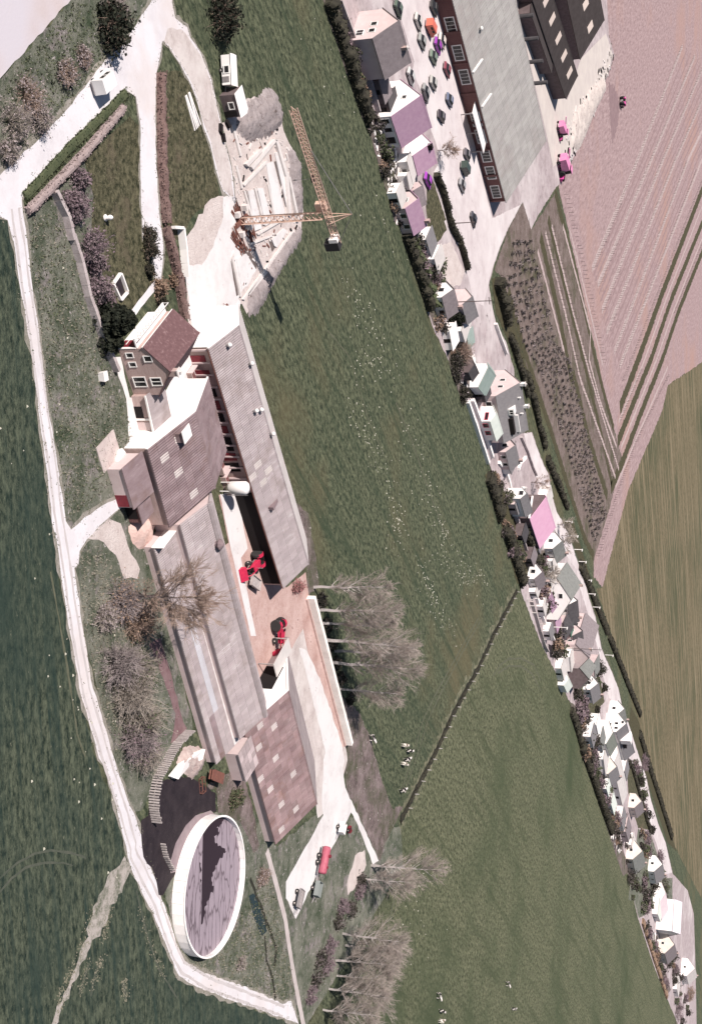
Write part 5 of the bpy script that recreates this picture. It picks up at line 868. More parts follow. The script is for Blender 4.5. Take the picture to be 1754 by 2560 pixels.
for loc, a, col, lab, kd in [(P(3, 600, 75), 70, (.10, .13, .10), 'dark green car at the top of the village road', 'car'), (P(3, 850, 225), 75, (.62, .15, .10), 'orange-red van parked by the factory wall', 'van'), (P(3, 885, 70), 78, (.03, .03, .03), 'black car in the archway above the orange-red van', 'car'),
                             (P(3, 790, 335), 75, (.30, .31, .29), 'grey car in the middle of the road, left of the purple one', 'car'), (P(3, 915, 370), 70, (.30, .05, .36), 'purple car parked by the factory windows', 'car'), (P(3, 950, 330), 75, (.66, .58, .53), 'cream car touching the purple car', 'car'),
                             (P(3, 880, 460), 78, (.16, .21, .16), 'pale green car below the purple one', 'car'), (P(3, 880, 665), 80, (.40, .39, .36), 'light grey car beside another grey car at the white gable', 'car'), (P(3, 820, 745), 60, (.27, .27, .26), 'mid-grey car closest to the white gable', 'car'),
                             (P(3, 945, 930), 85, (.035, .025, .035), 'black car alone in the lilac-roofed yard', 'car'), (P(3, 1150, 1235), 80, (.10, .09, .10), 'dark grey car by the factory canopy', 'car'), (P(3, 1125, 1345), 75, (.04, .06, .05), 'black-green van behind the dark grey car', 'van'),
                             (P(3, 835, 1440), 70, (.33, .05, .40), 'purple car tucked under the small lilac cottage', 'car'), (P(10, 860, 1240), 60, (.50, .10, .20), 'pinkish red car below the pink barn', 'car'), (P(9, 660, 1275), 60, (.35, .34, .34), 'grey car in the shade of the dormered house', 'car')]:
    car(loc, R(a), col, lab, kd, 1.08)
car(P(1, 650, 545), R(-52)+math.pi, (.74, .72, .70), 'white van on the pale road near the junction', 'van', 1.05)
# ---- harvesters and tractors by the factory
def machine(loc, ang, label, col, s=1.0, name='combine_harvester', cat='harvester'):
    p = G(loc); f0 = rotframe(p, ang); f = lambda u, v, z: f0(u*s, v*s, z*s); t = thing(name, label, cat, p); ax = (f0(0, 1, 0)-f0(0, 0, 0)).normalized()
    mb = MB(); mb.hexa([f(-3, -1.3, .9), f(1.2, -1.3, .9), f(1.2, 1.3, .9), f(-3, 1.3, .9)], [f(-3.2, -1.2, 2.6), f(.8, -1.25, 2.9), f(.8, 1.25, 2.9), f(-3.2, 1.2, 2.6)]); mb.build('body', col, t)
    mb = MB(); mb.hexa([f(1.2, -.9, 1.6), f(2.5, -.9, 1.6), f(2.5, .9, 1.6), f(1.2, .9, 1.6)], [f(1.2, -.9, 3.1), f(2.3, -.85, 3.1), f(2.3, .85, 3.1), f(1.2, .9, 3.1)]); o = mb.build('cab', glass, t); mb = MB(); mb.box(f, 1.0, 2.6, -1, 1, 3.11, 3.25); mb.build('cab_roof', col, o)
    mb = MB(); mb.hexa([f(2.6, -2.2, .15), f(4.1, -2.2, .15), f(4.1, 2.2, .15), f(2.6, 2.2, .15)], [f(2.7, -2.2, 1.2), f(3.4, -2.2, .7), f(3.4, 2.2, .7), f(2.7, 2.2, 1.2)]); o = mb.build('header', magenta, t); mb = MB(); mb.tube(f(3.5, -2.1, .95), f(3.5, 2.1, .95), .35*s, n=6); mb.build('reel', void_m, o)
    mb = MB(); mb.tube(f(-1, 1.3, 2.8), f(-3.8, 2.0, 3.3), .17*s, n=6); mb.build('unloading_pipe', col, t)
    for sg in (-1, 1): wheel(t, f(1.4, sg*1.5, .85), ax, .85*s, .5*s); wheel(t, f(-2.3, sg*1.2, .55), ax, .55*s, .35*s)
pinkp = mat('faded_pink_paint', (.60, .20, .38), (.66, .28, .44), 1, .6)
machine(P(4, 560, 1190), R(62), 'large pink combine harvester with black openings at the end of the factory', pinkp, 1.25)
machine(P(4, 555, 930), R(70), 'smaller magenta harvester parked above the large pink one', pinkp, .95)
def tractor(loc, ang, label, col, s=1.0, loader=False, cat='tractor'):
    p = G(loc); f0 = rotframe(p, ang); f = lambda u, v, z: f0(u*s, v*s, z*s); t = thing('tractor', label, cat, p); ax = (f0(0, 1, 0)-f0(0, 0, 0)).normalized()
    mb = MB(); mb.hexa([f(.1, -.35, .75), f(1.9, -.3, .75), f(1.9, .3, .75), f(.1, .35, .75)], [f(.1, -.36, 1.45), f(1.8, -.27, 1.35), f(1.8, .27, 1.35), f(.1, .36, 1.45)]); o = mb.build('hood', col, t)
    mb = MB(); mb.box(f, 1.9, 1.96, -.26, .26, .8, 1.25); mb.build('grille', void_m, o)
    mb = MB(); mb.box(f, -1.0, .6, -.28, .28, .5, .95); mb.build('chassis', steel, t)
    for sg in (-1, 1):
        mb = MB(); k = [(-1.2, 1.1), (-1.0, 1.5), (-.6, 1.62), (-.15, 1.5), (.05, 1.1)]; mb.v = []; mb.prism([f(x, sg*.5, z) for x, z in k]+[f(x, sg*.5, z-.07) for x, z in k[::-1]], ax*(.45*s*sg)); mb.build('mudguard', col, t)
        wheel(t, f(-.6, sg*.78, .78), ax, .78*s, .42*s); wheel(t, f(1.5, sg*.62, .42), ax, .42*s, .26*s)
    mb = MB(); mb.box(f, -.75, -.3, -.25, .25, .95, 1.1); mb.box(f, -.85, -.72, -.25, .25, 1.1, 1.55); mb.build('seat', void_m, t)
    mb = MB(); mb.tube(f(.35, 0, 1.3), f(.1, 0, 1.65), .03*s, n=5); mb.lathe(f(.1, 0, 1.65), [(.16*s, 0), (.22*s, 0), (.22*s, .03), (.16*s, .03)], 10); mb.build('steering_wheel', void_m, t)
    mb = MB(); mb.tube(f(1.2, .2, 1.35), f(1.2, .2, 2.1), .045*s, n=6); mb.build('exhaust', steel, t)
    if loader:
        mb = MB()
        for sg in (-1, 1): mb.tube(f(.3, sg*.5, 1.4), f(2.5, sg*.5, 1.1), .07*s, n=5); mb.tube(f(2.5, sg*.5, 1.1), f(3.0, sg*.5, .4), .07*s, n=5)
        mb.build('loader_arm', col, t); mb = MB(); mb.hexa([f(2.9, -.9, .15), f(3.7, -.9, .1), f(3.7, .9, .1), f(2.9, .9, .15)], [f(2.9, -.9, .8), f(3.0, -.9, .85), f(3.0, .9, .85), f(2.9, .9, .8)]); mb.build('bucket', col, t)
tractor(P(7, 1060, 930), R(-62), 'red tractor parked in front of the open black shed', red_paint, 1.25, True)
tractor(P(15, 385, 640), R(10), 'red tractor by the white porch of the rust-coloured barn', red_paint, 1.25, True)
tractor(P(4, 1000, 735), R(80), 'purple tractor standing on dark soil in the ploughed field', magenta, 1.6)
def wagon(loc, ang, label, L, W, h, col, side=.5, name='farm_trailer', cat='trailer', slats=0, axles=1, floor=None):
    p = G(loc); f = rotframe(p, ang); t = thing(name, label, cat, p); ax = (f(0, 1, 0)-f(0, 0, 0)).normalized(); mb = MB(); mb.box(f, -L/2, L/2, -W/2, W/2, h, h+.12); o = mb.build('bed', floor or col, t)
    if slats:
        for k in range(slats): mb = MB(); mb.box(f, -L/2+L*k/slats+.02, -L/2+L*(k+1)/slats-.02, -W/2+.05, W/2-.05, h+.125, h+.17); mb.build('plank', timber, o)
    for nm, b in (('side_board', (-L/2, L/2, -W/2, -W/2+.06)), ('side_board', (-L/2, L/2, W/2-.06, W/2)), ('end_board', (-L/2, -L/2+.06, -W/2+.06, W/2-.06)), ('end_board', (L/2-.06, L/2, -W/2+.06, W/2-.06))):
        mb = MB(); mb.box(f, *b, h+.124, h+.124+side); mb.build(nm, col, t)
    for k in range(axles):
        for sg in (-1, 1): wheel(t, f((-.0 if axles == 1 else (-.32+.64*k)*L), sg*(W/2-.08), .42), ax, .42, .24)
    mb = MB(); mb.tube(f(L/2, .3, h), f(L/2+1.2, 0, .5), .05, n=5); mb.tube(f(L/2, -.3, h), f(L/2+1.2, 0, .5), .05, n=5); mb.build('drawbar', steel, t); return t
wagon(P(7, 1060, 1090), R(70)+math.pi, 'brown flat trailer hitched behind the red tractor in the yard', 3.4, 1.7, .7, timber, .3, slats=4)
wagon(P(17, 400, 1000), R(-30), 'grey slatted wagon at the end of the track by the tank', 3.2, 1.9, .8, steel, .25, slats=6, axles=2)
wagon(P(17, 520, 930), R(-30), 'greenish tipping trailer next to the grey slatted wagon', 2.6, 1.8, .8, mat('green_grey_paint', (.20, .22, .21), rough=.7), .7)
wagon(P(17, 700, 490), R(-35), 'small pale two-wheeled cart with dark sides near the barn corner', 2.0, 1.4, .7, white_wall, .8)
wagon(P(17, 770, 500), R(20), 'short dark red hand cart beside the pale cart', 1.2, .8, .4, red_dark, .4)
p = G(P(17, 560, 720)); f = rotframe(p, R(-28)); t = thing('tanker_trailer', 'long faded red slurry tanker parked on the track', 'tanker', p); ax = (f(1, 0, 0)-f(0, 0, 0)).normalized(); pinkred = mat('faded_red_paint', (.40, .11, .15), (.33, .07, .10), 1, .55)
mb = MB(); mb.lathe(f(-2.5, 0, 1.35), [(.1, 0), (.6, .08), (.75, .3), (.75, 4.6), (.6, 4.85), (.1, 4.95)], 16, ax); mb.build('tank', pinkred, t, True)
mb = MB(); mb.lathe(f(-.8, 0, 2.0), [(.3, 0), (.3, .3), (.33, .32), (.33, .4), (.1, .42)], 10); mb.lathe(f(1.2, 0, 2.0), [(.22, 0), (.22, .25), (.1, .27)], 10); mb.build('hatch', red_dark, t)
mb = MB(); mb.box(f, -2.4, 2.6, -.4, .4, .5, .68); mb.tube(f(2.6, .3, .6), f(4, 0, .5), .06, n=5); mb.tube(f(2.6, -.3, .6), f(4, 0, .5), .06, n=5); mb.build('chassis', steel, t)
for x in (-.6, .6):
    for sg in (-1, 1): wheel(t, f(x, sg*.85, .5), (f(0, 1, 0)-f(0, 0, 0)).normalized(), .5, .3)
# ================================================================ building site
cb = G(P(2, 640, 1440)); ch = hgt(P(2, 640, 1440), P(2, 1295, 1500)); t = thing('tower_crane', 'orange lattice tower crane over the foundations', 'crane', cb)
def lattice(a, b, w, n, name, m, parent, tri=False, r=.07):
    a, b = Vector(a), Vector(b); d = (b-a); L = d.length; d /= L; s = d.cross(Vector((0, 0, 1))) if abs(d.z) < .9 else Vector((math.cos(.4), math.sin(.4), 0)); s.normalize(); u = s.cross(d).normalized(); u = u if abs(d.z) > .9 or u.z > 0 else -u
    cor = [s*w/2-u*w/2, -s*w/2-u*w/2, -s*w/2+u*w/2, s*w/2+u*w/2] if not tri else [s*w/2-u*w/2, -s*w/2-u*w/2, u*w*.6]; k = len(cor); mb = MB()
    for c in cor: mb.tube(a+c, b+c, r, n=4)
    for i in range(n):
        p, q_ = a+d*L*i/n, a+d*L*(i+1)/n
        for j in range(k):
            c0, c1 = cor[j], cor[(j+1) % k]; mb.tube(p+c0, q_+c1, r*.65, n=3, cap=False); mb.tube(p+c0, p+c1, r*.6, n=3, cap=False)
    return mb.build(name, m, parent)
top = cb+Vector((0, 0, ch)); lattice(cb, top, 1.0, 14, 'mast', crane_m, t, r=.085)
jt = G(P(2, 1045, 545), ch+.6); jd = (jt-top); jd.z = 0; jl = jd.length; jd.normalize(); jb = top+Vector((0, 0, .9))
lattice(jb, jb+jd*jl, .95, 24, 'jib', crane_m, t, True, .08); cj = jb-jd*5.2; lattice(jb, cj, .9, 5, 'counter_jib', crane_m, t, True, .08)
side = Vector((-jd.y, jd.x, 0)); apx = top+Vector((0, 0, 4.6)); mb = MB()
for sg in (-1, 1): mb.tube(jb+side*.5*sg, apx, .09, .06, 4); mb.tube(jb+side*.5*sg-jd*1.2, apx, .09, .06, 4)
mb.build('tower_head', crane_m, t)
mb = MB(); mb.tube(apx, jb+jd*jl*.62+Vector((0, 0, .6)), .05, n=3); mb.tube(apx, cj+Vector((0, 0, .3)), .05, n=3); mb.build('tie_rod', steel, t)
f = frame(cj, jd); mb = MB(); mb.box(f, -.9, .5, -.75, .75, -1.9, .3); o = mb.build('counterweight', mat('dark_ballast', (.03, .028, .03), rough=.9), t); mb = MB(); mb.box(f, .55, 1.2, -.7, .7, -1.0, .35); mb.build('machinery_box', white_wall, o)
f = frame(jb+jd*1.0-side*.9, jd); mb = MB(); mb.box(f, -.6, .7, -.5, .5, -1.9, -.3); mb.build('cab', crane_m, t)
tx = jb+jd*jl*.36; mb = MB(); mb.box(frame(tx, jd), -.4, .4, -.4, .4, -.75, -.45); o = mb.build('trolley', void_m, t); mb = MB(); mb.tube(tx-Vector((0, 0, .7)), tx-Vector((0, 0, 3.2)), .03, n=3); mb.tube(tx-Vector((0, 0, 3.2)), tx-Vector((0, 0, 3.7)), .16, .05, 6); mb.build('hook', steel, o)
mb = MB(); f = rotframe(cb, AX); mb.box(f, -2.2, 2.2, -.35, .35, .0, .35); mb.box(f, -.35, .35, -2.2, -.36, .002, .35); mb.box(f, -.35, .35, .36, 2.2, .002, .35); mb.build('base_cross', rustm, t)
for a, b in ((1.2, 1.2), (-1.9, 1.2), (1.2, -1.9), (-1.9, -1.9)): mb = MB(); mb.box(f, a, a+.8, b, b+.8, .0, .9); mb.build('ballast_block', conc_m, t)
rg = random.Random(12)
for k, (x, y, m, lab) in enumerate([(600, 1370, rustm, 'rusty reinforcement bundle above the crane foot'), (590, 1560, rustm, 'brown formwork stack left of the crane foot'), (640, 1640, rustm, 'rust-brown girder pile below the crane foot'), (720, 1540, rustm, 'tangle of brown steel right of the crane foot')]):
    p = G(P(2, x, y)); f = rotframe(p, AX+rg.random()); t = thing('material_stack', lab, 'stack', p)
    for i in range(6): mb = MB(); a = -1.6+.5*i; mb.box(rotframe(f(0, a*.6, 0), AX+rg.random()*.9), -1.3, 1.3, -.1, .1, .08*i, .08*i+.13); mb.build('beam', m, t)
def strip(name, label, k, pts, h, m, cat='slab', group=None):
    w = [G(P(k, x, y)) for x, y in pts]; t = MB(); t.prism([Vector((p.x, p.y, -.2)) for p in w], Vector((0, 0, .2+h))); o = t.build(name, m, loc=w[0]); return tag(o, label, cat, group)
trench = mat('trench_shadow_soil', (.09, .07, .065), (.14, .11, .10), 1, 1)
strip('floor_slab', 'widest white floor slab between the trenches of the building site', 2, [(835, 985), (890, 970), (985, 1380), (905, 1405)], .25, yard_m)
strip('floor_slab', 'white floor slab left of the widest one on the building site', 2, [(765, 1180), (810, 1180), (880, 1450), (830, 1480)], .25, yard_m)
strip('floor_slab', 'third white floor slab, nearest the crane foot', 2, [(690, 1200), (735, 1195), (800, 1500), (745, 1520)], .25, yard_m)
strip('floor_slab', 'far white floor slab along the right-hand foundation wall', 2, [(905, 900), (950, 880), (1010, 1240), (1000, 1330)], .22, yard_m)
strip('floor_slab', 'white corner slab below the crane mast', 2, [(880, 1590), (975, 1500), (1000, 1520), (920, 1650), (900, 1640)], .25, yard_m)
strip('floor_slab', 'large white slab beside the lower trench', 2, [(600, 1740), (680, 1700), (760, 1830), (650, 1990)], .15, yard_m)
for k, (lab, pts) in enumerate([('foundation wall along the upper edge of the site', [(700, 1010), (890, 790), (910, 800), (720, 1035)]), ('slanting concrete kerb above the upper foundation wall', [(660, 990), (780, 870), (795, 885), (680, 1010)]),
                                ('long right-hand foundation wall of the site', [(895, 790), (915, 795), (1000, 1080), (1025, 1400), (1005, 1400), (980, 1090)]), ('outer kerb line near the long soil heap', [(1000, 1090), (1015, 1090), (1090, 1440), (1075, 1445)]),
                                ('long thin board line down to the long shed', [(1050, 1510), (1060, 1518), (660, 2070), (645, 2065)]), ('second board line beside the lower trench', [(830, 1840), (845, 1850), (700, 2030), (690, 2018)]),
                                ('low concrete rib between the narrow trenches', [(740, 1180), (752, 1180), (825, 1470), (812, 1475)]), ('low concrete rib beside the widest slab', [(845, 1150), (856, 1150), (910, 1420), (898, 1420)]), ('low concrete rib by the crane foot', [(655, 1200), (668, 1200), (730, 1420), (717, 1420)]), ('cross rib at the head of the slabs', [(650, 1150), (840, 960), (850, 972), (662, 1165)]), ('cross rib under the crane mast', [(760, 1540), (1000, 1400), (1008, 1415), (770, 1555)]), ('short kerb left of the crane mast', [(700, 1620), (860, 1560), (866, 1572), (708, 1634)]), ('foundation line along the site track', [(560, 680), (575, 676), (640, 920), (626, 926)]), ('inner foundation line beside the track', [(590, 1000), (604, 996), (650, 1180), (636, 1184)]), ('lower foundation line toward the white yard', [(560, 1740), (574, 1738), (640, 2040), (626, 2044)])]):
    strip('foundation_wall', lab, 2, pts, .55 if k < 4 else .3, conc_m, 'wall')
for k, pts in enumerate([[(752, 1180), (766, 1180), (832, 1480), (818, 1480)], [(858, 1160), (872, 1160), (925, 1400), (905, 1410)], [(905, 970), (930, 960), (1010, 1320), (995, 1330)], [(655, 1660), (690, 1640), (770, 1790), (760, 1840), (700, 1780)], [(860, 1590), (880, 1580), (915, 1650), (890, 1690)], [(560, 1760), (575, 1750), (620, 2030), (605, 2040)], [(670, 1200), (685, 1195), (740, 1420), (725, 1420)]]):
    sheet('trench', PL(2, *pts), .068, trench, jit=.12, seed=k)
mound('earth_heap', PL(2, (600, 640), (650, 510), (780, 450), (830, 380), (900, 390), (970, 560), (960, 690), (860, 770), (700, 815), (620, 740)), 1.3, heap_m, 1, .5, 'broad grey earth heap at the upper end of the building site', 'heap', 1.6)
mound('earth_heap', PL(2, (1010, 880), (1050, 860), (1110, 970), (1130, 1360), (1090, 1440), (1050, 1250), (1030, 1080)), 1.0, heap_m, 2, .5, 'long earth heap to the right of the foundations', 'heap', 1.5)
mound('earth_heap', PL(2, (1050, 1540), (1120, 1480), (1115, 1600), (1000, 1760), (870, 2000), (770, 2180), (700, 2200), (690, 2060), (800, 1900), (940, 1700)), 1.0, heap_m, 3, .5, 'long earth heap running down beside the board line', 'heap', 1.5)
mound('sand_heap', PL(7, (230, 540), (290, 440), (350, 560), (330, 650), (300, 780), (210, 850), (150, 780), (120, 660)), 1.2, mat('pink_sand', (.55, .38, .33), (.62, .46, .41), .6, 1, .8, 3, 8), 7, .5, 'pink sand heap below the lean-to shed', 'heap')
mound('rubble_heap', PL(4, (660, 830), (800, 620), (880, 560), (900, 640), (800, 840), (760, 950), (700, 1080), (650, 1060)), 1.0, mat('pale_rubble', (.60, .54, .49), (.44, .38, .35), .4, 1, 1, 1.5, 8, speck=(.2, .16, .15), spscale=.8, splo=.62, sphi=.7), 9, 1.3, 'pale rubble heap between the factory yard and the ploughed field', 'heap', 1.4)
sheet('dark_soil_patch', PL(4, (920, 600), (960, 620), (1000, 740), (985, 900), (945, 1030), (925, 760)), .07, mat('dark_tilled', (.20, .135, .14), (.27, .19, .19), .4, 1), jit=1.0)
# site hut and caravan
def hut(loc, ang, L, W, h, label, wall, roofm, name, cat, pitch=.5, wheels=False):
    p = G(loc); f = rotframe(p, ang); t = thing(name, label, cat, p); z0 = .45 if wheels else 0; mb = MB(); mb.box(f, -L/2, L/2, -W/2, W/2, z0, h); mb.build('wall', wall, t)
    mb = MB(); mb.prism([f(-L/2-.15, -W/2-.15, h+.005), f(-L/2-.15, 0, h+pitch), f(-L/2-.15, W/2+.15, h+.005)], (f(1, 0, 0)-f(0, 0, 0))*(L+.3)); mb.build('roof', roofm, t)
    window(t, f(-.5, -W/2, h*.45), f(1, 0, 0)-f(0, 0, 0), f(0, -1, 0)-f(0, 0, 0), .9, .7)
    mb = MB(); mb.box(f, L*.22, L*.22+.8, -W/2-.06, -W/2, z0+.05, h*.8); mb.build('door', steel if wheels else void_m, t)
    if wheels:
        for sg in (-1, 1): wheel(t, f(0, sg*(W/2-.05), .35), (f(0, 1, 0)-f(0, 0, 0)), .35, .2)
        mb = MB(); mb.tube(f(L/2, 0, .5), f(L/2+1.2, 0, .45), .06, n=5); mb.build('drawbar', steel, t)
hut(P(2, 525, 500), R(40), 3.4, 3.0, 2.5, 'white site hut with dark front at the head of the building site', dark_shed_wall, white_wall, 'site_hut', 'hut', .45)
hut(P(2, 490, 250), R(10), 4.2, 1.9, 2.0, 'white builders caravan above the site hut', white_wall, white_wall, 'site_caravan', 'caravan', .12, True)
for k, (x, y) in enumerate([(470, 700), (490, 775), (525, 670)]): p = G(P(2, x, y)); f = rotframe(p, R(30*k)); mb = MB(); mb.prism([f(-.6, -.3, 0), f(.6, -.3, 0), f(.8, .3, 0), f(-.5, .4, 0)], Vector((0, 0, .5))); tag(mb.build('equipment_crate', void_m, loc=p), 'small dark crate by the site track, %s of three from the hut' % ['middle', 'farthest', 'nearest'][k], 'crate')
bd = G(P(1, 1275, 740)); f = rotframe(bd, R(38)); t = thing('timber_pile', 'pile of pale planks on the grass island of the site track', 'planks', bd)
for k in range(6): mb = MB(); mb.box(rotframe(f(0, .35*k-.9, 0), R(38+4*(k % 3))), -2.6, 2.4, -.12, .12, .02+.05*(k % 2), .14+.05*(k % 2)); mb.build('plank', white_wall, t)
# yard bits
p = G(P(14, 1040, 1880)); t = thing('muck_spreader', 'rusty brown muck spreader at the end of the stepped shed', 'spreader', p); f = rotframe(p, R(70)); ax = (f(0, 1, 0)-f(0, 0, 0))
mb = MB(); mb.hexa([f(-1.8, -.5, .6), f(1.6, -.5, .6), f(1.6, .5, .6), f(-1.8, .5, .6)], [f(-1.9, -.8, 1.4), f(1.7, -.8, 1.4), f(1.7, .8, 1.4), f(-1.9, .8, 1.4)]); mb.build('hopper', rustm, t); mb = MB(); [mb.tube(f(-2.0, -.7, z), f(-2.0, .7, z), .14, n=6) for z in (.8, 1.2)]; mb.build('beater', rustm, t)
for sg in (-1, 1): wheel(t, f(-.3, sg*.85, .45), ax, .45, .28)
mb = MB(); mb.tube(f(1.6, 0, .6), f(3, 0, .5), .07, n=5); mb.build('drawbar', rustm, t)
p = G(P(14, 960, 1950)); t = thing('hay_rack', 'low red tubular rack on the wet yard', 'rack', p); f = rotframe(p, R(12)); mb = MB()
for z in (.1, .55): [mb.tube(f(a, b, z), f(c, d, z), .05, n=4) for a, b, c, d in ((-1.1, -.5, 1.1, -.5), (-1.1, .5, 1.1, .5), (-1.1, -.5, -1.1, .5), (1.1, -.5, 1.1, .5))]
mb.build('frame', rustm, t); mb = MB(); [mb.tube(f(a, b, 0), f(a, b, .6), .05, n=4) for a in (-1.1, 0, 1.1) for b in (-.5, .5)]; mb.build('upright', rustm, t)
for k, (z, x, y, lab) in enumerate([(6, 1075, 415, 'dark barrow left in the white yard near the long shed'), (6, 1180, 260, 'dark sawhorse and beam at the end of the long shed'), (6, 1040, 490, 'small reddish barrow in front of the long shed')]):
    p = G(P(z, x, y)); f = rotframe(p, R(50*k+20)); t = thing('wheelbarrow' if k != 1 else 'sawhorse', lab, 'barrow' if k != 1 else 'sawhorse', p); mb = MB()
    if k != 1:
        mb.hexa([f(-.4, -.25, .3), f(.4, -.25, .3), f(.4, .25, .3), f(-.4, .25, .3)], [f(-.6, -.4, .65), f(.6, -.4, .65), f(.6, .4, .65), f(-.6, .4, .65)]); mb.build('tray', rustm, t); mb = MB(); [mb.tube(f(-.2, s*.3, .35), f(-1.1, s*.3, .6), .03, n=4) for s in (-1, 1)]; mb.build('handle', timber, t); wheel(t, f(.6, 0, .2), f(0, 1, 0)-f(0, 0, 0), .2, .1, False)
    else:
        mb.box(f, -1.5, 1.5, -.14, .14, .75, .95); mb.build('beam', rustm, t); mb = MB(); [mb.tube(f(a, b, 0), f(a, 0, .78), .05, n=4) for a in (-1.1, 1.1) for b in (-.4, .4)]; mb.build('leg', rustm, t)
bed = G(P(6, 735, 1095)); f = rotframe(bed, AX); t = thing('planter_bed', 'low edged grass bed in the inner farm court', 'planter', bed); mb = MB(); mb.box(f, -1.1, 1.1, -1.4, 1.4, 0, .25); mb.build('kerb', conc_m, t); mb = MB(); mb.box(f, -1.0, 1.0, -1.3, 1.3, .25, .3); mb.build('turf', lawn, t)
g0 = G(P(5, 880, 610)); t = thing('sandpit_frame', 'white-edged square frame on the front lawn', 'frame', g0); f = rotframe(g0, R(50))
cs = [G(P(5, x, y)) for x, y in ((810, 610), (865, 530), (915, 670), (865, 730))]
for k in range(4): a, b = cs[k], cs[(k+1) % 4]; ff = frame(a, b-a); mb = MB(); mb.box(ff, .1, (b-a).length-.1, -.12, .12, 0, .45); mb.build('edge_board', white_wall, t)
sheet('dug_bed', PL(5, (822, 612), (866, 545), (905, 668), (866, 715)), .07, wet_m)
for k, (x, y, lab) in enumerate([(760, 130, 'white garden ornament alone on the front lawn'), ]): p = G(P(5, x, y)); mb = MB(); mb.lathe(p, [(.4, 0), (.45, .2), (.2, .4), (.35, .8), (.2, 1.1), (.05, 1.2)], 10); tag(mb.build('garden_urn', white_wall, loc=p, smooth=True), lab, 'ornament')
p = G(P(5, 725, 1280)); f = rotframe(p, R(20)); mb = MB(); mb.hexa([f(-.5, -.4, 0), f(.5, -.4, 0), f(.5, .4, 0), f(-.5, .4, 0)], [f(-.6, -.5, .9), f(.6, -.5, .9), f(.6, .5, .9), f(-.6, .5, .9)]); tag(mb.build('feed_trough', white_wall, loc=p), 'white tub on the rough grass left of the farmhouse', 'tub')
p = G(P(5, 850, 1870)); f = rotframe(p, R(-30)); mb = MB(); mb.hexa([f(-1, -.4, 0), f(1, -.4, 0), f(1, .4, 0), f(-1, .4, 0)], [f(-1.1, -.5, .7), f(1.1, -.5, .7), f(1.1, .5, .7), f(-1.1, .5, .7)]); tag(mb.build('bath_trough', white_wall, loc=p), 'white bath trough on the bank beside the concrete ramp', 'trough')
# gate posts of the drive and fence posts along the ditch
pm = mat('post_wood', (.50, .47, .45), (.4, .37, .35), 2, .95)
dl = [G(P(23, x, y)) for x, y in ((1295, 260), (1110, 610), (990, 870), (760, 1290), (640, 1560), (500, 1830), (330, 2170))]; me = None; tot = 0
for i in range(len(dl)-1):
    a, b = dl[i], dl[i+1]; L = (b-a).length; k = max(1, int(L/4.2)); d = (b-a).normalized(); n = Vector((-d.y, d.x, 0))
    for j in range(k):
        p = a.lerp(b, j/k)+n*.1; mb = MB()
        if me is None: mb.tube(p-Vector((0, 0, .1)), p+Vector((0, 0, 1.15)), .09, .08, 5); o = mb.build('fence_post', pm, loc=p); me = o.data
        else: o = bpy.data.objects.new('fence_post', me); COL.objects.link(o); o.location = p
        o.rotation_euler = (rg.uniform(-.1, .1), rg.uniform(-.1, .1), 0); tag(o, 'pale wooden post in the fence along the dark ditch', 'post', 'posts along the ditch')
for k, (x, y) in enumerate([(300, 540), (330, 610), (360, 690), (395, 745), (420, 820), (440, 880), (460, 990), (480, 1060)]):
    o = bpy.data.objects.new('fence_post', me); COL.objects.link(o); o.location = G(P(11, x, y)); o.scale = (2, 2, 1.5); tag(o, 'short white post along the mauve fence wall at the field corner', 'post', 'posts at the field corner')
# cattle
def cow_mesh():
    sk = bpy.data.meshes.new('cow_skel')
    J = [(-.75, 0, 1.15), (-.3, 0, 1.12), (.25, 0, 1.12), (.65, 0, 1.2), (.95, 0, 1.38), (1.25, 0, 1.42), (1.5, 0, 1.22), (-.7, .24, .95), (-.78, .24, .5), (-.72, .24, 0), (-.7, -.24, .95), (-.78, -.24, .5), (-.72, -.24, 0), (.55, .22, .9), (.55, .22, .45), (.55, .22, 0), (.55, -.22, .9), (.55, -.22, .45), (.55, -.22, 0), (-.95, 0, 1.1), (-1.02, 0, .55), (1.2, .28, 1.5), (1.2, -.28, 1.5)]
    E = [(0, 1), (1, 2), (2, 3), (3, 4), (4, 5), (5, 6), (0, 7), (7, 8), (8, 9), (0, 10), (10, 11), (11, 12), (3, 13), (13, 14), (14, 15), (3, 16), (16, 17), (17, 18), (0, 19), (19, 20), (5, 21), (5, 22)]
    rad = [.34, .40, .38, .34, .22, .17, .10, .17, .08, .06, .17, .08, .06, .14, .08, .06, .14, .08, .06, .05, .04, .06, .06]
    sk.from_pydata(J, E, []); o = bpy.data.objects.new('cow_tmp', sk); COL.objects.link(o); o.modifiers.new('skin', 'SKIN'); ss = o.modifiers.new('sub', 'SUBSURF'); ss.levels = 1
    for v, r in zip(sk.skin_vertices[0].data, rad): v.radius = (r, r)
    sk.skin_vertices[0].data[1].use_root = True
    dg = bpy.context.evaluated_depsgraph_get(); m = bpy.data.meshes.new_from_object(o.evaluated_get(dg)); bpy.data.objects.remove(o, do_unlink=True); m.polygons.foreach_set('use_smooth', [True]*len(m.polygons)); return m
cm = cow_mesh()
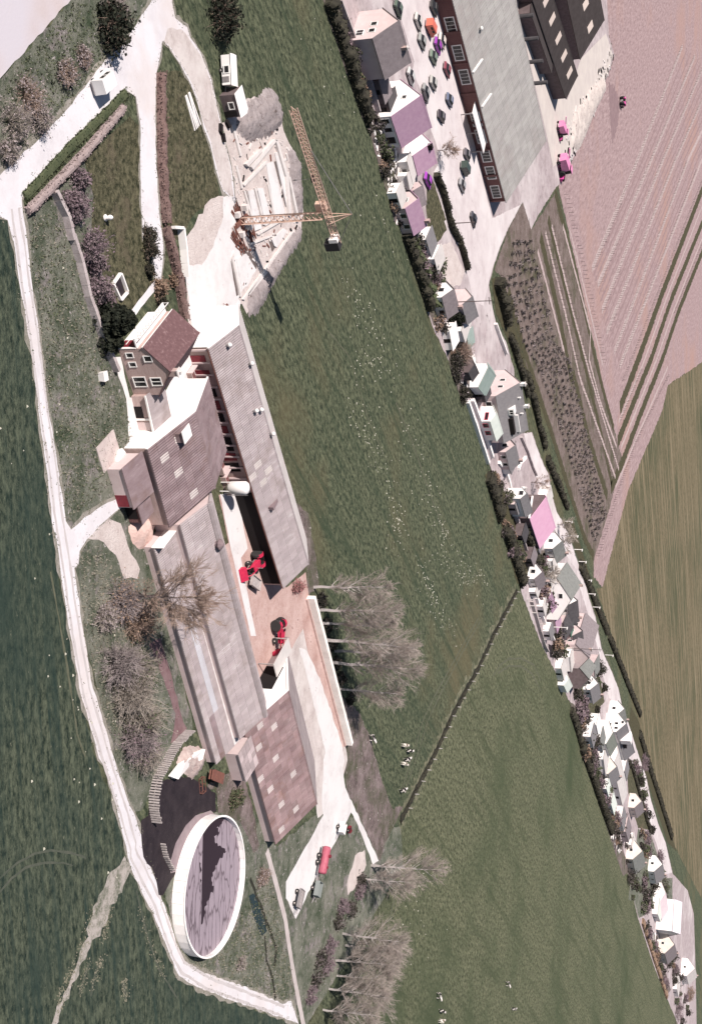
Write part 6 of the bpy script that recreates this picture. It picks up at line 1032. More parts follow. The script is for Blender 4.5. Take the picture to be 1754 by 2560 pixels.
def hide(name, a, b, lo, hi):
    m = bpy.data.materials.new(name); m.use_nodes = True; nt, N, Lk = nodes(m); tc = N.new('ShaderNodeTexCoord'); n = N.new('ShaderNodeTexNoise'); n.inputs['Scale'].default_value = 1.6; n.inputs['Detail'].default_value = 1; Lk.new(tc.outputs['Object'], n.inputs['Vector'])
    r = N.new('ShaderNodeMapRange'); r.inputs['From Min'].default_value = lo; r.inputs['From Max'].default_value = hi; Lk.new(n.outputs['Fac'], r.inputs['Value']); x = N.new('ShaderNodeMix'); x.data_type = 'RGBA'; Lk.new(r.outputs[0], x.inputs['Factor']); c = [i for i in x.inputs if i.type == 'RGBA']; c[0].default_value = (*a, 1); c[1].default_value = (*b, 1)
    Lk.new([o for o in x.outputs if o.type == 'RGBA'][0], N['Principled BSDF'].inputs['Base Color']); return m
h1, h2 = hide('pied_hide', (.02, .017, .017), (.75, .7, .65), .47, .5), hide('white_hide', (.74, .69, .62), (.66, .6, .52), .4, .6)
for z, x, y, a, m, lab in [(23, 75, 1475, 30, h1, 'black and white cow at the edge of the trodden ground'), (23, 345, 1535, 80, h2, 'white cow standing uppermost of the small group by the wheel tracks'), (23, 385, 1580, 80, h1, 'pied cow just below the uppermost white cow'), (23, 365, 1650, 100, h1, 'dark pied cow in the middle of the group by the wheel tracks'), (23, 340, 1690, 70, h2, 'white cow lowest of the group by the wheel tracks'), (23, 330, 1905, 100, h1, 'dark cow alone near the gateway of the ditch'),
                           (17, 1420, 1705, 10, h1, 'black and white cow uppermost at the bottom edge of the big pasture'), (17, 1440, 1815, 60, h1, 'black and white cow second of the file at the bottom edge'), (17, 1437, 1885, 85, h2, 'pale cow last of the file at the bottom edge'), (30, 1147, 2232, 20, h1, 'small black and white cow to the right in the big pasture'), (30, 1160, 2288, 80, h1, 'dark cow right at the bottom, right of the file')]:
    me2 = cm.copy(); me2.materials.clear(); me2.materials.append(m); o = bpy.data.objects.new('cow', me2); COL.objects.link(o); o.location = G(P(z, x, y)); o.rotation_euler = (0, 0, R(a)); o.scale = (.88, .88, .88); tag(o, lab, 'cow', 'cattle in the pasture')
# ================================================================ vegetation
words = ['first', 'second', 'third', 'fourth', 'fifth', 'sixth', 'seventh', 'eighth', 'ninth']
for k, (x, y, tx, ty, c) in enumerate([(675, 340, 1215, 370, 2.6), (705, 505, 1310, 550, 2.9), (735, 600, 1250, 640, 2.8), (745, 718, 1440, 770, 3.0), (800, 885, 1450, 960, 3.2), (830, 800, 1380, 860, 2.8), (865, 1075, 1300, 1060, 2.6)]):
    h = hgt(P(15, x, y), P(15, tx, ty)); bare_tree('poplar_tree', 'bare pale poplar beside the white silage wall, %s from the top of the row' % words[k], G(P(15, x, y)), h*1.03, c*1.22, 100+k, bark_pale, twig_ash, group='poplars along the silage wall', n1=44, n2=10, n3=8, rise=1.15, first=.2, tw=.0135)
for k, (x, y, tx, ty, c) in enumerate([(945, 765, 1470, 800, 3.8), (870, 860, 1250, 930, 3.2), (740, 1255, 1220, 1290, 4.0), (690, 1450, 1130, 1500, 4.0), (640, 1655, 1080, 1690, 4.0), (600, 1810, 1000, 1850, 3.6), (760, 1340, 1160, 1400, 3.6), (700, 1560, 1090, 1600, 3.8)]):
    h = hgt(P(17, x, y), P(17, tx, ty)); bare_tree('bare_tree', 'bare grey tree in the row below the pasture gate, %s from the gate' % ['first', 'second', 'third', 'fifth', 'seventh', 'eighth', 'fourth', 'sixth'][k], G(P(17, x, y)), h, c, 140+k, bark_pale, twig_ash, group='bare trees at the bottom', n1=40, n2=11, n3=9, rise=.8, first=.14, tw=.0135)
h = hgt(P(14, 340, 440), P(14, 1015, 420)); bare_tree('walnut_tree', 'large bare brown tree leaning over the stepped shed roof', G(P(14, 340, 440)), h, 4.2, 7, bark_dark, twig_brown, n1=40, n2=12, n3=9, rise=.7, first=.25)
for k, (x, y, r, hh, tw, lf, lab) in enumerate([(300, 480, 2.4, 3.6, twig_mauve, leaf_russet, 'brown-mauve thicket at the foot of the large brown tree'), (420, 650, 2.2, 3.2, twig_brown, leaf_russet, 'russet thicket below the large brown tree'), (250, 980, 2.2, 4.2, twig_mauve, leaf_grey, 'mauve-grey thicket above the pale ones left of the stepped shed'), (370, 1010, 2.0, 4.6, twig_pale, leaf_green, 'pale greenish thicket nearest the mauve path'),
                                               (330, 1230, 2.4, 4.8, twig_pale, leaf_grey, 'wide grey thicket in the middle of the road bank'), (420, 1400, 2.2, 4.4, twig_pale, leaf_green, 'grey-green thicket above the palisade'), (390, 1560, 2.2, 4.0, twig_mauve, leaf_mauve, 'dark mauve thicket close to the palisade'), (480, 1690, 2.0, 3.4, twig_pale, leaf_grey, 'small pale thicket by the palisade top'), (180, 620, 1.6, 2.0, twig_pale, twig_mauve, 'pale scrub on the road bank left of the russet thicket')]):
    bush('thicket', lab, G(P(14, x, y)), r*1.25, r*1.5, hh, 200+k, tw, lf, 130, 900, .10, 'thicket', 'thickets on the road bank', tw=.028)
conifer('conifer', 'black-green conifer at the corner of the farmhouse', G(P(5, 745, 880)), 2.5, hgt(P(5, 745, 880), P(5, 985, 890)), 3, 4200, .22, cone=.55)
conifer('conifer', 'smaller dark evergreen below the farmhouse conifer', G(P(5, 750, 1040)), 1.5, 2.8, 4, 1600, .18, cone=.6)
for k, (z, x, y, r, hh, lab) in enumerate([(1, 500, 1190, 1.3, 1.7, 'mauve shrub at the top of the stone wall'), (1, 450, 1370, 1.7, 2.0, 'dark mauve shrub, second from the top of the stone wall'), (5, 520, 40, 1.6, 2.2, 'pinkish mauve shrub beside the front lawn'), (5, 620, 350, 1.8, 3.0, 'tall purple shrub halfway down the stone wall'), (5, 670, 470, 1.1, 1.6, 'pink-mauve shrub just below the tall purple one'), (5, 690, 650, 1.6, 2.2, 'dark mauve shrub next to the white-edged frame'), (5, 760, 720, 1.2, 1.3, 'low grey shrub between the frame and the conifer')]):
    bush('flowering_shrub', lab, G(P(z, x, y)), r, r*1.1, hh, 240+k, twig_mauve, leaf_mauve, 60, 1300, .11, 'shrub', 'shrubs along the stone wall')
for k, (z, x, y, r, hh, lab) in enumerate([(5, 1140, 640, 1.2, 1.5, 'round golden-brown bush at the end of the drive'), (5, 1240, 590, .7, .9, 'small golden bush right of the round one'), (5, 1150, 745, 1.0, 1.2, 'dark round bush next to the farmhouse terrace'), (5, 1060, 250, .9, 1.6, 'dark spiky bush where the drive narrows'), (5, 1060, 370, 1.2, 1.8, 'larger dark bush below the spiky one on the drive'), (5, 1070, 520, .8, 1.0, 'low grey-brown bush on the edge of the front lawn')]):
    bush('garden_bush', lab, G(P(z, x, y)), r, r, hh, 260+k, twig_brown, leaf_russet if k < 2 else leaf_black, 40, 1100, .1, 'bush', 'bushes round the farm drive')
bush('dark_tree', 'dark evergreen by the road at the top', G(P(1, 705, 170)), 3.4, 2.2, 3.2, 8, twig_brown, leaf_dark, 60, 1500, .2, 'tree')
bush('dark_tree', 'dark evergreen mass at the upper middle edge', G(P(1, 1430, 130)), 3.8, 2.4, 3.8, 9, twig_brown, leaf_dark, 70, 1700, .2, 'tree')
for k, (x, y, r, hh, lab) in enumerate([(60, 810, 2.3, 2.6, 'grey bare scrub at the left edge above the road'), (160, 640, 2.0, 2.6, 'brown scrub halfway up the road bank'), (240, 790, 1.8, 2.2, 'scrub right at the pale road edge'), (420, 480, 1.8, 1.6, 'low brown scrub on the bank near the white van'), (30, 1010, 1.5, 1.6, 'dark scrub at the left edge just above the road bend'), (540, 380, 1.4, 1.2, 'sparse scrub above the white van'), (760, 60, 1.6, 1.8, 'grey scrub above the dark roadside evergreen')]):
    bush('roadside_scrub', lab, G(P(1, x, y)), r*1.1, r*1.1, hh, 280+k, twig_brown if k % 2 else twig_pale, twig_mauve, 80, 700, .09, 'scrub', 'scrub above the pale road')
hedge('clipped_hedge', 'long brown clipped hedge between drive and site track', PL(1, (1050, 490), (1050, 800), (1055, 1100), (1085, 1480)), 1.2, 1.25, leaf_hedge, 1, 60, .11)
hedge('clipped_hedge', 'brown clipped hedge beside the white wall above the farmhouse', PL(5, (1185, 200), (1235, 400), (1275, 570), (1320, 860)), 1.2, 1.2, leaf_hedge, 2, 60, .11)
hedge('clipped_hedge', 'pinkish clipped hedge along the pale road', PL(1, (800, 715), (560, 1000), (330, 1240), (170, 1400)), 1.0, .9, mat('pale_hedge_leaf', (.25, .195, .185), (.32, .26, .25), 1.2, .95), 3, 60, .1)
hedge('grass_bank', 'dark green bank between the pale road and the pinkish hedge', PL(1, (830, 620), (720, 730), (450, 990), (160, 1310)), 1.3, .35, leaf_green, 4, 40, .12, 'bank')
hedge('dark_hedge', 'dark clipped hedge between the lawn strip and the village road', PL(3, (900, 1390), (960, 1540), (1020, 1783))+PL(8, (480, 250), (560, 400)), 1.3, 1.6, leaf_black, 5, 40, .16)
hedge('dark_hedge', 'lower length of dark hedge beside the mauve yard', PL(8, (575, 430), (620, 580), (645, 690)), 1.2, 1.5, leaf_black, 6, 40, .16)
for k, (lab, z, pts, w, h, lf) in enumerate([
    ('dark overgrown hedge at the top edge of the field', 3, ((40, 0), (150, 300), (230, 560), (290, 740), (370, 950)), 3.0, 1.9, leaf_black), ('dark hedge under the pink gabled house', 3, ((300, 360), (380, 520), (440, 680)), 2.2, 1.6, leaf_black),
    ('dark garden hedge along the strewn yard', 3, ((540, 1510), (600, 1640), (660, 1783)), 1.4, 1.4, leaf_black), ('green-black hedge along the field below the low bungalow', 8, ((20, 330), (100, 560), (190, 820), (270, 1080)), 2.2, 1.9, leaf_black),
    ('mottled green hedge beside the green-black one', 8, ((120, 420), (210, 680), (290, 960), (330, 1040)), 1.8, 1.8, leaf_green), ('black hedge along the field above the pink barn', 10, ((260, 440), (320, 620), (385, 850)), 4.0, 2.0, leaf_black),
    ('black hedge from the garden curve to the field corner', 10, ((420, 960), (490, 1150), (560, 1370), (600, 1500)), 3.4, 2.0, leaf_black), ('dark row of shrubs inside the garden of the pink barn', 10, ((620, 960), (680, 1120), (740, 1300)), 3.0, 2.0, leaf_black),
    ('dark roadside hedge beyond the lane by the orchard', 18, ((100, 870), (140, 1010), (180, 1180)), 3.0, 2.6, leaf_black), ('scrubby verge hedge between lane and orchard, upper run', 18, ((200, 1260), (270, 1480), (330, 1690)), 2.0, 1.5, leaf_black),
    ('scrubby verge hedge between lane and orchard, middle run', 19, ((40, 120), (120, 450), (200, 760)), 2.2, 1.5, leaf_black), ('scrubby verge hedge between lane and orchard, lower run', 19, ((220, 860), (310, 1080), (400, 1290)), 2.4, 1.5, leaf_black),
    ('dark ditch hedge beside the straw field, upper run', 11, ((890, 140), (980, 340), (1080, 600), (1200, 900)), 3.4, 1.2, leaf_black), ('dark ditch hedge beside the straw field, middle run', 11, ((1220, 950), (1320, 1200), (1430, 1480), (1580, 1850)), 2.8, 1.2, leaf_black),
    ('dark ditch hedge beside the straw field, lower run', 12, ((880, 380), (990, 750), (1130, 1180), (1240, 1540)), 3.6, 1.3, leaf_black), ('dark hedge at the field below the garden of the tall white house', 11, ((790, 1800), (870, 2050), (930, 2270)), 3.0, 1.6, leaf_black),
    ('mixed hedge at the field below the long bungalow', 12, ((220, 520), (330, 820), (430, 1120), (560, 1480)), 3.6, 2.0, leaf_black), ('low hedge along the gravel lane by the bungalow', 12, ((790, 740), (850, 950), (940, 1280), (1000, 1480)), 1.8, 1.2, leaf_black),
    ('russet hedge at the field near the lower right corner', 13, ((800, 800), (880, 1050), (960, 1300), (1120, 1780)), 3.0, 1.2, leaf_russet)]):
    hedge('hedge', lab, PL(z, *pts), w, h, lf, 20+k, 22, .2, top_noise=.4)
for k, (z, x, y, r, hh, lab) in enumerate([(9, 330, 400, 3.0, 5.0, 'black conifer group beside the grey-roofed house'), (9, 290, 470, 2.4, 3.6, 'smaller black conifer under the conifer group'), (9, 320, 240, 1.2, 2.2, 'single black evergreen above the conifer group')]):
    conifer('conifer', lab, G(P(z, x, y)), r, hh, 30+k, 2600, .26, cone=.5)
bush('bare_shrub', 'pale round bare shrub by the bright white covered box', G(P(9, 380, 790)), 3.0, 3.0, 4.0, 301, twig_brown, twig_brown, 110, 500, .12, 'shrub', tw=.035)
bush('dark_shrub', 'black shrub in the shade left of the bright white covered box', G(P(9, 320, 880)), 2.6, 2.6, 2.4, 302, twig_mauve, leaf_black, 60, 1500, .16, 'shrub')
bush('dark_shrub', 'black shrub at the end of the white promenade', G(P(9, 410, 1220)), 2.0, 2.0, 2.2, 303, twig_mauve, leaf_black, 50, 1200, .16, 'shrub')
bare_tree('bare_tree', 'small bare tree on the village road by the lilac cottage', G(P(3, 930, 1200)), 4.2, 2.2, 304, bark_dark, twig_brown, n1=24, n2=8, n3=6, rise=.6)
bare_tree('bare_tree', 'bare tree with brown trunk on the lane by the two-tone roof', G(P(10, 700, 500)), 5.0, 2.6, 305, bark_dark, twig_brown, n1=22, n2=7, n3=6, rise=.5)
for k, (x, y) in enumerate([(960, 920), (1000, 1030), (960, 1110), (760, 1430), (830, 1400)]): bare_tree('bare_tree', 'thin bare tree around the pink barn, %s counted downwards' % words[k], G(P(10, x, y)), 4.5, 2.4, 310+k, bark_dark, twig_pale, group='bare trees round the pink barn', n1=18, n2=7, n3=5, rise=.6, tw=.035)
for k, (z, x, y, r, hh, lf, lab) in enumerate([(11, 620, 1090, 3.5, 2.5, leaf_black, 'dark round shrub below the curved white wall'), (11, 1100, 1330, 3.0, 3.0, leaf_black, 'dark evergreen shrub behind the greenish slate roof'), (11, 870, 1640, 2.4, 2.2, leaf_black, 'dark shrub beside the tiny white-green shed'), (11, 470, 470, 3.0, 2.4, leaf_black, 'dark shrub under the mossy-roofed house'), (11, 1160, 1540, 1.6, 2.0, leaf_black, 'small dark bush on the lane edge'), (11, 1080, 1790, 1.4, 1.8, leaf_black, 'small dark bush above the tall white house'),
                                             (12, 330, 680, 4.0, 3.2, leaf_mauve, 'mauve garden thicket at the field below the tall white house'), (12, 600, 1340, 4.0, 3.0, leaf_mauve, 'mauve thicket below the long bungalow'), (12, 750, 720, 2.5, 2.5, leaf_black, 'dark shrub at the head of the gravel lane'), (12, 920, 700, 4.0, 3.0, leaf_mauve, 'mauve shrub across the gravel lane'), (12, 860, 900, 1.8, 2.4, leaf_black, 'dark pointed bush casting on the lane'), (12, 1010, 1460, 2.4, 2.6, leaf_black, 'dark bush at the lower bend of the lane'), (12, 950, 1560, 4.5, 3.0, leaf_mauve, 'wide mauve scrub left of the lower lane'),
                                             (12, 1090, 1780, 5.0, 3.4, leaf_mauve, 'mauve scrub patch near the lower lane'), (12, 760, 1960, 5.5, 4.0, leaf_black, 'dark thicket at the field in the scrub garden'), (12, 1140, 2080, 6.0, 4.0, leaf_green, 'dark green thicket above the pale barns'), (12, 930, 2000, 4.5, 2.6, leaf_green, 'green thicket in the middle of the scrub garden'), (13, 1140, 1310, 6.0, 3.5, leaf_black, 'dark thicket below the pale barns'), (13, 1210, 1500, 6.5, 3.5, leaf_black, 'dark green thicket second below the pale barns'), (13, 1250, 1950, 9.0, 5.0, leaf_mauve, 'large dark mauve thicket in the lower right corner'), (13, 1400, 1750, 7.0, 4.5, leaf_russet, 'russet thicket in the lower right corner')]):
    bush('garden_shrub', lab, G(P(z, x, y)), r, r*1.2, hh, 330+k, twig_mauve, lf, 60, 1300, .2, 'shrub', 'shrubs in the village gardens', tw=.035)
bush('dead_brush', 'heap of dead branches in the grass below the tank', G(P(16, 960, 1770)), 1.5, 2.2, 1.1, 360, twig_pale, twig_mauve, 70, 200, .08, 'brush')
bush('bramble', 'brown bramble where the concrete path leaves the rust-coloured barn', G(P(16, 1120, 1080)), 1.6, 2.6, 1.6, 361, twig_brown, twig_mauve, 90, 500, .09, 'bramble')
bush('elder_bush', 'green bush between the tank and the rust-coloured barn', G(P(16, 900, 470)), 1.6, 2.4, 1.4, 362, twig_brown, leaf_green, 60, 1200, .11, 'bush')
bush('reddish_bush', 'reddish bush at the lower end of the long cattle shed', G(P(7, 1400, 1120)), 1.2, 2.6, 1.6, 363, twig_brown, mat('red_bush_leaf', (.26, .11, .11), (.36, .18, .17), 1, .9), 50, 1000, .1, 'bush')
for k, (x, y) in enumerate([(860, 870), (850, 950), (790, 1080), (730, 1060), (700, 1170), (640, 1350), (570, 1440), (620, 1480), (540, 1580), (500, 1700)]):
    bush('dark_bramble', 'dark bramble clump beneath the bare bottom trees, %s' % ['nearest the gate', 'second from the gate', 'third from the gate', 'left of the third', 'fifth from the gate', 'sixth from the gate', 'left of the sixth', 'eighth from the gate', 'ninth from the gate', 'lowest'][k], G(P(17, x, y)), 1.8, 2.4, 1.5, 380+k, twig_mauve, leaf_mauve if k % 2 else leaf_black, 60, 700, .11, 'bramble', 'brambles under the bottom trees')
for k, (x, y) in enumerate([(720, 440), (760, 620), (790, 760), (830, 900), (860, 1000), (930, 1140)]):
    bush('dark_undergrowth', 'dark undergrowth at the foot of the poplars, %s from the top' % words[k], G(P(15, x, y)), 1.6, 2.0, 1.3, 400+k, twig_mauve, leaf_black, 40, 800, .11, 'undergrowth', 'undergrowth beneath the poplars')
def debris(name, label, pts, n, smax, mats_, seed):
    rng = np.random.default_rng(seed)
    for m, fr_ in mats_:
        V = []; F = []
        for x, y in scatter_pts(pts, int(n*fr_), rng):
            a = rng.random()*6.28; l, w_, h_ = smax*(.2+rng.random()), smax*(.1+.25*rng.random()), .05+.25*smax*rng.random(); f = rotframe((x, y, .05), a); mb = MB(); mb.box(f, -l, l, -w_, w_, 0, h_); b = len(V); V += mb.v; F += [tuple(i+b for i in q) for q in mb.f]
        tag(mk(name, V, F, m), label, None, None, 'stuff')
debris('site_debris', 'boards, blocks and scraps strewn over the building site', PL(2, (560, 640), (640, 500), (900, 560), (960, 760), (1080, 1000), (1090, 1500), (700, 2040), (560, 1750), (600, 1300)), 200, .55, [(conc_m, .7), (rustm, .15), (void_m, .15)], 1)
debris('rubble_scraps', 'rubble and scrap in front of the factory field', PL(4, (640, 840), (800, 610), (940, 300), (950, 420), (880, 640), (700, 1100), (560, 1250)), 160, 1.3, [(conc_m, .6), (void_m, .4)], 2)
debris('garden_clutter', 'clutter in the village back yards', PL(3, (370, 970), (520, 980), (700, 1450), (700, 1783), (590, 1783), (480, 1300)), 130, .9, [(white_wall, .6), (dark_roof, .4)], 3)
debris('garden_clutter', 'clutter between the conifers and the court', PL(9, (220, 520), (340, 500), (420, 620), (340, 720), (480, 1120), (420, 1200), (280, 800)), 70, 1.0, [(white_wall, .7), (dark_roof, .3)], 4)
debris('garden_clutter', 'pots and scraps in the lower village gardens', PL(12, (420, 900), (520, 1240), (700, 1740), (620, 1700), (480, 1300)), 80, 1.2, [(white_wall, .5), (dark_roof, .5)], 6)
debris('garden_clutter', 'pots and stones below the pale barns', PL(13, (830, 900), (1040, 960), (1080, 1240), (980, 1250)), 60, 1.6, [(white_wall, .5), (dark_roof, .5)], 7)
# ---- orchard bushes (one mesh pair per kind, copied)
protos = []
for s in range(3):
    rngp = np.random.default_rng(500+s); t = bush('orchard_bush', 'low dark fruit bush standing in a row of the brown orchard strip', (0, 0, 0), .62, .8, 1.0, 500+s, twig_mauve, leaf_black, 14, 34, .14, 'fruit bush', 'fruit bushes in the orchard strip', tw=.05); protos.append(t)
def copy_tree(o, loc, rz, s):
    c = o.copy(); COL.objects.link(c); c.location = loc; c.rotation_euler = (0, 0, rz); c.scale = (s, s, s)
    for ch in o.children: d = ch.copy(); COL.objects.link(d); d.parent = c
    return c
lft = [G(p) for p in PL(18, (230, 560), (175, 900), (300, 1330))+PL(19, (110, 0), (330, 600), (500, 1130), (640, 1620))]; rgt = [G(p) for p in PL(18, (350, 560), (430, 900), (540, 1330))+PL(19, (420, 0), (560, 600), (690, 1130), (740, 1330))]
def along(poly, f):
    seg = [(poly[i+1]-poly[i]).length for i in range(len(poly)-1)]; s = f*sum(seg)
    for i, L in enumerate(seg):
        if s <= L or i == len(seg)-1: return poly[i].lerp(poly[i+1], min(1, s/L))
        s -= L
rg = random.Random(77); n = 0
for i in range(48):
    for j in range(6):
        p = along(lft, (i+.5)/48).lerp(along(rgt, (i+.5)/48), .06+.88*j/5); p = p+Vector((rg.uniform(-.5, .5), rg.uniform(-.8, .8), 0)); s = rg.uniform(.95, 1.5); src = protos[rg.randrange(3)]
        if n < 3: o = protos[n]; o.location = p; o.scale = (s, s, s); n += 1
        else: copy_tree(src, p, rg.random()*6, s)
# ---- saplings and stakes in the ploughed field
def sapling_mesh(seed):
    r_ = np.random.default_rng(seed); L = ([], [], [], [])
    def add(a, b, r0, r1): L[0].append(a); L[1].append(b); L[2].append(r0); L[3].append(r1)
    add((0, 0, -.1), (.03, 0, 1.6), .08, .05)
    for k in range(5): a = r_.random()*6.28; z = .7+.16*k; add((.02, 0, z), (math.cos(a)*.3, math.sin(a)*.3, z+.3), .03, .015)
    V, F = sticks(*L); m = bpy.data.meshes.new('sapling'); m.from_pydata(V.tolist(), [], F.tolist()); m.materials.append(bark_dark); return m
sm = [sapling_mesh(s) for s in range(3)]; spots = []
rows = [PL(18, (600, 250), (700, 640), (880, 1480)), PL(18, (1095, 60), (790, 790)), PL(18, (1210, 10), (830, 920)), PL(18, (1295, 10), (862, 1090)), PL(18, (1385, 10), (895, 1250)), PL(18, (1475, 10), (950, 1390)), PL(18, (1545, 70), (990, 1490)), PL(18, (1592, 130), (1010, 1600)), PL(18, (455, 540), (610, 1160))+PL(19, (510, 170), (800, 1060)), PL(18, (500, 480), (650, 1090))+PL(19, (590, 110), (850, 960)), PL(19, (1290, 130), (1000, 720), (800, 1280), (650, 1740)), PL(19, (1050, 80), (860, 540)), PL(18, (1592, 585), (1382, 1110)), PL(4, (1440, 330), (1095, 1210)), PL(4, (1530, 400), (1210, 1160)), PL(4, (1592, 480), (1295, 1160)), PL(4, (1592, 700), (1385, 1160))]
for r_ in rows:
    w = [G(p) for p in r_]
    for i in range(len(w)-1):
        k = int((w[i+1]-w[i]).length/2.2); spots += [w[i].lerp(w[i+1], j/k)+Vector((rg.uniform(-.2, .2), rg.uniform(-.2, .2), 0)) for j in range(k)]
spots.sort(key=lambda p: p.y); near_, far_ = spots[:300], spots[300:]
for p in near_: o = bpy.data.objects.new('sapling', sm[rg.randrange(3)]); COL.objects.link(o); o.location = p; o.rotation_euler = (0, 0, rg.random()*6); s = rg.uniform(.8, 1.2); o.scale = (s, s, s); tag(o, 'thin young tree in a planted row of the ploughed field', 'sapling', 'young trees in rows')
V = []; F = []
for p in far_:
    b = len(V); V += [(p.x-.12, p.y, 0), (p.x+.12, p.y, 0), (p.x, p.y+.12, 0), (p.x, p.y, 1.7)]; F += [(b, b+1, b+3), (b+1, b+2, b+3), (b+2, b, b+3)]
if far_: tag(mk('far_saplings', V, F, bark_dark), 'far rows of young trees in the ploughed field', None, None, 'stuff')
# ---- small loose growth
def dots(name, label, lines, n, m, size, spread, seed):
    rng = np.random.default_rng(seed); V = []; F = []
    for i in range(n):
        w = lines[rng.integers(len(lines))]; a = along(w, rng.random()); x, y = a.x+rng.normal()*spread, a.y+rng.normal()*spread*1.3; s = size*(.5+rng.random()); b = len(V)
        V += [(x-s, y-s*.7, .05), (x+s, y-s*.6, .05), (x+s*.8, y+s, .05), (x-s*.7, y+s*.9, .05), (x, y, .05+s*1.1)]; F += [(b, b+1, b+4), (b+1, b+2, b+4), (b+2, b+3, b+4), (b+3, b, b+4)]
    tag(mk(name, V, F, m), label, None, None, 'stuff')
fl = [[G(p) for p in PL(22, *pts)] for pts in [((140, 20), (330, 320), (430, 540)), ((220, 700), (380, 720), (560, 800)), ((180, 1020), (290, 1220), (400, 1440)), ((400, 1440), (520, 1750), (600, 2100)), ((640, 1130), (820, 1640), (950, 2080)), ((860, 1860), (1000, 2150), (940, 2320)), ((560, 1850), (600, 2050), (560, 2150))]]+[[G(p) for p in PL(23, *pts)] for pts in [((560, 280), (610, 400), (690, 510), (800, 670)), ((480, 0), (540, 180), (600, 380)), ((860, 80), (1030, 200)), ((720, 20), (900, 120))]]
dots('wildflowers', 'loose drifts of pale flowers in the big pasture', fl, 560, flower_m, .12, 2.0, 1)
dots('stubble_lines', 'pale stubble lines fanning out from the field track', [[G(p) for p in PL(21, *pts)] for pts in [((760, 1560), (640, 1880), (470, 2320)), ((900, 1740), (820, 2000)), ((780, 1780), (700, 2060)), ((1080, 1930), (1110, 2110)), ((820, 1300), (700, 1700)), ((980, 1300), (900, 1600)), ((640, 1800), (520, 2100)), ((1210, 1300), (1330, 1640), (1450, 1950))]], 700, mat('stubble', (.20, .185, .14), (.14, .135, .095), .5, 1), .08, .4, 12)
dots('pale_stones', 'scattered pale stones and litter on the pastures', [[G(p) for p in PL(30, *pts)] for pts in [((720, 60), (900, 700)), ((940, 2000), (960, 2100)), ((60, 700), (120, 1300)), ((800, 700), (1000, 1250)), ((180, 1550), (250, 1850))]], 140, flower_m, .13, 6, 2)
tufts('verge_tufts', 'dry and green tufts on the road bank', PL(5, (200, 150), (400, 60), (600, 600), (740, 1100), (900, 1500), (980, 1720), (880, 2000), (500, 2324), (330, 1250)), 1500, .17, tuft_g, 3)
tufts('dry_tufts', 'dry straw tufts on the road bank', PL(5, (200, 150), (400, 60), (600, 600), (740, 1100), (900, 1500), (980, 1720), (880, 2000), (500, 2324), (330, 1250)), 1200, .17, tuft_m, 4)
tufts('bank_tufts', 'rough tufts below the tank and along the lower bank', PL(16, (420, 1500), (700, 1760), (1050, 1250), (1180, 1000), (1290, 1500), (1400, 2050), (1300, 2080), (900, 1900), (560, 1790)), 1200, .17, tuft_g, 5)
tufts('bank_dry_tufts', 'dry tufts below the tank', PL(16, (420, 1500), (700, 1760), (1050, 1250), (1180, 1000), (1290, 1500), (1400, 2050), (1300, 2080), (900, 1900), (560, 1790)), 1000, .17, tuft_m, 6)
tufts('thicket_tufts', 'rough growth along the pale road by the thickets', PL(20, (660, 600), (820, 540), (1000, 800), (1050, 1400), (1200, 2000), (1250, 2324), (980, 2324), (800, 1750), (680, 1100)), 1300, .18, tuft_m, 7)
tufts('top_tufts', 'rough growth above the pale road', PL(1, (20, 560), (480, 20), (900, 20), (860, 200), (560, 560), (20, 1120)), 1200, .18, tuft_g, 8)

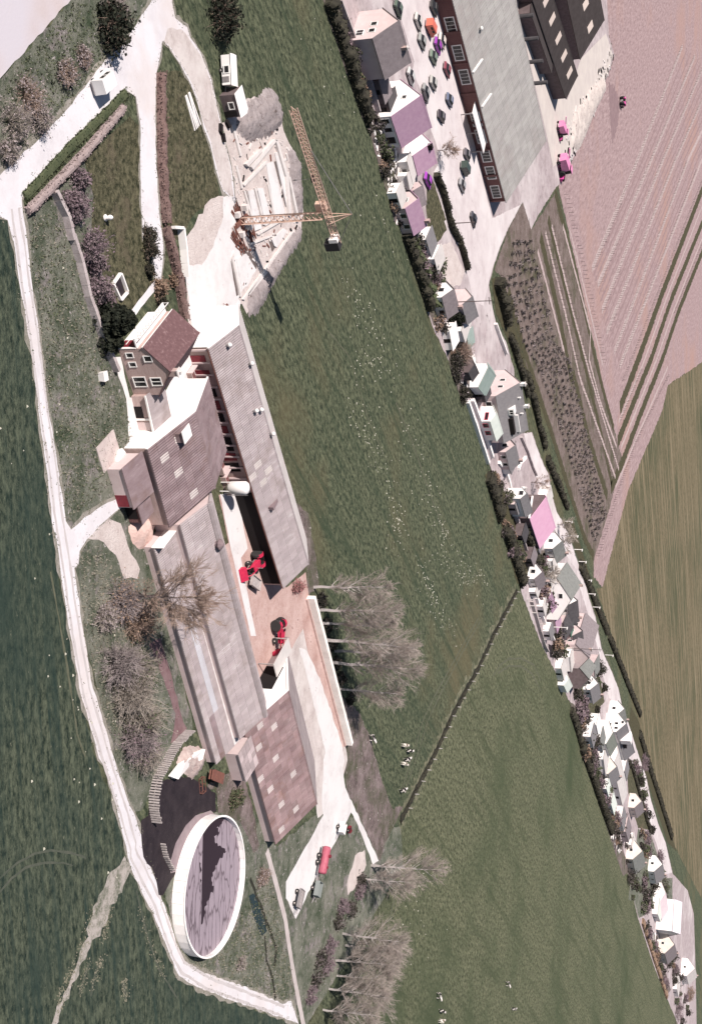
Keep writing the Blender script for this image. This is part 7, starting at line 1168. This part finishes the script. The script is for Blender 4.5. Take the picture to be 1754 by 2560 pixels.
# ---- filling out the village plots
vp = [bush('plot_shrub', 'small %s shrub crowded among the village garden plots' % ['near-black', 'green', 'russet', 'mauve'][s], (0, 0, 0), 1.2, 1.3, 1.5, 700+s, twig_mauve, [leaf_black, leaf_green, leaf_russet, leaf_mauve][s], 26, 260, .17, 'shrub', 'small shrubs in the village plots', tw=.035) for s in range(4)]; n = 0
for z, pts, cnt, sp in [(3, ((60, 30), (200, 420), (330, 780)), 10, 1.2), (3, ((380, 980), (480, 1200), (560, 1450), (640, 1783)), 16, 2.0), (3, ((640, 1430), (700, 1600), (700, 1750)), 7, 1.4), (8, ((60, 250), (140, 480), (260, 760)), 10, 2.0), (8, ((300, 560), (340, 780), (400, 940), (340, 1200)), 12, 1.6), (9, ((220, 560), (300, 700), (320, 960), (420, 1160)), 14, 2.2), (10, ((330, 430), (420, 620), (500, 800)), 10, 2.0),
                        (10, ((420, 900), (520, 1100), (620, 1330)), 14, 2.4), (10, ((600, 920), (680, 1100), (760, 1330), (720, 1450)), 16, 2.4), (10, ((840, 1220), (760, 1380), (900, 1480)), 8, 3.0), (11, ((420, 380), (480, 560), (460, 700)), 7, 2.5), (11, ((600, 960), (660, 1080), (560, 1160)), 8, 2.5), (11, ((860, 1380), (960, 1440), (1020, 1400)), 9, 2.5), (11, ((820, 1620), (860, 1760), (940, 1900)), 9, 2.5), (11, ((860, 1900), (980, 2120), (1060, 2270)), 12, 3.0),
                        (12, ((240, 560), (360, 760), (430, 960)), 10, 3.0), (12, ((440, 1000), (560, 1300), (640, 1600)), 16, 3.0), (12, ((620, 1250), (700, 1500), (780, 1800)), 12, 3.5), (12, ((800, 700), (880, 900), (960, 1300)), 12, 2.0), (12, ((880, 1480), (960, 1700), (1060, 2000)), 18, 6.0), (12, ((760, 1900), (900, 2100), (1000, 2249)), 16, 7.0), (13, ((760, 500), (900, 420), (1120, 330)), 14, 8.0), (13, ((820, 820), (900, 1050), (980, 1300), (1080, 1600)), 16, 4.0), (13, ((1100, 1250), (1220, 1500), (1300, 1800), (1380, 2050)), 18, 7.0)]:
    w = [G(p) for p in PL(z, *pts)]
    for i in range(cnt):
        p = along(w, (i+rg.random())/cnt)+Vector((rg.gauss(0, sp*.5), rg.gauss(0, sp), 0)); s = rg.uniform(.7, 1.5)*(1.0 if z < 11 else 1.6)
        if n < 4: o = vp[n]; o.location = p; o.scale = (s, s, s); n += 1
        else: copy_tree(vp[rg.choice((0, 0, 0, 1, 2, 3))], p, rg.random()*6, s)
for k, (z, x, y, a, l, w_, h_, wm, rm, lab) in enumerate([(3, 420, 700, 50, 5, 3.5, 2.2, dark_shed_wall, slate_warm, 'small dark-roofed shed beside the white lilac-roofed house'), (3, 560, 1560, 55, 4, 3, 2.0, white_wall, pale_roof, 'white-roofed hut in the strewn garden above the bungalow'), (8, 300, 590, 50, 4, 5, 1.8, white_wall, pale_roof, 'white tent-like shelter beside the mauve yard'), (9, 250, 640, 40, 5, 4, 1.8, white_wall, white_wall, 'white glasshouse at the field behind the conifers'), (9, 400, 660, 35, 4, 4, 2.2, white_wall, teal_roof, 'pale green-roofed shed above the round bare shrub'),
        (9, 560, 1180, 40, 4.5, 4, 2.4, dark_shed_wall, dark_roof, 'black-roofed shed between teal lean-to and promenade'), (10, 490, 720, 55, 5, 3.5, 2.2, pink_wall, slate, 'grey shed at the foot of the two-tone roof'), (10, 790, 640, 50, 5, 4.5, 2.8, white_wall, pale_roof, 'white annex behind the two-tone roof'), (10, 700, 1560, 60, 4, 4, 2.0, white_wall, pale_roof, 'white pergola-like hut at the field corner'), (11, 560, 780, 40, 6, 5, 2.4, pink_wall, lilac_tile, 'pink lilac-topped annex left of the dark pavilion'), (11, 920, 880, 25, 5, 6, 2.6, pink_wall, pale_roof, 'pale flat-topped annex above the brown-roofed house'),
        (11, 790, 1180, 30, 5, 6, 2.8, white_wall, pale_roof, 'white annex right of the pinkish box'), (11, 830, 1350, 60, 6, 5, 2.4, dark_shed_wall, slate_warm, 'dark shed in the shade of the greenish slate roof'), (11, 1030, 1950, 50, 7, 5, 2.6, white_wall, white_wall, 'white garage left of the tall white house'), (12, 470, 980, 55, 9, 5, 2.4, white_wall, green_pale, 'pale green-topped garage before the long bungalow'), (12, 640, 1330, 55, 10, 7, 2.4, white_wall, slate, 'grey-roofed outhouse below the long bungalow'), (12, 760, 1620, 55, 14, 6, 2.4, white_wall, pale_roof, 'long pale greenhouse in the lower gardens'),
        (10, 420, 300, 45, 5, 4, 2.4, white_wall, slate, 'white grey-roofed store at the head of the lower garden steps'), (10, 560, 1010, 60, 5, 4, 2.2, dark_shed_wall, dark_roof, 'black shed in the dark garden beside the pink barn'), (10, 650, 1240, 60, 5, 4, 2.2, dark_shed_wall, slate_warm, 'brown-roofed shed below the pink barn garden'), (10, 860, 1330, 30, 6, 4, 2.4, white_wall, pale_roof, 'white store above the mossy-roofed house'), (11, 430, 620, 50, 5, 3.5, 2.0, white_wall, pale_roof, 'narrow white hut by the mauve fence wall'), (11, 500, 900, 50, 5, 3.5, 2.0, white_wall, slate, 'grey hut inside the curved white wall'), (11, 980, 1290, 20, 6, 7, 3.6, pink_wall, slate_moss, 'mossy annex beside the greenish slate roof'), (11, 640, 1330, 50, 7, 4, 2.2, white_wall, pale_roof, 'long white shed at the field below the pinkish box'), (11, 960, 2080, 50, 8, 6, 3, white_wall, slate, 'grey-roofed wing of the tall white house'), (12, 380, 430, 50, 9, 6, 3, white_wall, slate_moss, 'mossy-roofed stable left of the tall white house'), (12, 660, 780, 50, 8, 6, 3, white_wall, slate, 'grey-roofed block joining the tall house to the bungalow'), (12, 520, 1160, 55, 12, 5, 2.6, white_wall, green_pale, 'pale green-topped lean-to at the lower end of the bungalow'), (12, 690, 1450, 55, 12, 7, 2.6, pink_wall, slate_warm, 'brown-roofed outhouse in the mauve thickets'), (8, 200, 420, 55, 5, 4, 2.2, white_wall, slate, 'grey-roofed hut by the green garden'), (3, 480, 840, 45, 5, 4, 2.4, dark_shed_wall, dark_roof, 'black shed at the near corner of the lilac-roofed white house'),
        (13, 960, 640, 60, 16, 9, 3, white_wall, green_pale, 'pale green-topped barn annex near the lower right corner'), (13, 1060, 1020, 55, 14, 9, 3, white_wall, pale_roof, 'white outbuilding below the pale barns'), (13, 1220, 1650, 50, 12, 8, 2.6, white_wall, pale_roof, 'small white outbuilding between the dark thickets')]):
    block('garden_shed', lab, rotframe(G(P(z, x, y)), R(a)), -l/2, l/2, -w_/2, w_/2, h_, wm, rm, 'shed', slope=.5, doors=[('a', -.5, 1.0, 1.8)])
hedge('ditch_sedge', 'dark sedge growing along the straight ditch across the pasture', PL(23, (1295, 260), (1110, 610), (990, 870), (760, 1290), (640, 1560), (500, 1830), (330, 2170)), .9, .35, leaf_black, 91, 30, .14, 'sedge', top_noise=.5)

def cottage(z, x, y, a, l, w_, h_, wm, rm, lab, rise=.42):
    f = rotframe(G(P(z, x, y)), R(a)); t = thing('cottage', lab, 'house', f(0, 0, 0)); e1_ = f(1, 0, 0)-f(0, 0, 0); hr_ = h_+w_*rise; mb = MB()
    mb.prism([f(-l/2, -w_/2, -.2), f(-l/2, -w_/2, h_), f(-l/2, 0, hr_), f(-l/2, w_/2, h_), f(-l/2, w_/2, -.2)], e1_*l); mb.build('wall', wm, t)
    for sg in (-1, 1): mb = MB(); mb.hexa([f(-l/2-.3, sg*(w_/2+.35), h_-.35*rise*2+.02), f(l/2+.3, sg*(w_/2+.35), h_-.35*rise*2+.02), f(l/2+.3, 0, hr_+.02), f(-l/2-.3, 0, hr_+.02)], [f(-l/2-.3, sg*(w_/2+.35), h_-.35*rise*2+.17), f(l/2+.3, sg*(w_/2+.35), h_-.35*rise*2+.17), f(l/2+.3, 0, hr_+.17+.002*sg), f(-l/2-.3, 0, hr_+.17+.002*sg)]); mb.build('roof', rm, t)
    mb = MB(); mb.box(f, l*.3, l*.3+.7, -.35, .35, hr_-.3, hr_+1.0); mb.build('chimney', brick_m, t)
    for u in (-l*.3, l*.12): window(t, f(u, -w_/2, h_*.35), e1_, f(0, -1, 0)-f(0, 0, 0), 1.1, 1.2)
    window(t, f(-l/2, -.6, h_*.4), f(0, 1, 0)-f(0, 0, 0), -e1_, 1.2, 1.3)
for a_ in [(3, 640, 1700, 55, 7, 5, 2.6, pink_wall, lilac_tile, 'lilac-roofed cottage at the lower end of the strewn garden'), (8, 360, 1000, 50, 6, 5, 2.6, white_wall, slate_warm, 'brown-roofed cottage left of the tall dark pole'), (10, 400, 220, 50, 7, 5, 2.6, pink_wall, slate, 'grey-roofed cottage on the pink court'), (10, 860, 1150, 55, 8, 6, 3, white_wall, slate_moss, 'mossy-roofed cottage on the lane below the pink barn'), (10, 690, 1440, 60, 7, 5, 2.4, white_wall, slate_warm, 'brown-roofed cottage next to the field corner'), (11, 700, 660, 30, 8, 6, 3, white_wall, dark_roof, 'dark-roofed cottage between outhouse and pavilion'), (11, 760, 1000, 30, 8, 6, 3, pink_wall, dark_roof, 'dark-roofed cottage under the long brown roof'),
           (11, 960, 1560, 50, 9, 6, 3, white_wall, slate, 'grey-roofed cottage on the small lawn'), (12, 560, 160, 50, 10, 7, 3.4, white_wall, slate_moss, 'mossy-roofed cottage above the tall white house'), (12, 480, 800, 55, 11, 7, 3.2, cream_wall, slate, 'grey-roofed cottage left of the long bungalow'), (12, 780, 1180, 55, 11, 7, 3, cream_wall, slate_warm, 'brown-roofed cottage between bungalow and gravel lane'), (12, 760, 1760, 50, 14, 9, 3.4, cream_wall, slate_moss, 'mossy-roofed cottage in the scrub garden'), (12, 1000, 1900, 50, 14, 9, 3.4, white_wall, slate, 'grey-roofed cottage beside the lower lane'), (13, 1040, 1150, 55, 18, 11, 4, cream_wall, slate_warm, 'brown-roofed cottage just below the pale barns'), (13, 1330, 1450, 55, 18, 11, 4, white_wall, pale_roof, 'pale-roofed cottage near the corner thickets')]: cottage(*a_)
for loc, a, col, lab in [(P(3, 700, 620), 60, (.5, .5, .48), 'pale car beside the ribbed grey roof'), (P(3, 990, 560), 75, (.22, .05, .07), 'dark red car along the factory wall'), (P(3, 760, 180), 70, (.55, .52, .48), 'cream car at the pink gable corner'), (P(3, 1010, 800), 80, (.12, .14, .2), 'dark blue car near the factory canopy'), (P(3, 1110, 1480), 70, (.3, .3, .3), 'grey car alone in front of the factory windows'), (P(3, 1200, 1750), 60, (.06, .06, .07), 'black car at the road fork below the factory')]: car(loc, R(a), col, lab, 'car', 1.08)
